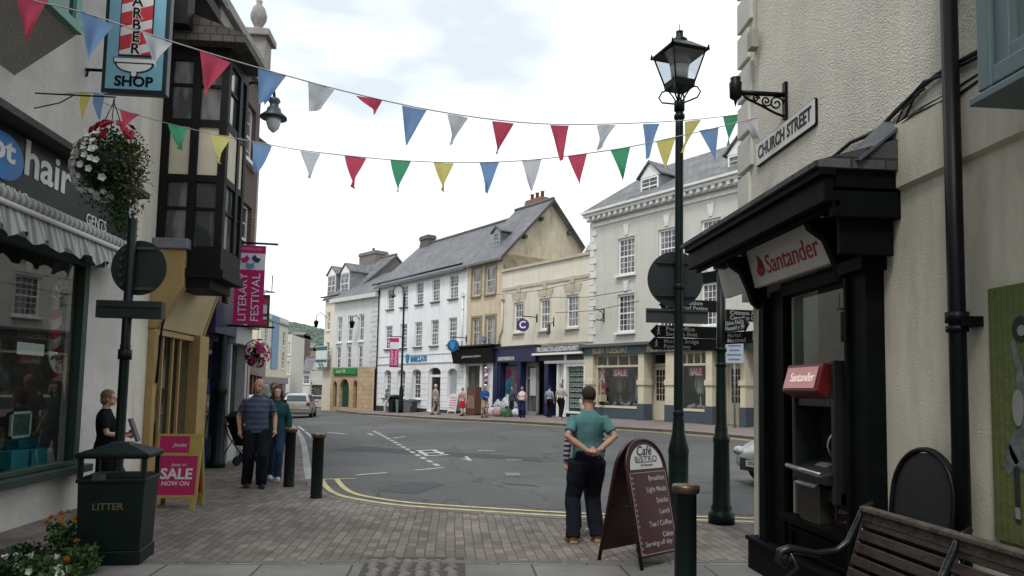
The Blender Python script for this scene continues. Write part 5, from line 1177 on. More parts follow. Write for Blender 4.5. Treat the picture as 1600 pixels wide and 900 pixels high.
# tilted fascia signs
def tilt_sign(u0, u1, name):
    m = MB(); m.prism([(u0, -.15, 2.755), (u0, -.24, 3.118), (u0, -.19, 3.12), (u0, -.10, 2.755)], (u1-u0, 0, 0)); return m.build(name, M('sign_offwhite', (.74, .72, .71), .35, .04), SB, bevel=.004)
sg = tilt_sign(.52, 2.05, 'sign_board'); tilt_sign(-.30, .40, 'sign_board')
dirn = Vector((0, -.09, .363))
ang_ = PI/2+math.atan2(.09, .363)   # the sign leans outwards
SR = M('bank_red', (.42, .012, .02), .45)
def on_sign(fr_, up): return Vector((0, -.15, 2.757))+dirn*up+Vector((fr_, 0, 0))+Vector((0, -.004, -.003))
text('Santander', .25, SR, sg, on_sign(1.375, .44), rot=(ang_, 0, 0), width=.98, bold=.0, depth=.002)
fl = MB()
Rm = Matrix.Rotation(ang_, 4, 'X')
def flame(pts, nm):
    m = MB(); o_ = on_sign(.76, .47)
    m.prism([(x, y, 0) for x, y in pts], (0, 0, .003)); m.xf(Matrix.Translation(o_) @ Rm); return m.build(nm, SR, sg)
circ = [(.085*math.cos(t), -.035+.055*math.sin(t)) for t in [2*PI*k/24 for k in range(24)]]
flame(circ, 'emblem'); flame([(-.055, .0), (-.02, .05), (-.03, .12), (.01, .07), (.03, .02), (.0, -.02)], 'emblem'); flame([(.0, .03), (.03, .06), (.02, .10), (.06, .04), (.07, .0), (.03, -.02)], 'emblem')
# canopy
cy = MB(); c0_, c1_ = -.27, 2.68; e = -.54
cy.box(c0_, c1_, e, .0, 3.13, 3.17)
cy.box(c0_, c1_+.02, e-.03, e+.04, 3.05, 3.23); cy.box(c0_, c1_+.04, e-.07, e+.05, 3.23, 3.29); cy.box(c0_, c1_, e+.05, e+.10, 3.02, 3.075)
cy.box(c1_-.06, c1_+.0, e+.04, -.0, 2.95, 3.29); cy.box(c1_-.10, c1_-.06, e+.12, -.02, 2.7, 3.0)
cyo = cy.build('canopy', BP, SB, bevel=.008)
rs = MB(); rs.prism([(c0_-.05, e-.1, 3.29), (c0_-.05, e-.1, 3.33), (c0_-.05, -.003, 3.52), (c0_-.05, -.003, 3.29)], (c1_-c0_+.08, 0, 0)); rs.build('canopy_roof', brickmat('canopy_slate', (.05, .05, .055), (.09, .09, .095), (.02, .02, .02), .25, .16, .01, var=.4), cyo)
lf_ = MB(); LP = [(c1_-.95, -.02, 3.50), (c1_-.55, -.10, 3.56), (c1_-.12, -.02, 3.72), (c1_+.03, -.03, 3.60), (c1_+.06, -.34, 3.345), (c1_-.30, -.48, 3.35), (c1_-.25, -.2, 3.52)]
for t_ in ((0, 1, 6), (1, 2, 6), (2, 3, 6), (3, 4, 6), (4, 5, 6), (5, 0, 6)): lf_.prism([LP[i] for i in t_], (0, .012, -.012))
lf_.build('lead_flashing', M('lead_flash', (.07, .08, .09), .5, .4, 5, bump=.4, bscale=10), cyo)
for u in (.42, 2.08):
    c = MB(); c.prism([(u, -.02, 3.07), (u, -.44, 3.07), (u, -.40, 2.98), (u, -.28, 2.9), (u, -.2, 2.72), (u, -.16, 2.6), (u, -.02, 2.5)], (.09, 0, 0)); c.build('console_bracket', BP, SB, bevel=.012)
c = MB(); c.box(.10, .2, -.42, -.30, 3.0, 3.074); c.build('bracket_end', M('dark_slate_paint', (.035, .05, .055), .5), SB)
for o_ in [o for o in bpy.data.objects if o.parent == SB and o.name.split('.')[0] in ('shopfront', 'plinth', 'shop_window', 'shop_interior', 'frosted_panel', 'poster', 'sign_board', 'canopy', 'console_bracket', 'bracket_end')]: o_.location.x += .18
# ---- cash machine
am = empty('cash_machine', rf.W(1.92, -.0, 0), rf.rz, label='grey cash machine with lit red header set in the bank window', cat='cash machine')
AG = M('atm_grey', (.013, .015, .016), .4, .15)
a = MB(); x0, x1 = -.30, .36
a.box(x0, x0+.05, -.22, .10, .98, 1.76); a.box(x1-.05, x1, -.20, .10, .88, 1.98); a.box(x0+.05, x1-.05, -.0, .10, .98, 1.76); a.box(x0, x1, -.16, .10, .88, .98); a.box(x0+.05, x1-.05, -.20, -.0, 1.62, 1.76)
a.prism([(x0+.05, -.24, 1.10), (x0+.05, -.24, 1.02), (x0+.05, 0, 1.0), (x0+.05, 0, 1.2)], (x1-x0-.1, 0, 0)); a.build('surround', AG, am, bevel=.008)
h = MB(); h.prism([(x0-.02, -.30, 1.74), (x0-.02, -.24, 1.96), (x0-.02, .0, 1.96), (x0-.02, .0, 1.66), (x0-.02, -.16, 1.66)], (x1-x0-.06, 0, 0)); hd_ = h.build('header', M('atm_red', (.12, .008, .01), .4), am, bevel=.01)
hp = MB(); hp.prism([(x0+.02, -.299, 1.765), (x0+.02, -.252, 1.935), (x0+.02, -.256, 1.936), (x0+.02, -.304, 1.766)], (x1-x0-.14, 0, 0)); hp.build('lit_panel', emit('lit_header', (.50, .24, .23), .18), hd_)
text('Santander', .11, emit('lit_letter', (.8, .68, .64), .25), hd_, (.02, -.284, 1.85), rot=(PI/2-.27, 0, 0), width=.40, depth=.003)
sc_ = MB(); sc_.box(x0+.12, x1-.14, -.02, -.004, 1.28, 1.58); sc_.build('screen', M('atm_screen', (.015, .02, .022), .12), am)
lg = MB(); lg.tube([(x0+.03, -.28, 1.12), (x1-.05, -.28, 1.10)], .02, 8); lg.build('ledge', M('chrome_dull', (.42, .43, .43), .3, metal=.9), am)
ky = MB(); ky.obox((.02, -.13, 1.13), (.2, .12, .03), (.5, 0, 0)); ky.build('keypad', M('keypad', (.12, .12, .12), .4, .5, 40), am)
gbm = MB(); pts_ = [(x1-.16, -.12+.05*math.sin(t*2), 1.62-.4*t/PI*1.0) for t in [PI*k/8 for k in range(9)]]; gbm.tube(pts_, .008, 6); gbm.build('cable', M('chrome_dull', (.42, .43, .43)), am)
rp = MB().box(-.48, -.35, -.06, -.03, 1.2, 1.78); rp.build('side_panel', M('panel_red', (.34, .015, .02), .5), am)
rb = empty('receipt_bin', rf.W(1.90, -.06, .70), rf.rz, label='small steel receipt bin fixed under the cash machine', cat='bin')
b_ = MB(); b_.box(-.15, .16, -.16, -.02, 0, .30); b_.build('body', M('bronze_steel', (.085, .08, .07), .3, .15, metal=.7), rb, bevel=.01)
b_ = MB(); b_.prism([(-.16, -.20, .30), (-.16, -.02, .40), (-.16, -.02, .38), (-.16, -.20, .28)], (.33, 0, 0)); b_.build('lid', M('steel_lid', (.35, .36, .35), .3, .1, metal=.7), rb, bevel=.005)
b_ = MB(); b_.prism([(-.09, -.170, .323), (-.09, -.08, .374), (-.09, -.082, .378), (-.09, -.172, .327)], (.19, 0, 0)); b_.build('slot', M('sign_black', (.01, .012, .018)), rb)
# ---- street name plate
u0, _ = rf.uz(1185, 243); u1, _ = rf.uz(1278, 172); z0 = rf.uz(1232, 228)[1]; z1 = rf.uz(1232, 188)[1]
print('SIGN', u0, u1, z0, z1)
sn = empty('street_name_plate', rf.W((u0+u1)/2, -.02, (z0+z1)/2), rf.rz, label='long white CHURCH STREET name plate with black edge on the roughcast wall', cat='street sign')
W_, H_ = u1-u0, (z1-z0)
def rrect(w, h, r, n=5):
    out = []
    for cx, cy_, a0 in ((w/2-r, h/2-r, 0), (-w/2+r, h/2-r, PI/2), (-w/2+r, -h/2+r, PI), (w/2-r, -h/2+r, 3*PI/2)):
        out += [(cx+r*math.cos(a0+PI/2*k/n), cy_+r*math.sin(a0+PI/2*k/n)) for k in range(n+1)]
    return out
MB().prism([(x, -.0, z) for x, z in rrect(W_, H_, .02)], (0, .02, 0)).build('border', BLK, sn); MB().prism([(x, -.008, z) for x, z in rrect(W_-.02, H_-.02, .015)], (0, .007, 0)).build('plate', M('plate_white', (.70, .69, .66), .5, .06), sn)
text('CHURCH STREET', .18, BLK, sn, (0, -.010, 0), width=W_*.90, bold=.022)
# ---- ornamental bracket
u_, z_ = rf.uz(1229, 158); ob = empty('ornamental_bracket', rf.W(u_, 0, z_), rf.rz, label='black scrolled cast-iron bracket holding the bunting above the street name plate', cat='bracket')
m = MB(); m.box(-.03, .03, -.03, 0, -.18, .18); m.tube([(0, -.01, .06), (0, -.50, .06)], .024, 8); m.lathe([(.03, -.04), (.055, -.02), (.06, .12), (.045, .14), (.05, .17), (.0, .18)], (0, -.5, .03), 12); m.lathe([(.0, -.12), (.02, -.04), (.045, -.02)], (0, -.5, .03), 10)
for cx, cz_, r, s in ((-.10, -.03, .075, 1), (-.20, -.01, .055, -1), (-.30, .01, .035, 1)):
    m.tube([(0, cx+r*(1-k/22)*math.cos(k*.5*s), cz_+r*(1-k/22)*math.sin(k*.5*s)) for k in range(20)], .009, 5)
m.tube([(0, -.03, -.15), (0, -.12, -.12), (0, -.24, -.06), (0, -.38, -.0), (0, -.44, .05)], .012, 6)
m.build('scrollwork', BLK, ob)
# ---- rainwater pipe
m = MB(); u_ = 7.7-4.16
m.tube([(u_, -.10, .0), (u_, -.10, 4.35)], .048, 14); m.tube([(u_, -.10, 4.35), (u_, -.10, 4.45)], .07, 14); m.tube([(u_, -.10, 4.5), (u_, -.10, 8)], .055, 14); m.lathe([(.065, 4.28), (.075, 4.33), (.07, 4.38), (.085, 4.42), (.07, 4.5)], (u_, -.10, 0), 14)
for z in (2.10, 0.45): m.tube([(u_, -.10, z), (u_, -.10, z+.035)], .062, 14); m.tube([(u_, -.10, z+.055), (u_, -.10, z+.12)], .065, 14); m.box(u_-.02, u_+.09, -.12, 0, z+.03, z+.09)
m.build('drainpipe', BLK, SB)
# ---- cables sagging along the wall
def cable(pts, r, v=-.03, name='wall_cable', lab=None):
    P = []
    for (px, py) in pts: u, z = rf.uz(px, py, v); P.append(Vector((u, v+random.uniform(-.01, .01), z)))
    m = MB(); m.tube(P, r, 6); return m.build(name, M('cable_black', (.012, .012, .013), .6), SB)
cable([(1160, 332), (1200, 305), (1240, 283), (1290, 255), (1330, 222), (1370, 205), (1400, 172), (1440, 135), (1470, 112), (1545, 70)], .016)
cable([(1330, 222), (1375, 200), (1410, 165), (1445, 128), (1470, 118), (1546, 80)], .012)
cable([(1300, 262), (1345, 232), (1385, 210), (1415, 180), (1430, 150), (1444, 138)], .01)
cable([(1400, 200), (1430, 178), (1468, 160), (1500, 148), (1546, 115)], .011); cable([(1410, 188), (1440, 168), (1470, 152), (1500, 135), (1546, 106)], .009)
cable([(1300, 275), (1350, 240), (1395, 205), (1410, 170), (1436, 148)], .008)
tagb = MB(); u_, z_ = rf.uz(1174, 62, -.1); tagb.box(u_-.07, u_+.05, -.12, -.035, z_-.10, z_+.10); tagb.box(u_-.01, u_+.01, -.06, -.037, z_-.3, z_+1.0)
tagb.build('junction_box', M('box_beige', (.33, .31, .25), .6), SB, bevel=.01)
# ---- oriel window, top right
m = MB(); e0, e1 = 7.7-3.58, 7.7-2.0; vo = -.35; zb_ = 3.30
m.box(e0, e1, vo, 0, zb_, zb_+.02); m.box(e0, e0+.10, vo-.02, 0, zb_+.02, 5.5); m.box(e0+.10, e1, vo-.02, vo+.08, zb_+.02, zb_+.12); m.box(e0+.10, e0+.20, vo+.0, vo+.08, zb_+.12, 5.5); m.box(e0+.2, e1, vo+.005, vo+.08, zb_+.12, zb_+.20); m.box(e0-.03, e1, vo-.05, 0, zb_-.05, zb_-.003)
oro = m.build('oriel_window', M('oriel_teal', (.10, .145, .155), .45, .12), SB, bevel=.008)
MB().box(e0+.2, e1, vo+.05, vo+.06, zb_+.2, 5.5).build('pane', M('oriel_pane', (.13, .16, .165), .15, .2), oro)
# ---- green poster with rider picture
po = empty('poster', rf.W(7.7-4.00, -.012, .92), rf.rz, label='tall olive-green poster with a grey horse-and-rider drawing on the right wall', cat='poster')
MB().box(0, 1.0, -.012, .0, 0, 1.42).build('board', stripes('poster_green', (.085, .105, .03), (.10, .12, .036), 22, 0), po)
PG = M('poster_grey', (.13, .15, .15), .7, .6, 14); PW = M('poster_pale', (.25, .26, .25), .7, .2); PD = M('poster_dark', (.02, .022, .022), .7)
def blob(pts, mt, nm='drawing', y=-.0145): MB().prism([(x, y, z) for x, z in pts], (0, .002, 0)).build(nm, mt, po)
def el(cx, cz, rx, rz, n=20): return [(cx+rx*math.cos(2*PI*k/n), cz+rz*math.sin(2*PI*k/n)) for k in range(n)]
blob(el(.33, .52, .20, .14), PG); blob([(.13, .55), (.08, .42), (.12, .36), (.2, .45)], PG); blob([(.22, .60), (.24, .9), (.32, .98), (.40, .88), (.42, .6)], PG, y=-.0165)
for x in (.18, .26, .36, .46): blob([(x-.02, .42), (x+.02, .42), (x+.02, .12), (x-.01, .12)], PD, y=-.0165); blob([(x-.015, .2), (x+.02, .2), (x+.02, .14), (x-.01, .14)], PW, y=-.0185)
blob(el(.315, 1.03, .035, .05), PW, y=-.0185); blob([(.22, .72), (.20, .95), (.17, 1.1), (.2, 1.12), (.25, .95), (.27, .75)], PG, y=-.0185); blob(el(.24, 1.17, .06, .07), PD, y=-.0165); blob(el(.25, 1.16, .03, .03), PW, y=-.0185); blob(el(.21, .74, .04, .10), PW, y=-.02); blob([(.27, 1.06), (.3, 1.13), (.36, 1.06), (.37, .95), (.33, .99), (.34, 1.06)], PD, y=-.0205)
# ---- folded black arched pavement sign leaning on the wall
fs_ = empty('folded_sign', rf.W(7.7-4.46, -.16, 0), rf.rz, label='black arched pavement sign folded flat against the beige wall behind the bench', cat='pavement sign')
for k, (dy, lean) in enumerate(((-.10, .10), (-.04, .07))):
    f = MB(); w2, hs_, R1 = .30, 1.08, .30
    arc = [(-w2, .0)]+[(-w2, hs_)]+[(w2*math.cos(PI-t), hs_+.30*math.sin(t)) for t in [PI*j/16 for j in range(1, 16)]]+[(w2, hs_), (w2, 0)]
    f.tube([(x, dy+z*lean, z) for x, z in arc], .016, 8); fo3 = f.build('frame', BLK, fs_)
    g_ = MB(); g_.prism([(x*.93, dy+z*lean, max(.1, z*.985)) for x, z in arc], (0, .012, 0)); pnl = g_.build('panel', M('chalk_black', (.009, .010, .011), .45, .3, 3), fo3)
    if k == 0: g2_ = MB(); g2_.prism([(-.27, dy-.012+z*lean, z) if i in (0, 1) else (.27, dy-.012+z*lean, z) for i, z in enumerate((.12, .86, .86, .12))], (0, .008, 0)); g2_.build('chalkboard', M('chalkboard_grey', (.03, .034, .036), .5, .3, 4), pnl)
# ---- bench
bn = empty('park_bench', (2.74, 4.46, 0), -PI/2, label='dark brown slatted bench with curled black iron arms by the beige wall', cat='bench')
# local x along bench towards the camera, local y towards the wall
L2 = 1.95; WD = M('bench_wood', (.034, .021, .016), .5, .6, 5, stretch=(1, 1, 1), coord='obj', bump=.3, bscale=30, spec=.5)
WT_ = M('bench_rail', (.085, .072, .055), .8, .6, 14, bump=.5, bscale=35, coord='obj')
def slat(y, z, w, t, ang, mt=WD, nm='slat', l=L2): return MB().obox((.45, y, z), (l, t, w), (ang, 0, 0)).build(nm, mt, bn, bevel=.006)
for k in range(5): slat(.02+.028*k, .50+k*.085, .066, .028, -.28)
slat(.14, .885, .075, .05, .0 , WT_, 'top_rail')
MB().obox((.45, .135, .93), (L2, .075, .035), (0, 0, 0)).build('cap_rail', WT_, bn, bevel=.008)
for k in range(5): slat(-.06-.095*k, .425-.006*k, .07, .028, PI/2-.06)
IR = M('bench_iron', (.010, .012, .012), .28, .2, 6, bump=.15, bscale=40)
for sx in (-.53, .45, 1.42):
    m = MB()
    m.tube([(sx, .20, .97), (sx, .13, .93), (sx, .09, .84), (sx, .02, .70), (sx, -.06, .64), (sx, -.20, .62), (sx, -.32, .64), (sx, -.40, .655), (sx, -.465, .63), (sx, -.475, .58), (sx, -.435, .555), (sx, -.40, .575), (sx, -.415, .60)], [.018, .02, .022, .024, .024, .024, .026, .03, .034, .034, .03, .026, .02], 10)
    m.tube([(sx, .17, .92), (sx, .02, .45), (sx, .12, .0)], .022, 8); m.tube([(sx, .02, .43), (sx, -.48, .40), (sx, -.56, .2), (sx, -.50, 0)], .024, 8); m.tube([(sx, -.48, .42), (sx, -.34, .52), (sx, -.40, .63)], .018, 8)
    m.tube([(sx, .0, .2), (sx, -.25, .3), (sx, -.5, .2)], .014, 6); m.ell((sx, -.445, .59), (.035, .045, .045), 12); m.ell((sx, -.50, .02), (.03, .06, .025), 10)
    m.build('iron_end', IR, bn)
# remaining street wall behind the camera on both sides is part of the buildings; an unseen house is added behind, set low and back for more skylight
bk2 = Fr(6.5, -17, -1, 0, z=0); BH = bk2.root('unseen_rear_house', label='added unseen cream house behind the camera, set low to let skylight in', cat='building')
mb = wall(-4, 17, -.3, 7, [(1, 2, 1, 2.8), (4, 5, 1, 2.8), (8, 9, 1, 2.8), (1, 2, 4, 5.8), (4, 5, 4, 5.8), (8, 9, 4, 5.8)], depth=.2); shell(mb, -4, 17, -.3, 7, 6); mb.build('wall', SMC, BH)
for h in [(1, 2, 1, 2.8), (4, 5, 1, 2.8), (8, 9, 1, 2.8), (1, 2, 4, 5.8), (4, 5, 4, 5.8), (8, 9, 4, 5.8)]: window(BH, h, WPAINT, PANE)
# ================================================================ STREET FURNITURE
PG_ = M('post_green', (.005, .012, .0105), .4, .25, 6, bump=.1, bscale=60, spec=.2)
def lab3(name, loc, rz, lab, cat, group=None): return empty(name, loc, rz, label=lab, cat=cat, group=group)
# ---- lamp post with lantern
lp = G(1060, 832); lp.y = 9.0; lp.x = (1060-707.0)/1150*9.0+.0; lp.z = 0.0
lpx = atY(1060, 740, 9.0).x
LP_ = lab3('street_lamp', (lpx, 9.0, 0), .25, 'tall dark green lamp post with square glass lantern before the grey corner building', 'street lamp')
m = MB(); m.lathe([(.16, 0), (.16, .10), (.122, .14), (.122, .95), (.13, 1.0), (.078, 1.22), (.075, 1.30), (.060, 1.5), (.055, 3.2), (.052, 5.1), (.05, 5.32)], n=16); m.lathe([(.068, 5.32), (.068, 5.44), (.04, 5.46)], n=16)
for z in (1.42, 3.0, 5.2): m.lathe([(.055, z), (.07, z+.02), (.07, z+.06), (.055, z+.08)], n=16)
pole = m.build('pole', PG_, LP_)
m = MB()
for sx, sy in ((1, 1), (1, -1), (-1, 1), (-1, -1)):
    m.tube([(.05*sx, .05*sy, 5.42), (.16*sx, .16*sy, 5.46), (.19*sx, .19*sy, 5.53), (.16*sx, .16*sy, 5.60), (.11*sx, .11*sy, 5.62)], .011, 6); m.tube([(.03*sx, .03*sy, 5.44), (.06*sx, .06*sy, 5.52), (.10*sx, .10*sy, 5.60)], .010, 6)
m.tube([(0, 0, 5.4), (0, 0, 5.62)], .012, 6); m.build('cradle', PG_, LP_)
zb0, zt0, wb0, wt0 = 5.60, 6.06, .13, .235
m = MB(); m.lathe([(wb0*1.414, zb0), (wb0*1.5, zb0+.02), (wb0*1.6, zb0+.10), (wb0*1.4, zb0+.11)], n=4, ang=PI/4, smooth=False)
for sx, sy in ((1, 1), (1, -1), (-1, 1), (-1, -1)): m.tube([(wb0*sx, wb0*sy, zb0+.05), (wt0*sx, wt0*sy, zt0)], .012, 6)
for a, b in (((1, 1), (1, -1)), ((1, -1), (-1, -1)), ((-1, -1), (-1, 1)), ((-1, 1), (1, 1))): m.tube([(wt0*a[0], wt0*a[1], zt0), (wt0*b[0], wt0*b[1], zt0)], .016, 6)
hdn = m.build('lantern_frame', PG_, LP_)
m = MB(); m.lathe([(.27*1.414, zt0), (.27*1.414, zt0+.02), (.10*1.414, zt0+.16), (.09, zt0+.16)], n=4, ang=PI/4, smooth=False); m.lathe([(.11, zt0+.15), (.10, zt0+.20), (.05, zt0+.23), (.045, zt0+.30), (.05, zt0+.31), (.0, zt0+.33)], n=12); m.tube([(0, 0, zt0+.3), (0, 0, zt0+.41)], .006, 5)
for sx, sy in ((1, 1), (1, -1), (-1, 1), (-1, -1)): m.lathe([(.02, 0), (.015, .05), (0, .08)], (.26*sx, .26*sy, zt0), 6)
m.build('lantern_roof', PG_, hdn)
m = MB()
for a, b in (((1, 1), (1, -1)), ((1, -1), (-1, -1)), ((-1, -1), (-1, 1)), ((-1, 1), (1, 1))):
    m.poly([(wb0*1.15*a[0], wb0*1.15*a[1], zb0+.10), (wb0*1.15*b[0], wb0*1.15*b[1], zb0+.10), (wt0*b[0], wt0*b[1], zt0), (wt0*a[0], wt0*a[1], zt0)])
m.build('lantern_glass', seeglass('lantern_glass', (.72, .75, .78), .4), hdn, fix=False)
m = MB(); m.lathe([(.10, zb0+.11), (.12, zb0+.3), (.0, zb0+.3)], n=14); m.build('lamp_bulb', M('bulb_cream', (.72, .70, .64), .4), hdn); m = MB(); m.lathe([(.12, zb0+.30), (.14, zt0-.08), (.13, zt0-.02), (0, zt0-.02)], n=14); m.build('reflector', M('refl_grey', (.2, .21, .22), .5), hdn)
# ---- back of round sign and plates on the lamp post
p = atY(1055, 437, 9.1); sg_ = lab3('round_sign', (p.x, 9.10, p.z), 0.0, 'grey back of a large round traffic sign on the tall lantern post', 'traffic sign')
BK = M('sign_back', (.022, .028, .032), .5, .2, 4)
MB().disc((0, 0, 0), .36, (0, 1, 0), .014, 48).build('sign_plate', BK, sg_)
m = MB(); m.box(-.015, .015, -.030, -.010, -.22, .235); m.box(-.25, .25, -.035, -.008, .20, .235); m.box(-.25, .25, -.035, -.008, -.22, -.185); m.tube([(.04, .0, .218), (.04, -.1, .218)], .02); m.tube([(.04, .0, -.2), (.04, -.1, -.2)], .02); m.build('clamp', BK, sg_)
p = atY(1058, 494, 9.09); m = MB(); m.box(-.40, .40, -.01, .02, -.09, .09); m.box(-.40, .40, -.03, -.012, .06, .075)
o = m.build('sign_plate', M('sign_back2', (.045, .055, .058), .5, .2, 4), None, (p.x, 9.09, p.z)); tag(o, 'dark rectangular sign back under the big round disc on the lantern post', 'traffic sign')
# ---- finger post
fpx = atY(1127, 700, 9.6).x
FP = lab3('finger_post', (fpx, 9.6, .01), 0, 'dark green finger post with bilingual black direction arms beside the lantern post', 'signpost')
m = MB(); m.lathe([(.17, 0), (.17, .13), (.13, .16), (.135, .2), (.115, .26), (.10, 1.05), (.11, 1.08), (.11, 1.12), (.085, 1.16), (.085, 1.24), (.075, 1.28), (.06, 2.2), (.058, 3.35)], n=16)
for z in (2.05, 2.25): m.lathe([(.06, z), (.075, z+.02), (.075, z+.05), (.06, z+.07)], n=16)
m.lathe([(.07, 3.35), (.08, 3.4), (.03, 3.46), (.05, 3.52), (0, 3.58)], n=12); m.build('pole', PG_, FP)
WTX = M('sign_text_white', (.55, .56, .56), .5)
def finger(z, ang, L_, t1, t2, tipleft=True):
    """arm leaving the pole in direction ang (0 = +x); both text lines read from the street side"""
    h = .078; m = MB(); pts = [(.07, 0, -h), (L_-.07, 0, -h), (L_-.07, 0, -h*1.25), (L_+.02, 0, 0), (L_-.07, 0, h*1.25), (L_-.07, 0, h), (.07, 0, h)]
    m.prism([(x, -.012, z_) for x, _, z_ in pts], (0, .024, 0)); e = empty('finger_board', (0, 0, z), ang); e.parent = FP
    fo_ = m.build('arm', M('finger_black', (.006, .007, .008), .35, .1, spec=.3), e)
    return e, fo_
def finger1(z, ang, L_, t1, t2, side):
    h = .078; pts = [(.07, -h), (L_-.07, -h), (L_-.07, -h*1.25), (L_+.02, 0), (L_-.07, h*1.25), (L_-.07, h), (.07, h)]
    Rz = Matrix.Rotation(ang, 4, 'Z')
    m = MB().prism([(x, -.012, zz) for x, zz in pts], (0, .024, 0)); m.xf(Matrix.Translation((0, 0, z)) @ Rz)
    o = m.build('finger_board', M('finger_black', (.006, .007, .008), .35, .1, spec=.3), FP)
    # side=-1: face towards the camera has local normal -y when arm points right; +y when it points left
    ny = side
    loc = Rz @ Vector((L_*.5-.0, ny*.0145, 0)) + Vector((0, 0, z))
    rz = ang if ny < 0 else ang+PI
    for k, t in enumerate((t1, t2)):
        wt_ = .036*len(t); xc = L_-.19-wt_/2 if side > 0 else .12+wt_/2
        lc = Rz @ Vector((xc, ny*.0145, 0)) + Vector((0, 0, z+.034-.068*k))
        text(t, .078, WTX, o, lc, rot=(PI/2, 0, rz), bold=.012, depth=.001, width=wt_)
    # walker symbol
    wlk = MB(); c = Rz @ Vector((L_-.09, ny*.0145, 0)) + Vector((0, 0, z)); d_ = Rz.to_3x3() @ Vector((1, 0, 0))
    wlk.disc(c+Vector((0, 0, .045)), .011, Rz.to_3x3() @ Vector((0, 1, 0)), .003, 10)
    for a_, b_ in (((0, .032), (0, -.005)), ((0, -.005), (.02, -.05)), ((0, -.005), (-.02, -.05)), ((0, .025), (.022, .0)), ((0, .025), (-.02, .0))):
        wlk.tube([c+d_*a_[0]+Vector((0, 0, a_[1])), c+d_*b_[0]+Vector((0, 0, b_[1]))], .005, 5)
    wlk.build('walker_symbol', WTX, o)
    return o
zz = lambda py, px=1030: 1.7+(atY(px, py, 9.6).z-HC)
finger1(atY(1030, 519, 9.6).z, PI+.04, .96, 'Post Office', 'Swyddfa Bost', 1)
finger1(atY(1030, 538, 9.6).z, PI-.03, .97, 'Monnow Bridge', 'Pont Mynwy', 1)
finger1(atY(1030, 478, 9.6).z, PI+.10, .86, 'Bus Station', 'Gorsaf Fysiau', 1)
finger1(atY(1155, 494, 9.6).z, .08, .80, 'Citizens Advice', 'Canolfan Gyngor', -1)
finger1(atY(1145, 531, 9.6).z, -1.05, .62, 'Market', 'Marchnad', -1)
finger1(atY(1145, 513, 9.6).z, -1.35, .60, 'Shire Hall', 'Neuadd y Sir', -1)
finger1(atY(1145, 545, 9.6).z+.8, 1.25, .80, 'Toilets', 'Toiledau', -1)
finger1(atY(1145, 545, 9.6).z+.98, 2.0, .80, 'Castle', 'Castell', 1)
# ---- parking plate on its own pole across the road
g = G(1148, 666); pk = lab3('parking_sign', (g.x, g.y, g.z+.04), -.5, 'pale grey parking times plate on a thin pole before the fashion shop doors', 'traffic sign')
zt_ = atY(1148, 510, g.y).z-g.z; zb_ = atY(1148, 569, g.y).z-g.z
m = MB(); m.tube([(0, 0, 0), (0, 0, zt_+.05)], .035, 10); m.build('pole', M('galv', (.30, .32, .34), .5, .1, metal=.4), pk)
m = MB(); m.box(-.32, .32, -.06, -.04, zb_, zt_); pl_ = m.build('plate', M('plate_pale', (.34, .40, .46), .6, .1), pk)
for k in range(8): MB().box(-.25+.04*(k % 3), .24-.05*(k % 2), -.066, -.061, zt_-.12-k*.165, zt_-.06-k*.165).build('text_line', M('plate_ink', (.12, .15, .19), .6), pl_)
# ---- bollards
def bollard(loc, lab, g_='black bollards with flat round caps'):
    b = lab3('bollard', loc, random.uniform(0, 1), lab, 'bollard', g_)
    m = MB(); m.lathe([(.095, 0), (.088, .02), (.086, .90), (.092, .905)], n=20); m.build('post', PG_, b)
    m = MB(); m.lathe([(.09, .905), (.106, .912), (.110, .93), (.110, .960), (.102, .975), (.0, .98)], n=24); m.build('cap', M('bronze_cap', (.13, .095, .06), .35, .4, 9, metal=.6), b)
    return b
g1 = G(451, 760); bo = bollard((g1.x, g1.y, g1.z), 'black bollard beside the walking couple, farther of the two by the kerb')
g2 = G(494, 778); g3 = (1.885, 5.85, 0)
for g_, lab in (((g2.x, g2.y, g2.z), 'black bollard at the kerb where the double yellow lines start'), (g3, 'large near black bollard right in front of the cafe board')):
    c = copy_tree(bo); c.location = g_; c['label'] = lab
# ---- litter bin
lb = lab3('litter_bin', (-3.19, 7.50, 0), .12, 'dark green square litter bin lettered LITTER by the salon window', 'litter bin')
BG = M('bin_green', (.006, .016, .0135), .42, .3, 5, bump=.12, bscale=50, spec=.2)
def frus(mb, w0, d0, w1, d1, z0, z1): mb.add([(-w0, -d0, z0), (w0, -d0, z0), (w0, d0, z0), (-w0, d0, z0), (-w1, -d1, z1), (w1, -d1, z1), (w1, d1, z1), (-w1, d1, z1)], [(0, 3, 2, 1), (4, 5, 6, 7), (0, 1, 5, 4), (1, 2, 6, 5), (2, 3, 7, 6), (3, 0, 4, 7)]); return mb
m = MB(); frus(m, .27, .235, .29, .25, .13, .76); frus(m, .285, .25, .285, .25, .0, .13); frus(m, .305, .265, .305, .265, .76, .80)
bd = m.build('body', BG, lb, bevel=.01)
m = MB()
for sx in (-1, 1):
    for sy in (-1, 1): m.box(sx*.275-.02, sx*.275+.02, sy*.235-.02, sy*.235+.02, .80, .985)
m.build('pillar', BG, lb)
m = MB(); frus(m, .315, .275, .325, .285, .985, 1.03); frus(m, .325, .285, .10, .09, 1.031, 1.11); frus(m, .10, .09, .09, .08, 1.11, 1.125); m.build('lid', BG, lb, bevel=.012)
m = MB(); frus(m, .25, .21, .25, .21, .70, .82); m.build('liner', M('liner', (.004, .004, .004), .7), lb)
text('LITTER', .088, M('dull_gold', (.16, .13, .06), .5), bd, (-.02, -.2495, .54), rot=(PI/2-.02, 0, 0), bold=.01)
st_ = MB(); st_.box(-.16, -.04, -.270, -.266, .785, .86); st_.build('sticker', M('sticker', (.06, .07, .07), .6, .8, 30), lb)
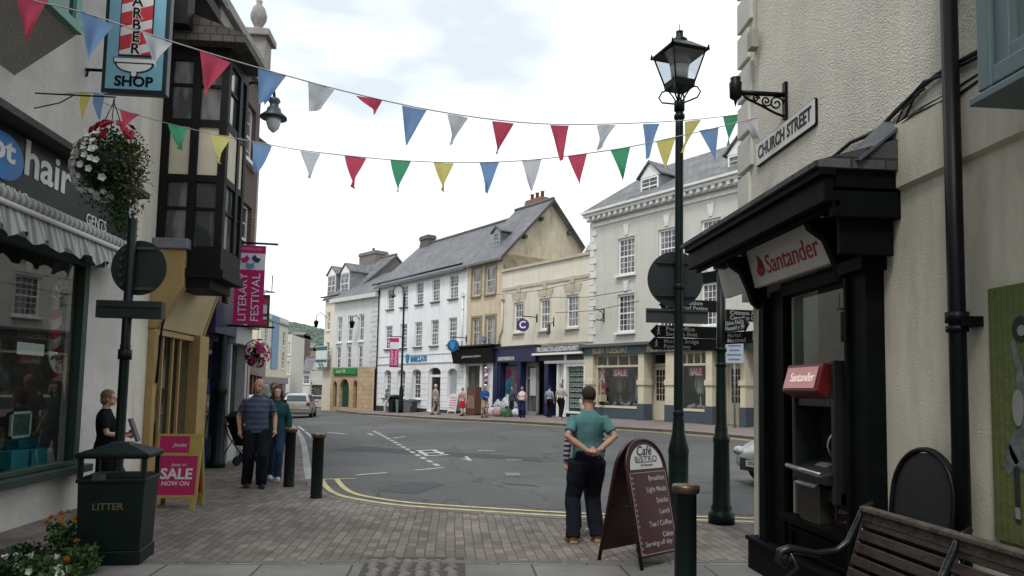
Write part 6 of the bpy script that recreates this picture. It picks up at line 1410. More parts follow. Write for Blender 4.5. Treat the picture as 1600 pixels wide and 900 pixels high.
# ---- sign post behind the bin (disc seen from behind)
sp = atY(187, 690, 8.3); SPN = lab3('sign_post', (sp.x, 8.3, 0), 0, 'dark pole behind the litter bin carrying round and rectangular sign backs', 'signpost')
m = MB(); m.lathe([(.13, 0), (.11, .2), (.085, .6), (.075, .75), (.05, .8), (.05, 2.05), (.055, 2.1), (.048, 2.12), (.048, 3.50), (.0, 3.51)], n=14); m.tube([(0, 0, 1.95), (0, 0, 2.06)], .07, 12); m.build('pole', PG_, SPN)
zc0 = atY(213, 417, 8.3)
m = MB(); m.disc((zc0.x-sp.x, -.07, zc0.z), .305, (.06, 1, 0), .012, 40); m.xf(Matrix.Translation((0, .14, 0))); dsk = m.build('sign_disc', M('disc_back', (.018, .026, .026), .5, .25, 5), SPN)
m = MB(); m.box(-.02, .24, .035, .06, zc0.z+.2, zc0.z+.23); m.box(-.02, .24, .035, .06, zc0.z-.25, zc0.z-.22)
for k in range(5): m.disc((-.10-.02*(k in (1, 2, 3)), .05, zc0.z+.19-k*.095), .02, (0, 1, 0), .014, 10)
m.build('clamp', M('disc_trim', (.05, .065, .055), .5), dsk)
rc = atY(204, 484, 8.3); m = MB(); m.box(rc.x-sp.x-.345, rc.x-sp.x+.345, -.05, .01+.05, rc.z-.095, rc.z+.095); m.box(rc.x-sp.x-.33, rc.x-sp.x+.33, -.065, -.05, rc.z+.02, rc.z+.05); m.build('sign_plate', M('disc_back', (.018, .026, .026)), SPN, bevel=.004)
# ---- street lamp with banner on the left pavement
B1 = lab3('street_lamp', (-4.76, 15.62, 0), 0, 'green swan-neck street lamp on the left pavement carrying a pink festival banner', 'street lamp')
m = MB(); m.lathe([(.17, 0), (.17, .12), (.13, .18), (.12, 1.0), (.11, 1.45), (.15, 1.55), (.14, 1.62), (.08, 1.75), (.07, 2.2), (.065, 3), (.055, 6), (.05, 7.6)], n=14)
arm = [(0, 0, 7.5), (.02, 0, 7.75), (.12, 0, 7.98), (.32, 0, 8.12), (.52, 0, 8.14), (.70, 0, 8.08), (.80, 0, 7.95), (.82, 0, 7.80)]
m.tube(arm, .032, 8); m.tube([(0, 0, 7.1), (.15, 0, 7.6), (.12, 0, 7.95)], .015, 6); m.build('pole', PG_, B1)
LG_ = M('lamp_green', (.025, .045, .05), .4, .2)
m = MB(); m.lathe([(.05, 7.58), (.10, 7.56), (.13, 7.50), (.09, 7.44), (.10, 7.36), (.14, 7.34), (.16, 7.26), (.275, 7.16), (.28, 7.12), (.22, 7.11)], (.82, 0, .24), 22); m.build('lamp_shade', LG_, B1)
m = MB(); m.lathe([(.16, 7.13), (.15, 7.02), (.11, 6.90), (.03, 6.82), (0, 6.81)], (.82, 0, .24), 18); m.build('lamp_globe', M('globe', (.62, .64, .64), .15, .03), B1)
m = MB(); 
zA = atY(390, 379, 15.62).z; zB = atY(390, 507, 15.62).z
for z in (zA, zB-.03): m.tube([(0, 0, z), (1.03, 0, z-.02)], .022, 8)
m.build('banner_arm', PG_, B1)
ban = lab3('banner', (atY(390, 440, 15.62).x, 15.62, zB), .06, 'pink LITERARY FESTIVAL banner with a folded star logo hanging from the left street lamp', 'banner')
PK = cloth('banner_pink', (.50, .025, .17), .12); PWc = cloth('banner_white', (.66, .66, .70), .12)
bw, bh = .60, zA-zB-.06
def clothsheet(w, z0, z1, y=0, nx=8, nz=16, amp=.012, ph=0, skew=0):
    m = MB(); V = []
    for j in range(nz+1):
        for i in range(nx+1):
            x = -w/2+w*i/nx; z = z0+(z1-z0)*j/nz; V.append((x+skew*(z), y+amp*math.sin(x*7+z*3+ph)+amp*.6*math.sin(z*9+ph), z))
    return m.add(V, [(j*(nx+1)+i, j*(nx+1)+i+1, (j+1)*(nx+1)+i+1, (j+1)*(nx+1)+i) for j in range(nz) for i in range(nx)], True)
clothsheet(bw, .0, bh*.69).build('cloth', PK, ban, fix=False); o_ = clothsheet(bw, bh*.69, bh*.90); o_.build('logo_panel', PWc, ban, fix=False); clothsheet(bw, bh*.90, bh).build('top_band', PK, ban, fix=False)
WB2 = M('banner_letter', (.72, .70, .72), .7)
text('LITERARY', .235, WB2, ban, (-.115, -.03, bh*.34), rot=(PI/2, -PI/2, 0), width=bh*.60, depth=.001)
text('FESTIVAL', .235, WB2, ban, (.14, -.03, bh*.34), rot=(PI/2, -PI/2, 0), width=bh*.60, depth=.001)
text('MONMOUTH', .085, M('banner_letter2', (.62, .35, .45), .7), ban, (0, -.03, bh*.95), rot=(PI/2, 0, 0), width=.42, depth=.001)
cz = bh*.795; s = .085
for (cx, cz_, rot_, mm) in ((-.11, cz+.05, .5, PK), (.12, cz+.06, -.6, M('logo_navy', (.02, .03, .16), .7)), (0, cz-.08, 0, M('logo_blue', (.08, .28, .48), .7))):
    m = MB(); pts = [(-s, -s*.55), (0, -s*.9), (s, -s*.55), (s*.9, s*.6), (0, s*.3), (-s*.9, s*.6)]
    m.prism([(cx+x*math.cos(rot_)-z*math.sin(rot_), -.03, cz_+x*math.sin(rot_)+z*math.cos(rot_)) for x, z in pts], (0, .004, 0)); m.build('logo_leaf', mm, ban)
# ---- far lamp with banner
def infront(px, off):
    q = row.W(row.u(px, v=-off, py=640), -off, 0); q.z = zg(q.x, q.y)+.04; return q
g = infront(626, 1.4); g.z -= .04; B2 = lab3('street_lamp', (g.x, g.y, g.z+.04), 0, 'slim green street lamp with small pink banner outside the white bank', 'street lamp')
zt_ = atY(626, 460, g.y).z-g.z
m = MB(); m.lathe([(.16, 0), (.15, .5), (.12, 1.5), (.07, 1.7), (.06, zt_-.2), (.05, zt_)], n=10)
m.tube([(0, 0, zt_-.1), (-.05, 0, zt_+.3), (-.3, 0, zt_+.55), (-.6, 0, zt_+.45), (-.7, 0, zt_+.1)], .035, 6); m.build('pole', PG_, B2)
m = MB(); m.lathe([(.04, .10), (.08, .03), (.07, -.03), (.21, -.16), (.2, -.18), (.10, -.18), (.08, -.28), (0, -.32)], (-.7, 0, zt_), 14); m.build('lamp_shade', LG_, B2)
zA = atY(617, 527, g.y).z; zB = atY(617, 574, g.y).z; x0 = atY(609, 550, g.y).x-g.x
m = MB(); m.tube([(0, 0, zA-g.z), (x0, 0, zA-g.z)], .03); m.tube([(0, 0, zB-g.z), (x0, 0, zB-g.z)], .03); m.build('banner_arm', PG_, B2)
b2 = lab3('banner', (atY(616, 550, g.y).x, g.y, zB), 0, 'small far pink festival banner on the lamp outside the white bank', 'banner'); bh = zA-zB-.05; bw2 = .56
clothsheet(bw2, .05, bh*.62, nz=6, nx=4).build('cloth', PK, b2, fix=False); clothsheet(bw2, bh*.62, bh*.86, nz=3, nx=4).build('logo_panel', PWc, b2, fix=False); clothsheet(bw2, bh*.86, bh, nz=2, nx=4).build('top_band', PK, b2, fix=False)
text('LITERARY', .22, WB2, b2, (-.12, -.03, bh*.33), rot=(PI/2, -PI/2, 0), width=bh*.5, depth=.001); text('FESTIVAL', .22, WB2, b2, (.13, -.03, bh*.33), rot=(PI/2, -PI/2, 0), width=bh*.5, depth=.001)
# ---- hanging pub sign
p0 = atY(412, 485, 21.0); ps = lab3('hanging_sign', (p0.x, 21.0, p0.z), 0, 'dark hanging picture sign with red and white shapes behind the pink banner', 'hanging sign')
m = MB(); m.box(-.16, .16, -.03, .03, -.46, .44); m.build('board', M('pub_dark', (.03, .025, .02), .5, .5, 8), ps, bevel=.01)
m = MB(); m.box(-.03, .10, -.045, -.031, -.1, .16); m.box(-.06, .10, -.045, -.031, -.26, -.18); m.build('picture', M('pub_white', (.5, .5, .5), .6, .4, 12), ps); m = MB(); m.box(.02, .12, -.045, -.031, .18, .32); m.box(.02, .12, -.045, -.031, -.40, -.30); m.build('picture', M('pub_red', (.4, .03, .05), .6), ps)
m = MB(); m.tube([(-1.0, 0, .52), (.28, 0, .52)], .02); m.tube([(-.5, 0, .75), (-.1, 0, .6), (.2, 0, .52)], .014); m.tube([(.2, 0, .5), (.2, 0, 1.0)], .014); m.tube([(0, 0, .43), (0, 0, .52)], .01); m.build('bracket', BLK, ps)
# ---- foliage helpers
def leafcloud(mb, c, r, n, s, flat=.4, shell_=.55, drop=0):
    c = Vector(c)
    for _ in range(n):
        d = Vector((random.gauss(0, 1), random.gauss(0, 1), random.gauss(0, 1))).normalized(); k = shell_+(1-shell_)*random.random()
        k *= random.uniform(.75, 1.08); p = c+Vector((d.x*r[0], d.y*r[1], d.z*r[2]))*k
        if drop and d.z < 0: p.z -= random.random()**2*drop
        a = Vector((random.gauss(0, 1), random.gauss(0, 1), random.gauss(0, 1))).normalized(); a = (a+d*.5).normalized(); b = a.cross(Vector((random.random()-.5, random.random()-.5, random.random()))).normalized()
        w = s*random.uniform(.6, 1.2); q = a.cross(b)
        mb.add([p, p+b*w*.35+a*w*.5+q*w*.1, p+a*w, p-b*w*.35+a*w*.5+q*w*.1], [(0, 1, 2, 3)])
    return mb
LEAF = M('leaf_green', (.055, .115, .028), .6, .55, 9, coord='obj', spec=.3); LEAF2 = M('leaf_dark', (.030, .070, .022), .6, .5, 9, coord='obj', spec=.3)
def flowermesh(r, col, name, petals=5, double=False, cup=.3):
    m = MB()
    for lay in range(3 if double else 1):
        rr = r*(1-.28*lay)
        for k in range(petals):
            a = 2*PI*(k+.5*lay)/petals; u = Vector((math.cos(a), math.sin(a), 0)); v = Vector((-u.y, u.x, 0))
            m.add([Vector((0, 0, .01*lay)), u*rr*.6+v*rr*.42+Vector((0, 0, cup*rr*.5+.012*lay)), u*rr+Vector((0, 0, cup*rr+.012*lay)), u*rr*.6-v*rr*.42+Vector((0, 0, cup*rr*.5+.012*lay))], [(0, 1, 2, 3)])
    return m.mesh(name, col, fix=False)
def trumpet(r, col, name):
    m = MB(); n = 15; ring = [Vector((r*(1+.12*math.cos(5*2*PI*k/n))*math.cos(2*PI*k/n), r*(1+.12*math.cos(5*2*PI*k/n))*math.sin(2*PI*k/n), .010+.006*math.sin(k*2.3))) for k in range(n)]
    m.add([Vector((0, 0, -.012))]+ring, [(0, 1+k, 1+(k+1) % n) for k in range(n)]); m.add([Vector((0, 0, -.04))]+[p*.98-Vector((0, 0, .002)) for p in ring], [(0, 1+(k+1) % n, 1+k) for k in range(n)])
    return m.mesh(name, col, fix=False)
def scatter_flowers(parent, me, pts):
    for p, nrm in pts:
        o = bpy.data.objects.new('flower', me); COL.objects.link(o); o.parent = parent; o.location = p; o.rotation_euler = Vector(nrm).to_track_quat('Z', 'Y').to_euler(); s = random.uniform(.8, 1.2); o.scale = (s, s, s)
def shellpts(c, r, n, test=lambda d: True, k=1.05):
    out = []
    while len(out) < n:
        d = Vector((random.gauss(0, 1), random.gauss(0, 1), random.gauss(0, 1))).normalized()
        if test(d): out.append((Vector(c)+Vector((d.x*r[0], d.y*r[1], d.z*r[2]))*k, d+Vector((0, 0, .2))))
    return out
# hanging basket by the salon
hc = atY(172, 254, 8.7); hb = lab3('hanging_basket', (hc.x, 8.7, hc.z), 0, 'large hanging basket of white petunias and red flowers beside the salon fascia', 'hanging basket')
m = MB(); leafcloud(m, (0, 0, .0), (.36, .34, .42), 2600, .05, shell_=.35); leafcloud(m, (.14, 0, -.22), (.26, .26, .45), 1500, .045, shell_=.2, drop=.35); leafcloud(m, (-.1, -.05, -.3), (.22, .2, .3), 700, .045, shell_=.2)
m.build('foliage', LEAF2, hb, fix=False)
m = MB(); leafcloud(m, (.22, 0, .0), (.24, .28, .42), 1100, .04, shell_=.5, drop=.3); m.build('foliage', M('leaf_olive', (.11, .11, .035), .6, .5, 9, coord='obj'), hb, fix=False)
m = MB()
for k in range(6):
    x = .15+random.uniform(-.06, .12); z = -.5; P = [Vector((x, random.uniform(-.1, .1), z))]
    for j in range(8): P.append(P[-1]+Vector((random.uniform(-.02, .03), random.uniform(-.02, .02), -.06)))
    m.tube(P[:5+random.randint(0, 4)], .003, 4)
    for q in P[:6]: leafcloud(m, q, (.05, .05, .05), 14, .035)
m.build('trailing_stem', LEAF, hb, fix=False)
m = MB(); m.lathe([(.0, -.25), (.14, -.22), (.24, -.08), (.27, .04), (.25, .05), (.0, .03)], n=16); m.build('bowl', M('basket_dark', (.02, .02, .015), .8), hb)
m = MB()
for k in range(3): a = 2*PI*k/3; m.tube([(.26*math.cos(a), .26*math.sin(a), .04), (0, 0, .72)], .006, 5)
m.tube([(0, 0, .70), (0, 0, .76)], .01); m.tube([(-.88, 0, .78), (.02, 0, .78)], .009, 6); m.tube([(-.88, 0, .6), (-.6, 0, .68), (-.45, 0, .78)], .007, 6); m.build('chain', BLK, hb)
scatter_flowers(hb, trumpet(.040, M('petal_white', (.66, .66, .60), .6, .05), 'flower'), shellpts((-.05, -.02, -.06), (.33, .33, .42), 68, lambda d: d.y < .3 and d.x < .4 and d.z < .75))
scatter_flowers(hb, flowermesh(.055, M('petal_red', (.42, .012, .04), .6, .2), 'flower', 6, True), shellpts((.04, 0, .30), (.24, .2, .16), 26, lambda d: d.y < .4 and d.z > -.3))
# magenta basket further down
hc = atY(402, 552, 16.6); hb2 = lab3('hanging_basket', (hc.x, 16.6, hc.z), 0, 'magenta petunia basket hanging under the pink banner on the left', 'hanging basket')
m = MB(); leafcloud(m, (0, 0, 0), (.27, .27, .30), 700, .06, shell_=.2); m.build('foliage', LEAF2, hb2, fix=False)
m = MB(); m.tube([(-.6, 0, .62), (.05, 0, .62)], .015); m.tube([(0, 0, .2), (0, 0, .62)], .006); m.build('bracket', BLK, hb2)
scatter_flowers(hb2, flowermesh(.060, M('petal_magenta', (.35, .012, .11), .6, .2), 'flower'), shellpts((0, 0, 0), (.27, .27, .30), 75, lambda d: d.y < .4, 1.0))
scatter_flowers(hb2, flowermesh(.05, M('petal_pale', (.6, .45, .5), .6, .1), 'flower'), shellpts((0, 0, 0), (.28, .28, .30), 14, lambda d: d.y < .3, 1.05))
# marigold bed at lower left, plants one can tell apart
def plant(px, py, h, r, n, lab, fl, cat='plant', nf=8, dark=False):
    g_ = G(px, py); o = lab3('flowering_plant', (g_.x, g_.y, 0), random.random()*3, lab, cat, 'plants in the small bed by the salon wall')
    m = MB(); leafcloud(m, (0, 0, h*.5), (r, r, h*.55), n, .055, shell_=.15)
    for k in range(14): a = random.random()*6.28; m.tube([(0, 0, 0), (r*.4*math.cos(a), r*.4*math.sin(a), h*.5), (r*.7*math.cos(a), r*.7*math.sin(a), h*.9)], .004, 4)
    m.build('foliage', LEAF2 if dark else LEAF, o, fix=False)
    if fl: scatter_flowers(o, fl, shellpts((0, 0, h*.6), (r*.9, r*.9, h*.5), nf, lambda d: d.z > .1 or d.y < -.3))
    return o
OR = flowermesh(.036, M('petal_orange', (.62, .20, .01), .6, .25), 'flower', 9, True, .15); WF = trumpet(.030, M('petal_white', (.66, .66, .60)), 'flower')
plant(98, 880, .42, .20, 420, 'tallest marigold plant with orange blooms nearest the litter bin', OR, nf=12)
plant(128, 897, .26, .18, 420, 'low leafy marigold plant against the foot of the litter bin', OR, nf=3)
plant(62, 915, .24, .20, 420, 'low plant with white petunias in front of the tall marigold', WF, nf=9)
plant(15, 915, .22, .2, 420, 'low green plant with few pale flowers at the left end of the bed', WF, nf=4, dark=True)
plant(40, 880, .18, .18, 320, 'dark leafy plant behind the white petunias by the salon wall', None, dark=True)
plant(100, 925, .18, .18, 350, 'small leafy plant at the front edge of the flower bed', WF, nf=3)
m = MB(); c0 = G(60, 905); m.box(-5.0, c0.x+.22, 5.9, 7.72, .0, .05); tag(m.build('flower_bed', M('soil', (.03, .022, .016), .95, .4, 12, coord='obj', bump=.6, bscale=30)), kind='structure')
# ---- pink SALE board
g = G(275, 793); sb = lab3('pavement_sign', (g.x+.0, g.y+.05, 0), .03, 'yellow-framed pink SALE NOW ON folding board on the left pavement', 'pavement sign')
YW = M('board_yellow', (.46, .34, .09), .5, .2, 5); PKB = M('board_pink', (.50, .015, .12), .5, .06)
for sgn, nm in ((-1, 'front_panel'), (1, 'rear_panel')):
    rot = sgn*.19; rt = Matrix.Translation((0, 0, 1.0)) @ Matrix.Rotation(rot, 4, 'X')
    m = MB(); m.box(-.30, -.265, -.015, .015, -.87, 0); m.box(.265, .30, -.015, .015, -.87, 0); m.box(-.265, .265, -.015, .015, -.87, -.83); m.box(-.265, .265, -.015, .015, -.30, -.26); m.box(-.265, .265, -.015, .015, -.03, 0); m.box(.13, .265, -.014, .014, -.26, -.03)
    for sx in (-1, 1): m.box(sx*.25-.035, sx*.25+.035, -.018, .018, -1.02, -.87)
    m.xf(rt); f_ = m.build(nm, YW, sb, bevel=.003)
    m = MB(); m.box(-.265, .265, -.01, .01, -.83, -.30); m.box(-.265, .13, -.01, .01, -.26, -.03); m.xf(rt); pn_ = m.build('pink_panel', PKB, f_)
    if sgn < 0:
        def T_(b, size, x, z, **k):
            v = rt @ Vector((x, -.0125, z)); text(b, size, WHL, pn_, v, rot=(PI/2+rot, 0, 0), depth=.001, **k)
        T_('SALE', .20, 0, -.55, bold=.03, width=.42); T_('NOW ON', .085, 0, -.675, bold=.02, width=.36); T_('Jump in!', .06, .02, -.42, shear=.3); T_('Joules', .075, .0, -.15, shear=.5)
# ---- cafe A-board
fa_, fb_ = Vector((1.90, 7.15, 0)), Vector((2.385, 7.52, 0)); ra_, rb_ = Vector((1.50, 7.50, 0)), Vector((1.985, 7.87, 0))
cen = (fa_+fb_+ra_+rb_)/4; ax = (fb_-fa_).normalized(); rz = math.atan2(ax.y, ax.x)
cf = lab3('cafe_board', (cen.x, cen.y, 0), rz, 'maroon arched cafe bistro A-board listing breakfast and lunch beside the man in teal', 'pavement sign')
MR = M('maroon_board', (.035, .008, .010), .4, .2, 4); hw = .31; spread = ((fa_-ra_).length)/2*.95; Ht = 1.20; lean = math.atan2(spread, Ht)
for sgn, nm in ((-1, 'front_leaf'), (1, 'rear_leaf')):
    rt = Matrix.Translation((0, sgn*.02, Ht)) @ Matrix.Rotation(sgn*lean, 4, 'X')
    Lz = math.hypot(spread, Ht); arc = [(-hw, -Lz+.0), (-hw, -.27)]+[(-hw*math.cos(t), -.27+.29*math.sin(t)) for t in [PI*k/20 for k in range(1, 20)]]+[(hw, -.27), (hw, -Lz+.0)]
    m = MB(); m.tube([(x, 0, z) for x, z in arc], .019, 8); m.box(-hw, hw, -.012, .012, -.30, -.275); m.xf(rt); f_ = m.build(nm, MR, cf)
    m = MB(); m.prism([(-hw+.005, -.006, -Lz+.10), (hw-.005, -.006, -Lz+.10)]+[(x*.97, -.006, -.27+(z+.27)*.97) for x, z in arc[1:-1]][::-1], (0, .012, 0)); m.xf(rt); m.build('panel', MR, f_)
    if sgn < 0:
        rot_ = PI/2+sgn*lean
        m = MB(); m.prism([(x*.84, -.013, -.275+(z+.27)*.84) for x, z in arc[1:-1]], (0, .006, 0)); m.xf(rt); wp = m.build('arched_plate', M('cafe_white', (.60, .60, .60), .5, .05), f_)
        m = MB(); m.box(-.29, .29, -.011, -.0065, -Lz+.13, -.31); m.xf(rt); mp_ = m.build('menu_panel', M('menu_brown', (.065, .022, .022), .45, .15), f_)
        m = MB(); 
        for a in ((-.292, -.285, -Lz+.125, -.305), (.285, .292, -Lz+.125, -.305)): m.box(a[0], a[1], -.0125, -.0115, a[2], a[3])
        m.box(-.285, .285, -.0125, -.0115, -Lz+.125, -Lz+.132); m.box(-.285, .285, -.0125, -.0115, -.312, -.305); m.xf(rt); m.build('border', M('border_pale', (.35, .32, .30), .5), mp_)
        def T2(b, size, x, z, mt, **k):
            v = rt @ Vector((x, k.pop('y', -.0135), z)); text(b, size, mt, k.pop('par', mp_), v, rot=(rot_, 0, k.pop('rz', 0)), depth=.001, **k)
        T2('Café', .135, -.02, -.095, BLK, shear=.25, par=wp, y=-.016); T2('BISTRO', .075, 0, -.175, M('ink_grey', (.15, .15, .15), .6), par=wp, y=-.016, width=.36); T2('At Monmouth', .035, 0, -.235, M('ink_grey', (.15, .15, .15)), par=wp, y=-.016)
        m = MB(); m.box(-.17, .17, -.016, -.0135, -.208, -.204); m.xf(rt); m.build('rule', BLK, wp)
        LT = M('menu_letter', (.42, .40, .37), .6)
        for k, t in enumerate(('Breakfast', 'Light Meals', 'Snacks', 'Lunch', 'Tea / Coffee', 'Cakes')): T2(t, .072, .26, -.375-.112*k, LT, align='RIGHT', bold=.01)
        T2('Serving all day', .07, .0, -Lz+.22, LT, width=.44, shear=.2)
        for k, ch in enumerate('HOMECOOKED FOOD'): 
            if ch != ' ': T2(ch, .036, -.265, -.36-.052*k, LT)
m = MB(); m.tube([(-hw, spread*.5, Ht*.48), (-hw, -spread*.5, Ht*.48)], .008, 6); m.build('stay', BLK, cf)
# ================================================================ BUNTING
CL = {'red': (.74, .11, .18), 'blue': (.27, .44, .74), 'white': (.80, .82, .87), 'green': (.11, .46, .26), 'yellow': (.86, .78, .26)}
def bunting(p0, p1, cordpix, flags, lab):
    """string in the vertical plane through ground points p0 and p1; flags listed as they hang"""
    a, b = Vector(p0), Vector(p1); d = (b-a).normalized(); n2 = Vector((-d.y, d.x))
    def hit(px, py):
        r = ray(px, py); t = a.dot(n2)/(r.x*n2.x+r.y*n2.y); q = r*t; return Vector((q.x, q.y, q.z+HC))
    o0 = hit(*cordpix[0]); root = lab3('bunting_string', o0, 0, lab, 'bunting', 'bunting strings across the street')
    P = [hit(*c)-o0 for c in cordpix]; cd_ = smooth_line3(P); MB().tube(cd_, .006, 5).build('cord', M('cord', (.35, .35, .34), .8), root)
    nn = Vector((n2.x, n2.y, 0))
    for col, l, r, tip in flags:
        A, B, T = hit(*l)-o0, hit(*r)-o0, hit(*tip[:2])-o0; K = 7; V = []
        amp = random.uniform(.02, .06); ph = random.random()*6
        for j in range(K+1):
            f = j/K
            for i in range(K+1):
                s = i/K; top_ = A*(1-s)+B*s
                trunc = tip[2] if len(tip) > 2 else 1.0
                p = top_*(1-f*trunc)+(T)*(f*trunc)
                V.append(p+nn*(amp*math.sin(s*4+f*3+ph)*(f+.15)+amp*.4*math.sin(s*9+ph*2)*f)+(B-A)*(.03*math.sin(f*3+ph)*f))
        m = MB(); m.add(V, [(j*(K+1)+i, j*(K+1)+i+1, (j+1)*(K+1)+i+1, (j+1)*(K+1)+i) for j in range(K) for i in range(K)], True)
        fo_ = m.build('pennant', cloth('pennant_'+col, CL[col], .75, .06), root, fix=False)
    return root
def smooth_line3(P, it=2):
    for _ in range(it):
        q = [P[0]]
        for a, b in zip(P[:-1], P[1:]): q += [a*.75+b*.25, a*.25+b*.75]
        P = q+[P[-1]]
    return P
R1 = [('red', (26, -4), (76, -2), (40, 64)), ('blue', (126, 17), (178, 38), (137, 95)), ('white', (222, 50), (269, 67), (242, 101)), ('red', (312, 79), (361, 97), (321, 147)),
      ('blue', (403, 106), (447, 119), (404, 175, .8)), ('white', (481, 128), (523, 140), (484, 195, .62)), ('red', (556, 149), (597, 157), (587, 178)), ('blue', (628, 165), (667, 172), (634, 227)), ('white', (699, 178), (732, 184), (706, 226)),
      ('red', (769, 189), (803, 193), (777, 241)), ('red', (859, 195.5), (889, 196), (876, 251)), ('white', (932, 196), (963, 195), (937, 233)), ('blue', (1004, 194), (1031, 193), (1011, 248)), ('yellow', (1070, 190), (1096, 187), (1067, 238)), ('green', (1130, 182), (1156, 179), (1138, 228)), ('red', (1184, 174), (1209, 172), (1190, 222))]
bunting((-4.0, 5.6), (3.0, 8.4), [(-40, -40), (26, -4), (126, 17), (222, 50), (312, 79), (403, 106), (556, 148), (699, 178), (830, 194), (932, 195), (1070, 189), (1156, 179), (1226, 168)], R1, 'upper bunting string, starting over the barber sign and fixed at the ornamental bracket')
R2 = [('red', (187, 172), (219, 179), (190, 201)), ('green', (262, 193), (292, 199), (281, 234)), ('yellow', (330, 209), (361, 213), (341, 255)), ('blue', (394, 221), (425, 228), (401, 271)), ('white', (469, 235.5), (501, 240), (483, 279)),
      ('red', (539, 243), (572, 247), (551, 294)), ('green', (610, 250), (642, 252), (621, 300)), ('yellow', (678, 254), (709, 255), (692, 300)), ('blue', (749, 254), (780, 254), (761, 302)), ('white', (815, 250), (846, 249), (831, 299)), ('red', (887, 244), (917, 240), (906, 289)),
      ('green', (954, 235), (985, 230), (973, 281)), ('yellow', (1025, 221), (1056, 214), (1040, 266)), ('blue', (1092, 204), (1123, 199), (1118, 250)), ('white', (1160, 189), (1186, 183), (1187, 222))]
bunting((-4.6, 10.2), (3.05, 7.3), [(150, 155), (187, 172), (262, 193), (330, 209), (394, 221), (469, 235), (539, 243), (610, 250), (700, 254.5), (780, 253.5), (846, 249), (917, 240), (985, 230), (1056, 214), (1123, 199), (1180, 185), (1226, 170)], R2, 'lower bunting string, hanging in the deepest curve from the flower basket bracket')
# little rag of yellow and blue pennants bunched on the salon wall
o0 = atX(140, 160, -4.6); rg = lab3('bunting_string', o0, 0, 'bunched yellow and blue bunting end hooked above the flower basket', 'bunting', 'bunting strings across the street')
for col, dx in (('yellow', -.06), ('blue', .10)):
    m = MB(); m.add([(dx-.06, 0, .12), (dx+.06, .03, .12), (dx+.05, -.02, -.02), (dx-.02+.05*(col == 'blue'), .01, -.24), (dx-.07, .01, .0)], [(0, 1, 2, 3, 4)]); m.build('pennant', cloth('pennant_'+col, CL[col], .45), rg, fix=False)
MB().tube([(-.4, 0, .08), (-.1, 0, .12), (.2, 0, .13)], .006).build('cord', M('cord', (.35, .35, .34)), rg)
# ================================================================ FAR PAVEMENT THINGS
def gz(px, py, up=.04): p = G(px, py); p.z = zg(p.x, p.y)+up; return p
p = infront(616.5, 1.2); b = lab3('litter_bin', p, row.rz, 'dark litter bin beside the far slim lamp post outside the white bank', 'litter bin')
m = MB(); frus(m, .28, .28, .30, .30, 0, .85); m.build('body', BG, b); m = MB(); frus(m, .32, .32, .2, .2, 1.0, 1.12); m.box(-.28, -.22, -.28, .28, .85, 1.0); m.box(.22, .28, -.28, .28, .85, 1.0); m.build('lid', BG, b)
p = infront(631, 1.0); b = lab3('planter_box', p, row.rz, 'pale grey square planter box beside the far lamp post', 'planter'); m = MB(); frus(m, .36, .36, .40, .40, 0, .72); m.box(-.42, .42, -.42, .42, .721, .80); m.build('body', M('grp_grey', (.17, .19, .20), .6, .2), b)
p = infront(643, .5); m = MB(); m.box(-.3, .3, -.25, .25, 0, .62); m.box(-.33, .33, -.28, .28, .621, .66); tag(m.build('utility_box', M('util', (.035, .04, .042), .6), None, p, (0, 0, row.rz), bevel=.02), 'low dark utility box against the white bank wall by the lamp', 'utility box')
def aboard(px, py, w, h, mat, lab, accent=None, rz=-.9):
    p = gz(px, py); b = lab3('pavement_sign', p, rz, lab, 'pavement sign')
    for s_ in (-1, 1):
        rt = Matrix.Translation((0, 0, h)) @ Matrix.Rotation(s_*.2, 4, 'X'); m = MB(); m.box(-w/2, w/2, -.02, .02, -h*.92, 0); m.box(-w/2, -w/2+.05, -.02, .02, -h*1.02, -h*.921); m.box(w/2-.05, w/2, -.02, .02, -h*1.02, -h*.921); m.xf(rt); o = m.build('panel', mat, b)
        if s_ < 0 and accent:
            for k in range(5): m = MB(); m.box(-w*.4, w*.4, -.026, -.021, -h*.2-k*h*.13-.05, -h*.2-k*h*.13); m.xf(rt); m.build('print_line', accent, o)
aboard(710, 647, .75, 1.15, M('aboard_white', (.60, .56, .57), .6), 'white folding board with pink print lines outside the white bank', M('aboard_pink', (.5, .08, .2), .6))
p = gz(740, 650); b = lab3('display_stand', p, row.rz, 'brown wooden display case outside the black-fascia barber', 'display stand')
m = MB(); m.box(-.42, .42, -.2, .2, .1, 1.5); m.box(-.36, .36, -.26, .26, 0, .1); m.build('case', M('case_brown', (.13, .06, .035), .6, .4, 3), b); MB().box(-.34, .34, -.22, -.201, .35, 1.05).build('picture', M('case_pic', (.30, .18, .13), .6, .8, 5), b)
# charity bags piled by the shop
bagm = [M('bag_clear', (.36, .39, .42), .25, .5, 9, coord='obj', bump=.8, bscale=14, spec=.6), M('bag_white', (.50, .50, .52), .35, .4, 9, coord='obj', bump=.8, bscale=14), M('bag_green', (.06, .13, .05), .35, .5, 9, coord='obj', bump=.6, bscale=12), M('bag_pink', (.42, .28, .28), .4, .4, 9, coord='obj', bump=.6, bscale=12)]
bags = [(769, 651, .26, .5, 1, 'small white bag, leftmost of the pile by the charity shop'), (778, 652, .26, .55, 3, 'pinkish bag second from the left in the charity shop pile'), (781, 649, .38, .95, 0, 'tall clear sack behind the pinkish bag outside the charity shop'), (791, 653, .29, .50, 2, 'green bag at the front of the pile under the tallest sacks'), (793, 650, .42, 1.05, 0, 'largest clear sack in the middle of the charity bag pile'), (801, 651, .34, .8, 0, 'clear sack right of the green bag in the pile'), (807, 652, .24, .45, 1, 'small white bag beside the woman in white at the right end of the pile'), (799, 648, .30, 1.0, 1, 'pale sack at the back of the pile touching the pink posters')]
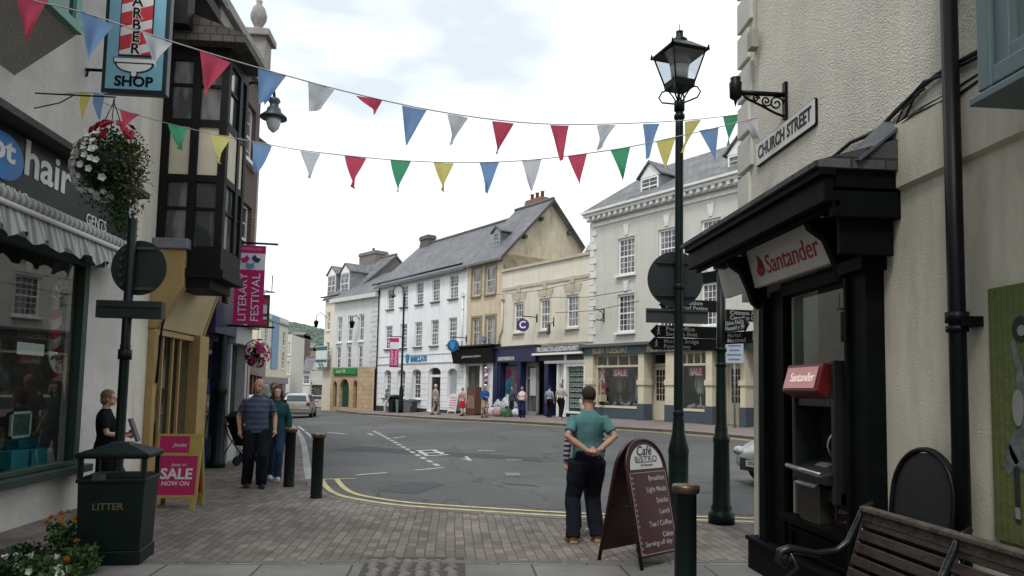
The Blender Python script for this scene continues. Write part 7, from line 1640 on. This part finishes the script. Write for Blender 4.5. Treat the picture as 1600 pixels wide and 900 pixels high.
for px, py, r, h, k, lab in bags:
    p = gz(px, py); m = MB(); n = 14
    prof = [(.0, 0), (r*.8, .02), (r, h*.25), (r*.92, h*.6), (r*.5, h*.85), (r*.12, h*.93), (r*.25, h), (.0, h*1.0)]
    m.lathe(prof, n=n); m.v = [v+Vector((random.uniform(-.07, .07), random.uniform(-.07, .07), random.uniform(-.03, .04)*(v.z > .05))) for v in m.v]
    o = m.build('charity_bag', bagm[k], None, p); tag(o, lab, 'bag', 'bags piled outside the charity shop')
# wall lanterns on the lane corner
for px, py, fr_, lab in ((494, 505, df, 'small lantern on a swan-neck bracket at the left edge of the far row'), (550, 506, gf, 'black lantern bracketed on the grey-white bank front')):
    u, z = fr_.uz(px, py, -.6); q = fr_.W(u, -.6, z); o = lab3('wall_lantern', q, fr_.rz, lab, 'lantern', 'wall lanterns on the far corner')
    m = MB(); m.lathe([(.0, -.35), (.12, -.3), (.2, .05), (.26, .08), (.1, .22), (.0, .3)], n=8); m.build('lantern', BLK, o); m = MB(); m.tube([(0, 0, .3), (0, 0, .5), (0, .3, .65), (0, .6, .4)] if px > 500 else [(0, 0, .3), (0, 0, .6), (.3, .2, .9), (.6, .6, .5)], .03); m.build('bracket', BLK, o)
# ================================================================ PEOPLE
def remesh(mb, name, vox, mat, smooth=3, fold=0, sd=0):
    me0 = mb.mesh('tmp', None); o = bpy.data.objects.new('tmp', me0); COL.objects.link(o)
    r = o.modifiers.new('r', 'REMESH'); r.mode = 'VOXEL'; r.voxel_size = vox; r.use_smooth_shade = True
    if smooth: s = o.modifiers.new('s', 'SMOOTH'); s.factor = .5; s.iterations = smooth
    me = bpy.data.meshes.new_from_object(o.evaluated_get(bpy.context.evaluated_depsgraph_get())); me.name = name
    bpy.data.objects.remove(o); me.materials.clear(); me.materials.append(mat)
    if fold:
        from mathutils import noise
        NR = [v.normal.copy() for v in me.vertices]
        for v, n_ in zip(me.vertices, NR):
            p = v.co.copy(); v.co = p+n_*fold*(noise.noise(Vector((p.x*11+sd, p.y*11, p.z*5.5)))+.6*noise.noise(Vector((p.x*9+p.z*8, p.y*8+sd, p.z*7-p.x*6))))
    me.polygons.foreach_set('use_smooth', [True]*len(me.polygons)); return me
def place(me, name, parent): o = bpy.data.objects.new(name, me); COL.objects.link(o); o.parent = parent; return o
def ik(a, b, l1, l2, pole):
    d = b-a; L = min(d.length, l1+l2-.002); d = d.normalized()*L; b = a+d
    x = (l1*l1-l2*l2+L*L)/(2*L); h = math.sqrt(max(0, l1*l1-x*x)); p = pole-d.normalized()*pole.dot(d.normalized()); p.normalize()
    return a+d.normalized()*x+p*h, b
def loft(mb, secs, n=18):
    """secs: (z, halfwidth, halfdepth, x, y)"""
    vs = [Vector((x+w_*math.cos(2*PI*k/n), y+d_*math.sin(2*PI*k/n), z)) for z, w_, d_, x, y in secs for k in range(n)]
    fs = [(i*n+k, i*n+(k+1) % n, (i+1)*n+(k+1) % n, (i+1)*n+k) for i in range(len(secs)-1) for k in range(n)]
    mb.add(vs, fs, True); mb.add(vs[:n], [tuple(range(n))[::-1]]); mb.add(vs[-n:], [tuple(range(n))])
SKIN = M('skin', (.42, .235, .165), .55, .12, 12, coord='obj', spec=.35); SKIN2 = M('skin_pale', (.50, .31, .235), .55, .10, 12, coord='obj')
def fabric(name, col, var=.18): return M(name, col, .9, var, 7, bump=.5, bscale=9, coord='obj', spec=.15)
def person(loc, rz, H, label, top, bottom, hair, shoes, skin=SKIN, vox=.010, female=False, arms=None, feet=None, sleeve='short', bottoms='trousers', hairstyle='short', headturn=0, heavy=1.0, lean=0.0, topz=.93, group=None, hunch=0):
    """local +y is where the person faces, local +x their right"""
    root = empty('person', loc, rz, label=label, cat='person', group=group); root.scale = (H/1.75,)*3
    V_ = Vector; sw = .175 if female else .20; hp = .095
    hipz = .93
    feet = feet or ((-.10, .03), (.10, -.03))       # left foot, right foot (x, y)
    body = MB(); top_ = MB(); bot_ = MB(); sh = MB(); hv = heavy
    # legs
    legs = []
    for i, sx in enumerate((-1, 1)):
        hip = V_((sx*hp, 0, hipz-.02)); fx, fy = feet[i][:2]; fz = feet[i][2] if len(feet[i]) > 2 else 0
        ank = V_((fx, fy-.04, .09+fz)); kn, ank = ik(hip, ank, .43, .43, V_((0, 1, 0))); legs.append((hip, kn, ank))
        body.tube([hip, (hip+kn)/2, kn, (kn*.6+ank*.4), ank], [.085, .075, .055, .056, .036], 12)
        toe = ank+V_((sx*.02, .16, -.06))
        sh.tube([ank+V_((0, -.055, -.045)), ank+V_((0, .0, -.035)), ank+V_((sx*.01, .09, -.055)), toe+V_((0, .03, -.0))], [.038, .045, .042, .030], 10); sh.box(ank.x-.042, ank.x+.042, ank.y-.075, ank.y+.185, ank.z-.09, ank.z-.065); sh.tube([ank+V_((0, 0, -.05)), ank+V_((0, -.005, .03))], [.048, .045], 10)
    # torso
    hv = heavy
    T = [(.86, .135, .10, 0, 0), (.93, .165*hv**.5, .115*hv, 0, -.01), (1.02, .145*hv, .105*hv, 0, .0), (1.12, .14*hv, .10*hv, 0, .005), (1.25, .165, .115*hv**.5, 0, -.005), (1.35, sw-.015, .105, 0, -.02), (1.405, sw-.045, .085, 0, -.025), (1.445, .095, .062, 0, -.025), (1.47, .06, .055, 0, -.02)]
    if female: T[1] = (.93, .175*hv**.5, .125*hv, 0, -.015); T[3] = (1.12, .12*hv, .092*hv, 0, .0)
    def lz(p): # lean upper body forwards
        k = max(0, p.z-.95); q = V_((p.x, p.y+lean*k+hunch*max(0, p.z-1.3), p.z-abs(lean)*.12*k)); return q
    loft(body, T)
    # neck + head
    hd = V_((0, .015, 1.635)); cosr, sinr = math.cos(headturn), math.sin(headturn)
    body.tube([(0, -.03, 1.42), (0, -.012, 1.53), (0, .0, 1.58)], [.058, .052, .054], 12)
    hm_ = MB(); hm_.ell((0, -.01, .01), (.074, .092, .105), 18); hm_.ell((0, .03, -.052), (.053, .055, .058), 14); hm_.ell((0, .062, -.085), (.028, .026, .022), 10)
    hm_.tube([(0, .080, .012), (0, .098, -.018), (0, .108, -.030), (0, .092, -.040)], [.008, .012, .015, .010], 8)
    for sx in (-1, 1): hm_.ell((sx*.076, -.005, -.01), (.010, .020, .032), 10); hm_.ell((sx*.03, .068, .022), (.024, .014, .008), 8)
    hm_.ell((0, .082, -.062), (.022, .012, .007), 8)
    hm_.xf(Matrix.Translation(hd) @ Matrix.Rotation(headturn, 4, 'Z')); body.add(hm_.v, hm_.f, True)
    # arms: each (elbow, wrist) in local coordinates, default hanging
    arms = arms or [None, None]; hands = []
    for i, sx in enumerate((-1, 1)):
        s_ = V_((sx*(sw-.022), -.02, 1.375)); a = arms[i] or ((sx*(sw+.06), -.03, 1.13), (sx*(sw+.065), .05, .89))
        el, wr = V_(a[0]), V_(a[1])
        body.tube([s_+V_((-sx*.04, 0, .0)), s_, (s_+el)/2, el, (el*.6+wr*.4), wr], [.04, .050, .045, .038, .038, .026], 12)
        fd = V_(a[2]).normalized() if len(a) > 2 else (wr-el).normalized(); pn = V_(a[3]).normalized() if len(a) > 3 else V_((-sx, 0, 0))
        side = fd.cross(pn).normalized(); pn = side.cross(fd).normalized()
        palm = wr+fd*.05
        hnd = MB(); hnd.tube([wr, wr+fd*.03, wr+fd*.085], [.024, .034, .036], 10, sy=.5 if False else .62)
        for k, (off, ln) in enumerate(((-.028, .066), (-.0095, .076), (.0095, .072), (.028, .056))):
            b0_ = wr+fd*.08+side*off; b1 = b0_+fd*ln*.45+pn*.006; b2 = b1+fd*ln*.32+pn*.018; b3 = b2+fd*ln*.18+pn*.018
            hnd.tube([b0_-fd*.02, b0_, b1, b2, b3], [.009, .0092, .0085, .0078, .006], 8)
        ts = side*(-1 if fd.cross(pn).dot(V_((0, 1, 0))) < 0 else -1)
        tb_ = wr+fd*.03; hnd.tube([tb_, tb_+ts*.034+fd*.02+pn*.01, tb_+ts*.046+fd*.045+pn*.022, tb_+ts*.044+fd*.065+pn*.03], [.012, .012, .010, .007], 8)
        body.add(hnd.v, hnd.f, True)
        if sleeve != 'none':
            if sleeve == 'short': top_.tube([s_+V_((-sx*.06, 0, .0)), s_+V_((0, 0, .004)), s_*.5+el*.5, s_*.28+el*.72], [.05, .064, .063, .062], 12)
            else: top_.tube([s_+V_((-sx*.06, 0, .0)), s_+V_((0, 0, .004)), (s_+el)/2, el, (el+wr)/2, wr], [.05, .063, .058, .052, .048, .038], 12)
    TT = [(topz-.02, .175*hv**.5, .13*hv, 0, -.005)]+[(z, w_+.018, d_+.018, x, y) for z, w_, d_, x, y in T if z > topz+.03 and z < 1.46]+[(1.485, .070, .066, 0, -.018)]
    loft(top_, TT)
    if bottoms == 'skirt':
        loft(bot_, [(.48, .22, .17, 0, 0), (.7, .20, .155, 0, 0), (.95, .165, .125, 0, 0), (1.04, .14, .11, 0, 0)])
    else:
        loft(bot_, [(.80, .13, .10, 0, -.01), (.88, .165*hv**.5, .128*hv, 0, -.02), (.97, .168*hv**.5, .125*hv, 0, -.01), (1.03, .155*hv, .115*hv, 0, 0)])
        for i, (hip, kn, ank) in enumerate(legs):
            if bottoms == 'shorts': bot_.tube([hip, (hip+kn)/2, kn*.92+hip*.08], [.10, .095, .088], 12)
            elif bottoms == 'cropped': bot_.tube([hip, (hip+kn)/2, kn, kn*.45+ank*.55], [.10, .09, .072, .062], 12)
            else: kf = 1.0+max(0, hv-1)*1.9; bot_.tube([hip, (hip+kn)/2, kn, (kn+ank)/2, ank+V_((0, -.01, -.03))], [.102*kf, .094*kf, .079*kf, .073*kf, .070*kf], 12)
    for mb_ in (body, top_, bot_): mb_.v = [lz(v) for v in mb_.v]
    bo = place(remesh(body, 'body', vox*.72 if vox < .009 else vox*.8, skin, 2), 'body', root)
    hd2 = lz(hd); HM = Matrix.Translation(hd2) @ Matrix.Rotation(headturn, 4, 'Z')
    ey = MB()
    for sx in (-1, 1): ey.ell((sx*.030, .073, .006), (.011, .009, .008), 8)
    ey.xf(HM); ey.build('eye', M('eye_dark', (.02, .015, .012), .2), bo)
    place(remesh(top_, 'top', vox, top, 2, .008, H*10), 'top', root); place(remesh(bot_, 'trousers' if bottoms != 'skirt' else 'skirt', vox, bottom, 2, .009, H*7), 'trousers' if bottoms != 'skirt' else 'skirt', root)
    sh_o = remesh(sh, 'shoes', vox*.8, shoes, 1); place(sh_o, 'shoes', root)
    if hairstyle != 'bald':
        h = MB()
        if hairstyle == 'short': h.ell((0, -.022, .030), (.082, .094, .098), 18)
        if hairstyle == 'fringe': h.ell((0, -.03, .022), (.080, .088, .082), 18)
        if hairstyle in ('bob', 'long', 'curly'): h.ell((0, -.022, .028), (.088, .098, .100), 18); h.ell((0, -.045, -.03), (.085, .07, .085), 14)
        if hairstyle == 'long':
            h.tube([(0, -.05, 0), (0, -.075, -.1), (.0, -.085, -.22), (.01, -.08, -.30)], [.08, .085, .075, .03], 12, sy=.7)
            for sx in (-1, 1): h.tube([(sx*.06, .02, .03), (sx*.082, .015, -.06), (sx*.085, .01, -.17)], [.03, .03, .02], 8)
        if hairstyle == 'curly':
            for _ in range(40):
                a = random.uniform(0, 6.28); b = random.uniform(-.3, 1.3); h.ell((.085*math.cos(a)*math.cos(b), -.03+.09*math.sin(a)*math.cos(b) if math.sin(a) < .4 else -.03, .03+.095*math.sin(b)), (.022, .022, .022), 6)
        # keep the face clear
        h.xf(HM)
        me = remesh(h, 'hair', max(vox*.6, .005), hair, 1)
        bm = bmesh.new(); bm.from_mesh(me); inv = HM.inverted()
        dl_ = [v for v in bm.verts if (inv @ v.co).y > .048 and (inv @ v.co).z < .062 and abs((inv @ v.co).x) < .075] if hairstyle != 'fringe' else [v for v in bm.verts if (inv @ v.co).y > .02 and (inv @ v.co).z < .08]
        if hairstyle in ('short', 'fringe'): dl_ += [v for v in bm.verts if (inv @ v.co).z < -.055 and v not in dl_]
        bmesh.ops.delete(bm, geom=list(set(dl_)), context='VERTS')
        for v in bm.verts: v.co += Vector((random.uniform(-1, 1), random.uniform(-1, 1), random.uniform(-1, 1)))*.0022
        bm.to_mesh(me); bm.free(); place(me, 'hair', root)
    return root
H_BR = M('hair_brown', (.030, .016, .010), .75, .4, 30, coord='obj', bump=.6, bscale=60); H_GR = M('hair_grey', (.30, .29, .28), .75, .3, 30, coord='obj', bump=.5, bscale=60); H_WH = M('hair_white', (.58, .57, .55), .75, .2, 30, coord='obj'); H_DK = M('hair_dark', (.012, .009, .008), .7, .4, 30, coord='obj', bump=.5, bscale=60); H_BL = M('hair_blond', (.22, .13, .07), .75, .35, 30, coord='obj', bump=.6, bscale=60)
NAVYT = fabric('navy_trousers', (.009, .011, .017)); BLKT = fabric('black_trousers', (.006, .006, .007)); JEAN = fabric('jeans', (.022, .045, .085), .3)
SH_TAN = M('shoe_tan', (.27, .17, .085), .7, .25, 9, coord='obj'); SH_DK = M('shoe_dark', (.018, .014, .012), .5, .2, 9, coord='obj'); SH_WH = M('shoe_white', (.45, .45, .46), .6, .1, 9, coord='obj')
# man in teal, back to us, hands clasped behind
g = Vector((1.56, 8.40, 0))
man = person(g, .12, 1.76, 'man in teal T-shirt and dark trousers seen from behind, hands clasped at his back', fabric('teal_shirt', (.085, .195, .20), .15), NAVYT, H_BR, SH_TAN, vox=.0085, heavy=1.10, sleeve='short', hairstyle='short', headturn=.12, topz=.965,
    feet=((-.17, .02), (.13, .07)),
    arms=[((-.275, -.13, 1.19), (-.07, -.235, 1.035), (1, -.10, -.12), (0, 1, .2)), ((.275, -.13, 1.19), (.06, -.215, 1.045), (-1, .05, -.15), (0, 1, .2))])
ow = lab3('wristwatch', (0, 0, 0), 0, 'steel watch', 'watch')
bpy.data.objects.remove(ow)
wt = MB(); wt.tube([(.095+.006*math.cos(t)*0, -.215+.036*math.cos(t), 1.052+.036*math.sin(t)) for t in [2*PI*k/16 for k in range(17)]], .007, 6); wt.build('wristwatch', M('steel_watch', (.35, .36, .38), .3, metal=.9), man)
# person in stripes, mostly hidden beyond him
person((1.64, 9.02, 0), .15, 1.64, 'person in a navy and white striped long-sleeved top, mostly hidden by the man in teal', stripes('breton', (.42, .38, .40), (.022, .022, .045), 16, 2), JEAN, H_WH, SH_WH, vox=.011, female=True, sleeve='long', hairstyle='bob', skin=SKIN2, arms=[((-.235, -.0, 1.14), (-.24, .03, .90)), None])
# couple
shirt = stripes('striped_tee', (.030, .045, .085), (.060, .080, .12), 11, 2)
person(G(397, 762), PI+.32, 1.80, 'balding man in striped navy T-shirt walking towards us beside the bollard', shirt, NAVYT, H_GR, SH_DK, vox=.010, heavy=1.12, hairstyle='fringe', headturn=-.35, feet=((-.10, .10), (.11, -.08)), arms=[((-.28, -.06, 1.14), (-.27, .10, .93)), ((.28, -.08, 1.14), (.26, .02, .92))], topz=.90)
person(G(428, 750), PI+.15, 1.68, 'woman with long brown hair, teal cardigan and jeans walking behind the balding man', fabric('teal_cardigan', (.014, .06, .065)), JEAN, M('hair_auburn', (.045, .02, .013), .7, .4, 30, coord='obj'), SH_WH, skin=SKIN2, vox=.010, female=True, sleeve='long', hairstyle='long', feet=((-.07, .16), (.08, -.16)), topz=.86, headturn=.1)
pp_ = G(392, 748); person((pp_.x+.05, pp_.y+1.3, 0), PI-.2, 1.76, 'dark-haired person half hidden behind the balding man, wearing dark clothes', fabric('dark_coat', (.012, .012, .015)), BLKT, H_BL, SH_DK, vox=.012, sleeve='long', hairstyle='short', headturn=.3)
pch = G(374, 725); pc = lab3('pushchair', pch, 2.6, 'dark folded pushchair standing by the shops left of the walking couple', 'pushchair')
m = MB()
for sx in (-.22, .22): m.tube([(sx, -.3, .12), (sx, .1, .55), (sx, .32, 1.0), (sx*.9, .42, 1.02)], .014, 6); m.tube([(sx, .3, .12), (sx, .0, .5), (sx, -.15, .75)], .012, 6)
m.tube([(-.22, .35, 1.0), (.22, .35, 1.0)], .014, 6); m.build('frame', BLK, pc); m = MB(); m.prism([(-.2, -.05, .38), (-.2, -.2, .42), (-.2, .12, .85), (-.2, .2, .82)], (.4, 0, 0)); m.prism([(-.21, .15, .85), (-.21, -.12, 1.0), (-.21, .05, 1.12), (-.21, .25, 1.0)], (.42, 0, 0)); m.build('seat', fabric('pram_cloth', (.015, .015, .02)), pc)
for sx in (-.24, .24):
    for sy in (-.3, .3): MB().disc((sx, sy, .10), .10, (1, 0, 0), .04, 16).build('wheel', BLK, pc)
# woman at the salon corner reading a folder
wl_ = person((-4.50, 10.09, 0), -PI/2+.25, 1.60, 'woman with short fair hair and black top holding a folder beside the salon wall', fabric('black_top', (.008, .008, .010)), BLKT, H_BL, SH_DK, skin=SKIN2, vox=.010, female=True, sleeve='short', hairstyle='bob', headturn=-.1, heavy=1.1, arms=[((-.23, .05, 1.14), (-.08, .26, 1.12), (.4, .8, .2)), ((.23, .05, 1.14), (.12, .27, 1.10), (-.3, .9, .2))])
fo_p = Matrix.Translation((-4.50, 10.09, 0)) @ Matrix.Rotation(-PI/2+.25, 4, 'Z') @ Vector((0, .33, 1.08)); m = MB(); m.obox((0, 0, 0), (.24, .035, .32), (.35, 0, 0)); o = m.build('folder', M('folder', (.10, .09, .11), .5), None, fo_p, (0, 0, -PI/2+.25), bevel=.004); tag(o, 'dark folder held upright by the woman in black at the salon wall', 'folder')
# far pavement people
def far(px, py, **k):
    p = G(px, py); p.z = zg(p.x, p.y)+.04; return p
fh = lambda t, b, px: (atY(px, t, far(px, b).y).z-far(px, b).z)
def fp(px, top_y, foot_y, rz, lab, *a, **k):
    loc = infront(px, 1.3) if px < 610 else far(px, foot_y); H = max(1.5, min(1.8, fh(top_y, foot_y, px))); k.setdefault('vox', .013); return person(loc, rz, H, lab, *a, group='shoppers on the far pavement', **k)
walk = ((-.09, .18), (.09, -.16)); walk2 = ((-.09, -.15), (.09, .17))
fp(603, 614, 642.5, 2.2, 'woman in blue patterned top and white trousers by the far litter bin', stripes('patterned', (.04, .08, .16), (.14, .2, .28), 14, 2), fabric('white_trousers', (.55, .55, .55)), H_DK, SH_WH, skin=SKIN, female=True, feet=walk)
fp(680, 600.5, 649, -.9, 'white-haired man in beige jacket walking towards the white bank door', fabric('beige_jacket', (.34, .31, .25)), fabric('beige_trousers', (.27, .25, .20)), H_WH, SH_DK, sleeve='long', feet=walk2, topz=.80)
fp(722, 605.5, 651, -.8, 'woman in pink jacket and red skirt outside the black-fascia shop', fabric('pink_jacket', (.45, .27, .26)), fabric('red_skirt', (.42, .015, .04)), H_GR, SH_DK, skin=SKIN2, female=True, sleeve='long', bottoms='skirt', feet=walk, heavy=1.1, arms=[((-.26, .0, 1.15), (-.22, .25, 1.05), (0, 1, 0)), None])
fp(757, 601, 654, PI+.5, 'man in blue jacket over black top and khaki shorts facing the road', fabric('blue_jacket', (.03, .085, .28)), fabric('khaki', (.33, .27, .17)), H_GR, SH_DK, sleeve='long', bottoms='shorts', hairstyle='fringe', heavy=1.12, arms=[((-.25, -.02, 1.14), (-.08, .2, 1.08), (1, .3, 0)), ((.25, -.02, 1.14), (.10, .2, 1.08), (-1, .3, 0))])
fp(815, 603.5, 656, PI-.3, 'dark-haired woman in sleeveless white top and navy trousers by the bag pile', fabric('white_top', (.60, .52, .52)), fabric('navy2', (.015, .02, .07)), H_DK, SH_WH, skin=SKIN, female=True, sleeve='none', heavy=1.1, arms=[((-.26, -.02, 1.16), (-.10, .2, 1.02), (1, .3, 0)), ((.26, -.02, 1.16), (.10, .2, 1.02), (-1, .3, 0))], topz=1.0)
fp(800, 606, 652, PI-.9, 'person in dark top carrying a pale bag behind the charity bags', fabric('grey_dark', (.05, .06, .08)), NAVYT, H_DK, SH_DK, sleeve='long')
fp(858, 611, 653.5, -.7, 'person in light blue shirt and dark trousers in the charity shop entrance', fabric('lightblue', (.25, .33, .40)), BLKT, H_DK, SH_DK, sleeve='short')
fp(876, 598, 655, -.6, 'grey-haired man in pale grey shirt and black trousers looking at property cards', fabric('grey_shirt', (.42, .39, .38)), BLKT, H_GR, SH_WH, sleeve='short', heavy=1.1, feet=walk, arms=[None, ((.26, .03, 1.14), (.2, .22, 1.1), (0, 1, .2))])
fp(942, 600, 652, -.9, 'grey-haired woman in pale green top with cream bag at the fashion window', fabric('mint_top', (.16, .38, .33)), NAVYT, H_GR, SH_WH, skin=SKIN2, female=True, sleeve='short', hairstyle='bob', heavy=1.15)
p = far(937, 655); hb_ = MB(); hb_.box(-.16, .16, -.09, .09, 0, .3); hb_.tube([(-.12, 0, .3), (-.08, 0, .5), (.08, 0, .5), (.12, 0, .3)], .012, 6)
o = hb_.build('handbag', M('bag_cream', (.45, .38, .28), .6), None, (p.x+.1, p.y-.1, p.z+.75), (0, 0, .5), bevel=.02); tag(o, 'cream shoulder bag of the woman in pale green at the fashion window', 'handbag')
# ================================================================ CARS
def carbody(root, L=4.15, W=1.73, H=1.44, paint=None):
    """hatchback; local +y is forwards, origin at ground centre. stations: y, (z sill, z belt, z top), half widths"""
    st = [(-2.05, .34, .80, .86, .66, .60, .55), (-1.98, .22, .88, 1.06, .80, .76, .64), (-1.80, .20, .93, 1.36, .85, .82, .62), (-1.45, .18, .95, 1.42, .865, .84, .60), (-.6, .17, .95, 1.44, .865, .85, .60), (.1, .17, .94, 1.43, .865, .85, .60), (.55, .17, .93, 1.27, .865, .845, .58), (1.05, .18, .92, .97, .86, .83, .62), (1.5, .20, .84, .88, .85, .78, .55), (1.85, .24, .72, .78, .80, .68, .45), (2.04, .30, .58, .64, .68, .55, .35)]
    m = MB(); V = []; n = 0
    for y, zs, zb, zt, ws, wb, wt in st:
        prof = [(ws*.92, zs), (ws, zs+.12), (ws+.0, (zs+zb)/2+.05), (wb, zb), (wt+.03, zt-.04), (wt-.06, zt), (0, zt+.015)]
        ring = [(x, y, z) for x, z in prof]+[(-x, y, z) for x, z in prof[-2::-1]]; n = len(ring); V += ring
    fs = [(i*n+k, i*n+k+1, (i+1)*n+k+1, (i+1)*n+k) for i in range(len(st)-1) for k in range(n-1)]+[((i+1)*n, i*n, i*n+n-1, (i+1)*n+n-1) for i in range(len(st)-1)]
    fs += [tuple(range(n))[::-1], tuple(range((len(st)-1)*n, len(st)*n))]
    m.add(V, fs, True)
    me = m.mesh('body', paint); o = bpy.data.objects.new('body', me); COL.objects.link(o); o.parent = root
    bv = o.modifiers.new('s', 'SUBSURF'); bv.levels = 2; bv.render_levels = 2
    return o
CARP = M('silver_paint', (.42, .44, .45), .28, .05, 3, metal=.55, coord='obj'); CG = M('car_glass', (.03, .04, .045), .05, .2, 2, spec=.7); RBR = M('rubber', (.012, .012, .012), .8); TAIL = M('tail_red', (.30, .01, .015), .2)
def car(loc, rz, lab, plate, rear=True, paint=None):
    r = empty('parked_car', loc, rz, label=lab, cat='car'); b = carbody(r, paint=paint or CARP)
    m = MB(); m.prism([(-.60, -2.045+.03, 1.0), (.60, -2.015, 1.0), (.52, -1.86, 1.32), (-.52, -1.86, 1.32)], (0, -.03, .0)); m.build('rear_window', CG, r, bevel=.01)
    m = MB(); m.prism([(-.66, 1.02, .98), (.66, 1.02, .98), (.54, .42, 1.33), (-.54, .42, 1.33)], (0, .02, .03)); m.build('windscreen', CG, r, bevel=.01)
    for s in (-1, 1):
        for ya, yb in ((-1.65, -1.0), (-.92, -.15), (-.07, .62)):
            m = MB(); m.prism([(s*.845, ya, .97), (s*.845, yb, .97), (s*.655, min(yb, .42), 1.34), (s*.655, ya+.05, 1.34)], (s*.02, 0, .01)); m.build('side_window', CG, r)
        for y in (-1.27, 1.25):
            w_ = MB(); w_.lathe([(.20, -.09), (.29, -.10), (.31, -.06), (.31, .06), (.29, .10), (.20, .09)], n=22); w_.xf(Matrix.Translation((s*.79, y, .31)) @ Matrix.Rotation(PI/2, 4, 'Y')); wo_ = w_.build('wheel', RBR, r)
            w_ = MB(); w_.disc((s*.885, y, .31), .19, (1, 0, 0), .02, 18); w_.build('rim', M('alloy', (.35, .36, .37), .35, metal=.8), wo_)
        m = MB(); m.prism([(s*.56, -2.075, .72), (s*.80, -1.99, .72), (s*.80, -1.99, .93), (s*.60, -2.075, .93)], (0, -.035, 0)); m.build('tail_light', TAIL, r, bevel=.015)
        m = MB(); m.ell((s*.62, 1.90, .60), (.17, .14, .095), 14, rot=(.3, 0, s*-.5)); hl = m.build('headlight', M('headlight', (.40, .42, .43), .08, .4, 14, spec=.8), r); m = MB(); m.ell((s*.63, 1.985, .60), (.06, .055, .055), 12); m.build('lamp_bowl', M('lamp_dark', (.05, .05, .055), .1, spec=.8), hl)
        m = MB(); m.ell((s*.95, .62, .98), (.11, .06, .075), 10); m.build('mirror', paint or CARP, r)
    m = MB(); m.box(-.62, .62, -2.10, -2.0, .36, .50); m.box(-.70, .70, -2.13, -2.02, .50, .56); m.build('rear_bumper', M('bumper_grey', (.22, .23, .235), .5), r, bevel=.02)
    m = MB(); m.prism([(-.45, 2.03, .28), (.45, 2.03, .28), (.50, 1.99, .50), (-.50, 1.99, .50)], (0, .03, 0)); m.build('grille', RBR, r, bevel=.01)
    m = MB(); m.box(-.26, .26, -2.135, -2.125, .60, .71); pl_ = m.build('number_plate', M('plate_yellow', (.50, .40, .05), .5), r); text(plate, .085, BLK, pl_, (0, -2.137, .655), bold=.02, depth=.001)
    m = MB(); m.box(-.26, .26, 2.065, 2.075, .36, .47); pl_ = m.build('number_plate', M('plate_white2', (.45, .46, .46), .5), r); text(plate, .085, BLK, pl_, (0, 2.077, .415), rot=(PI/2, 0, PI), bold=.02, depth=.001)
    return r
g = G(470, 651.5); g.z = zg(g.x, g.y)-.06; car((g.x-.42, g.y+1.6, g.z), .10, 'silver hatchback seen from behind, heading down the lane past the stone bank', 'M 23 KLT')
car((7.40, 13.45, zg(7.1, 13.4)-.012), 1.86, 'silver car nosing out from behind the corner with its left headlight showing', 'CV 04 ABX')
gp = [(410, 632, 4.2, M('car_white', (.5, .5, .5), .3, .05)), (432, 628, 2.0, M('car_darkblue', (.02, .03, .07), .3, .05))]
g = G(404, 648); car((-9.9, 37.2, zg(-9.9, 37.2)-.06), .25, 'white car parked along the lane behind the walking couple', 'VX 52 HNO', paint=M('car_white', (.5, .5, .52), .3, .05))
g = Vector((-17.3, 82)); car((g.x, g.y, zg(g.x, g.y)-.06), .15, 'dark blue car farther down the lane beyond the silver hatchback', 'S 118 GDE', paint=M('car_darkblue', (.02, .03, .07), .3, .05))
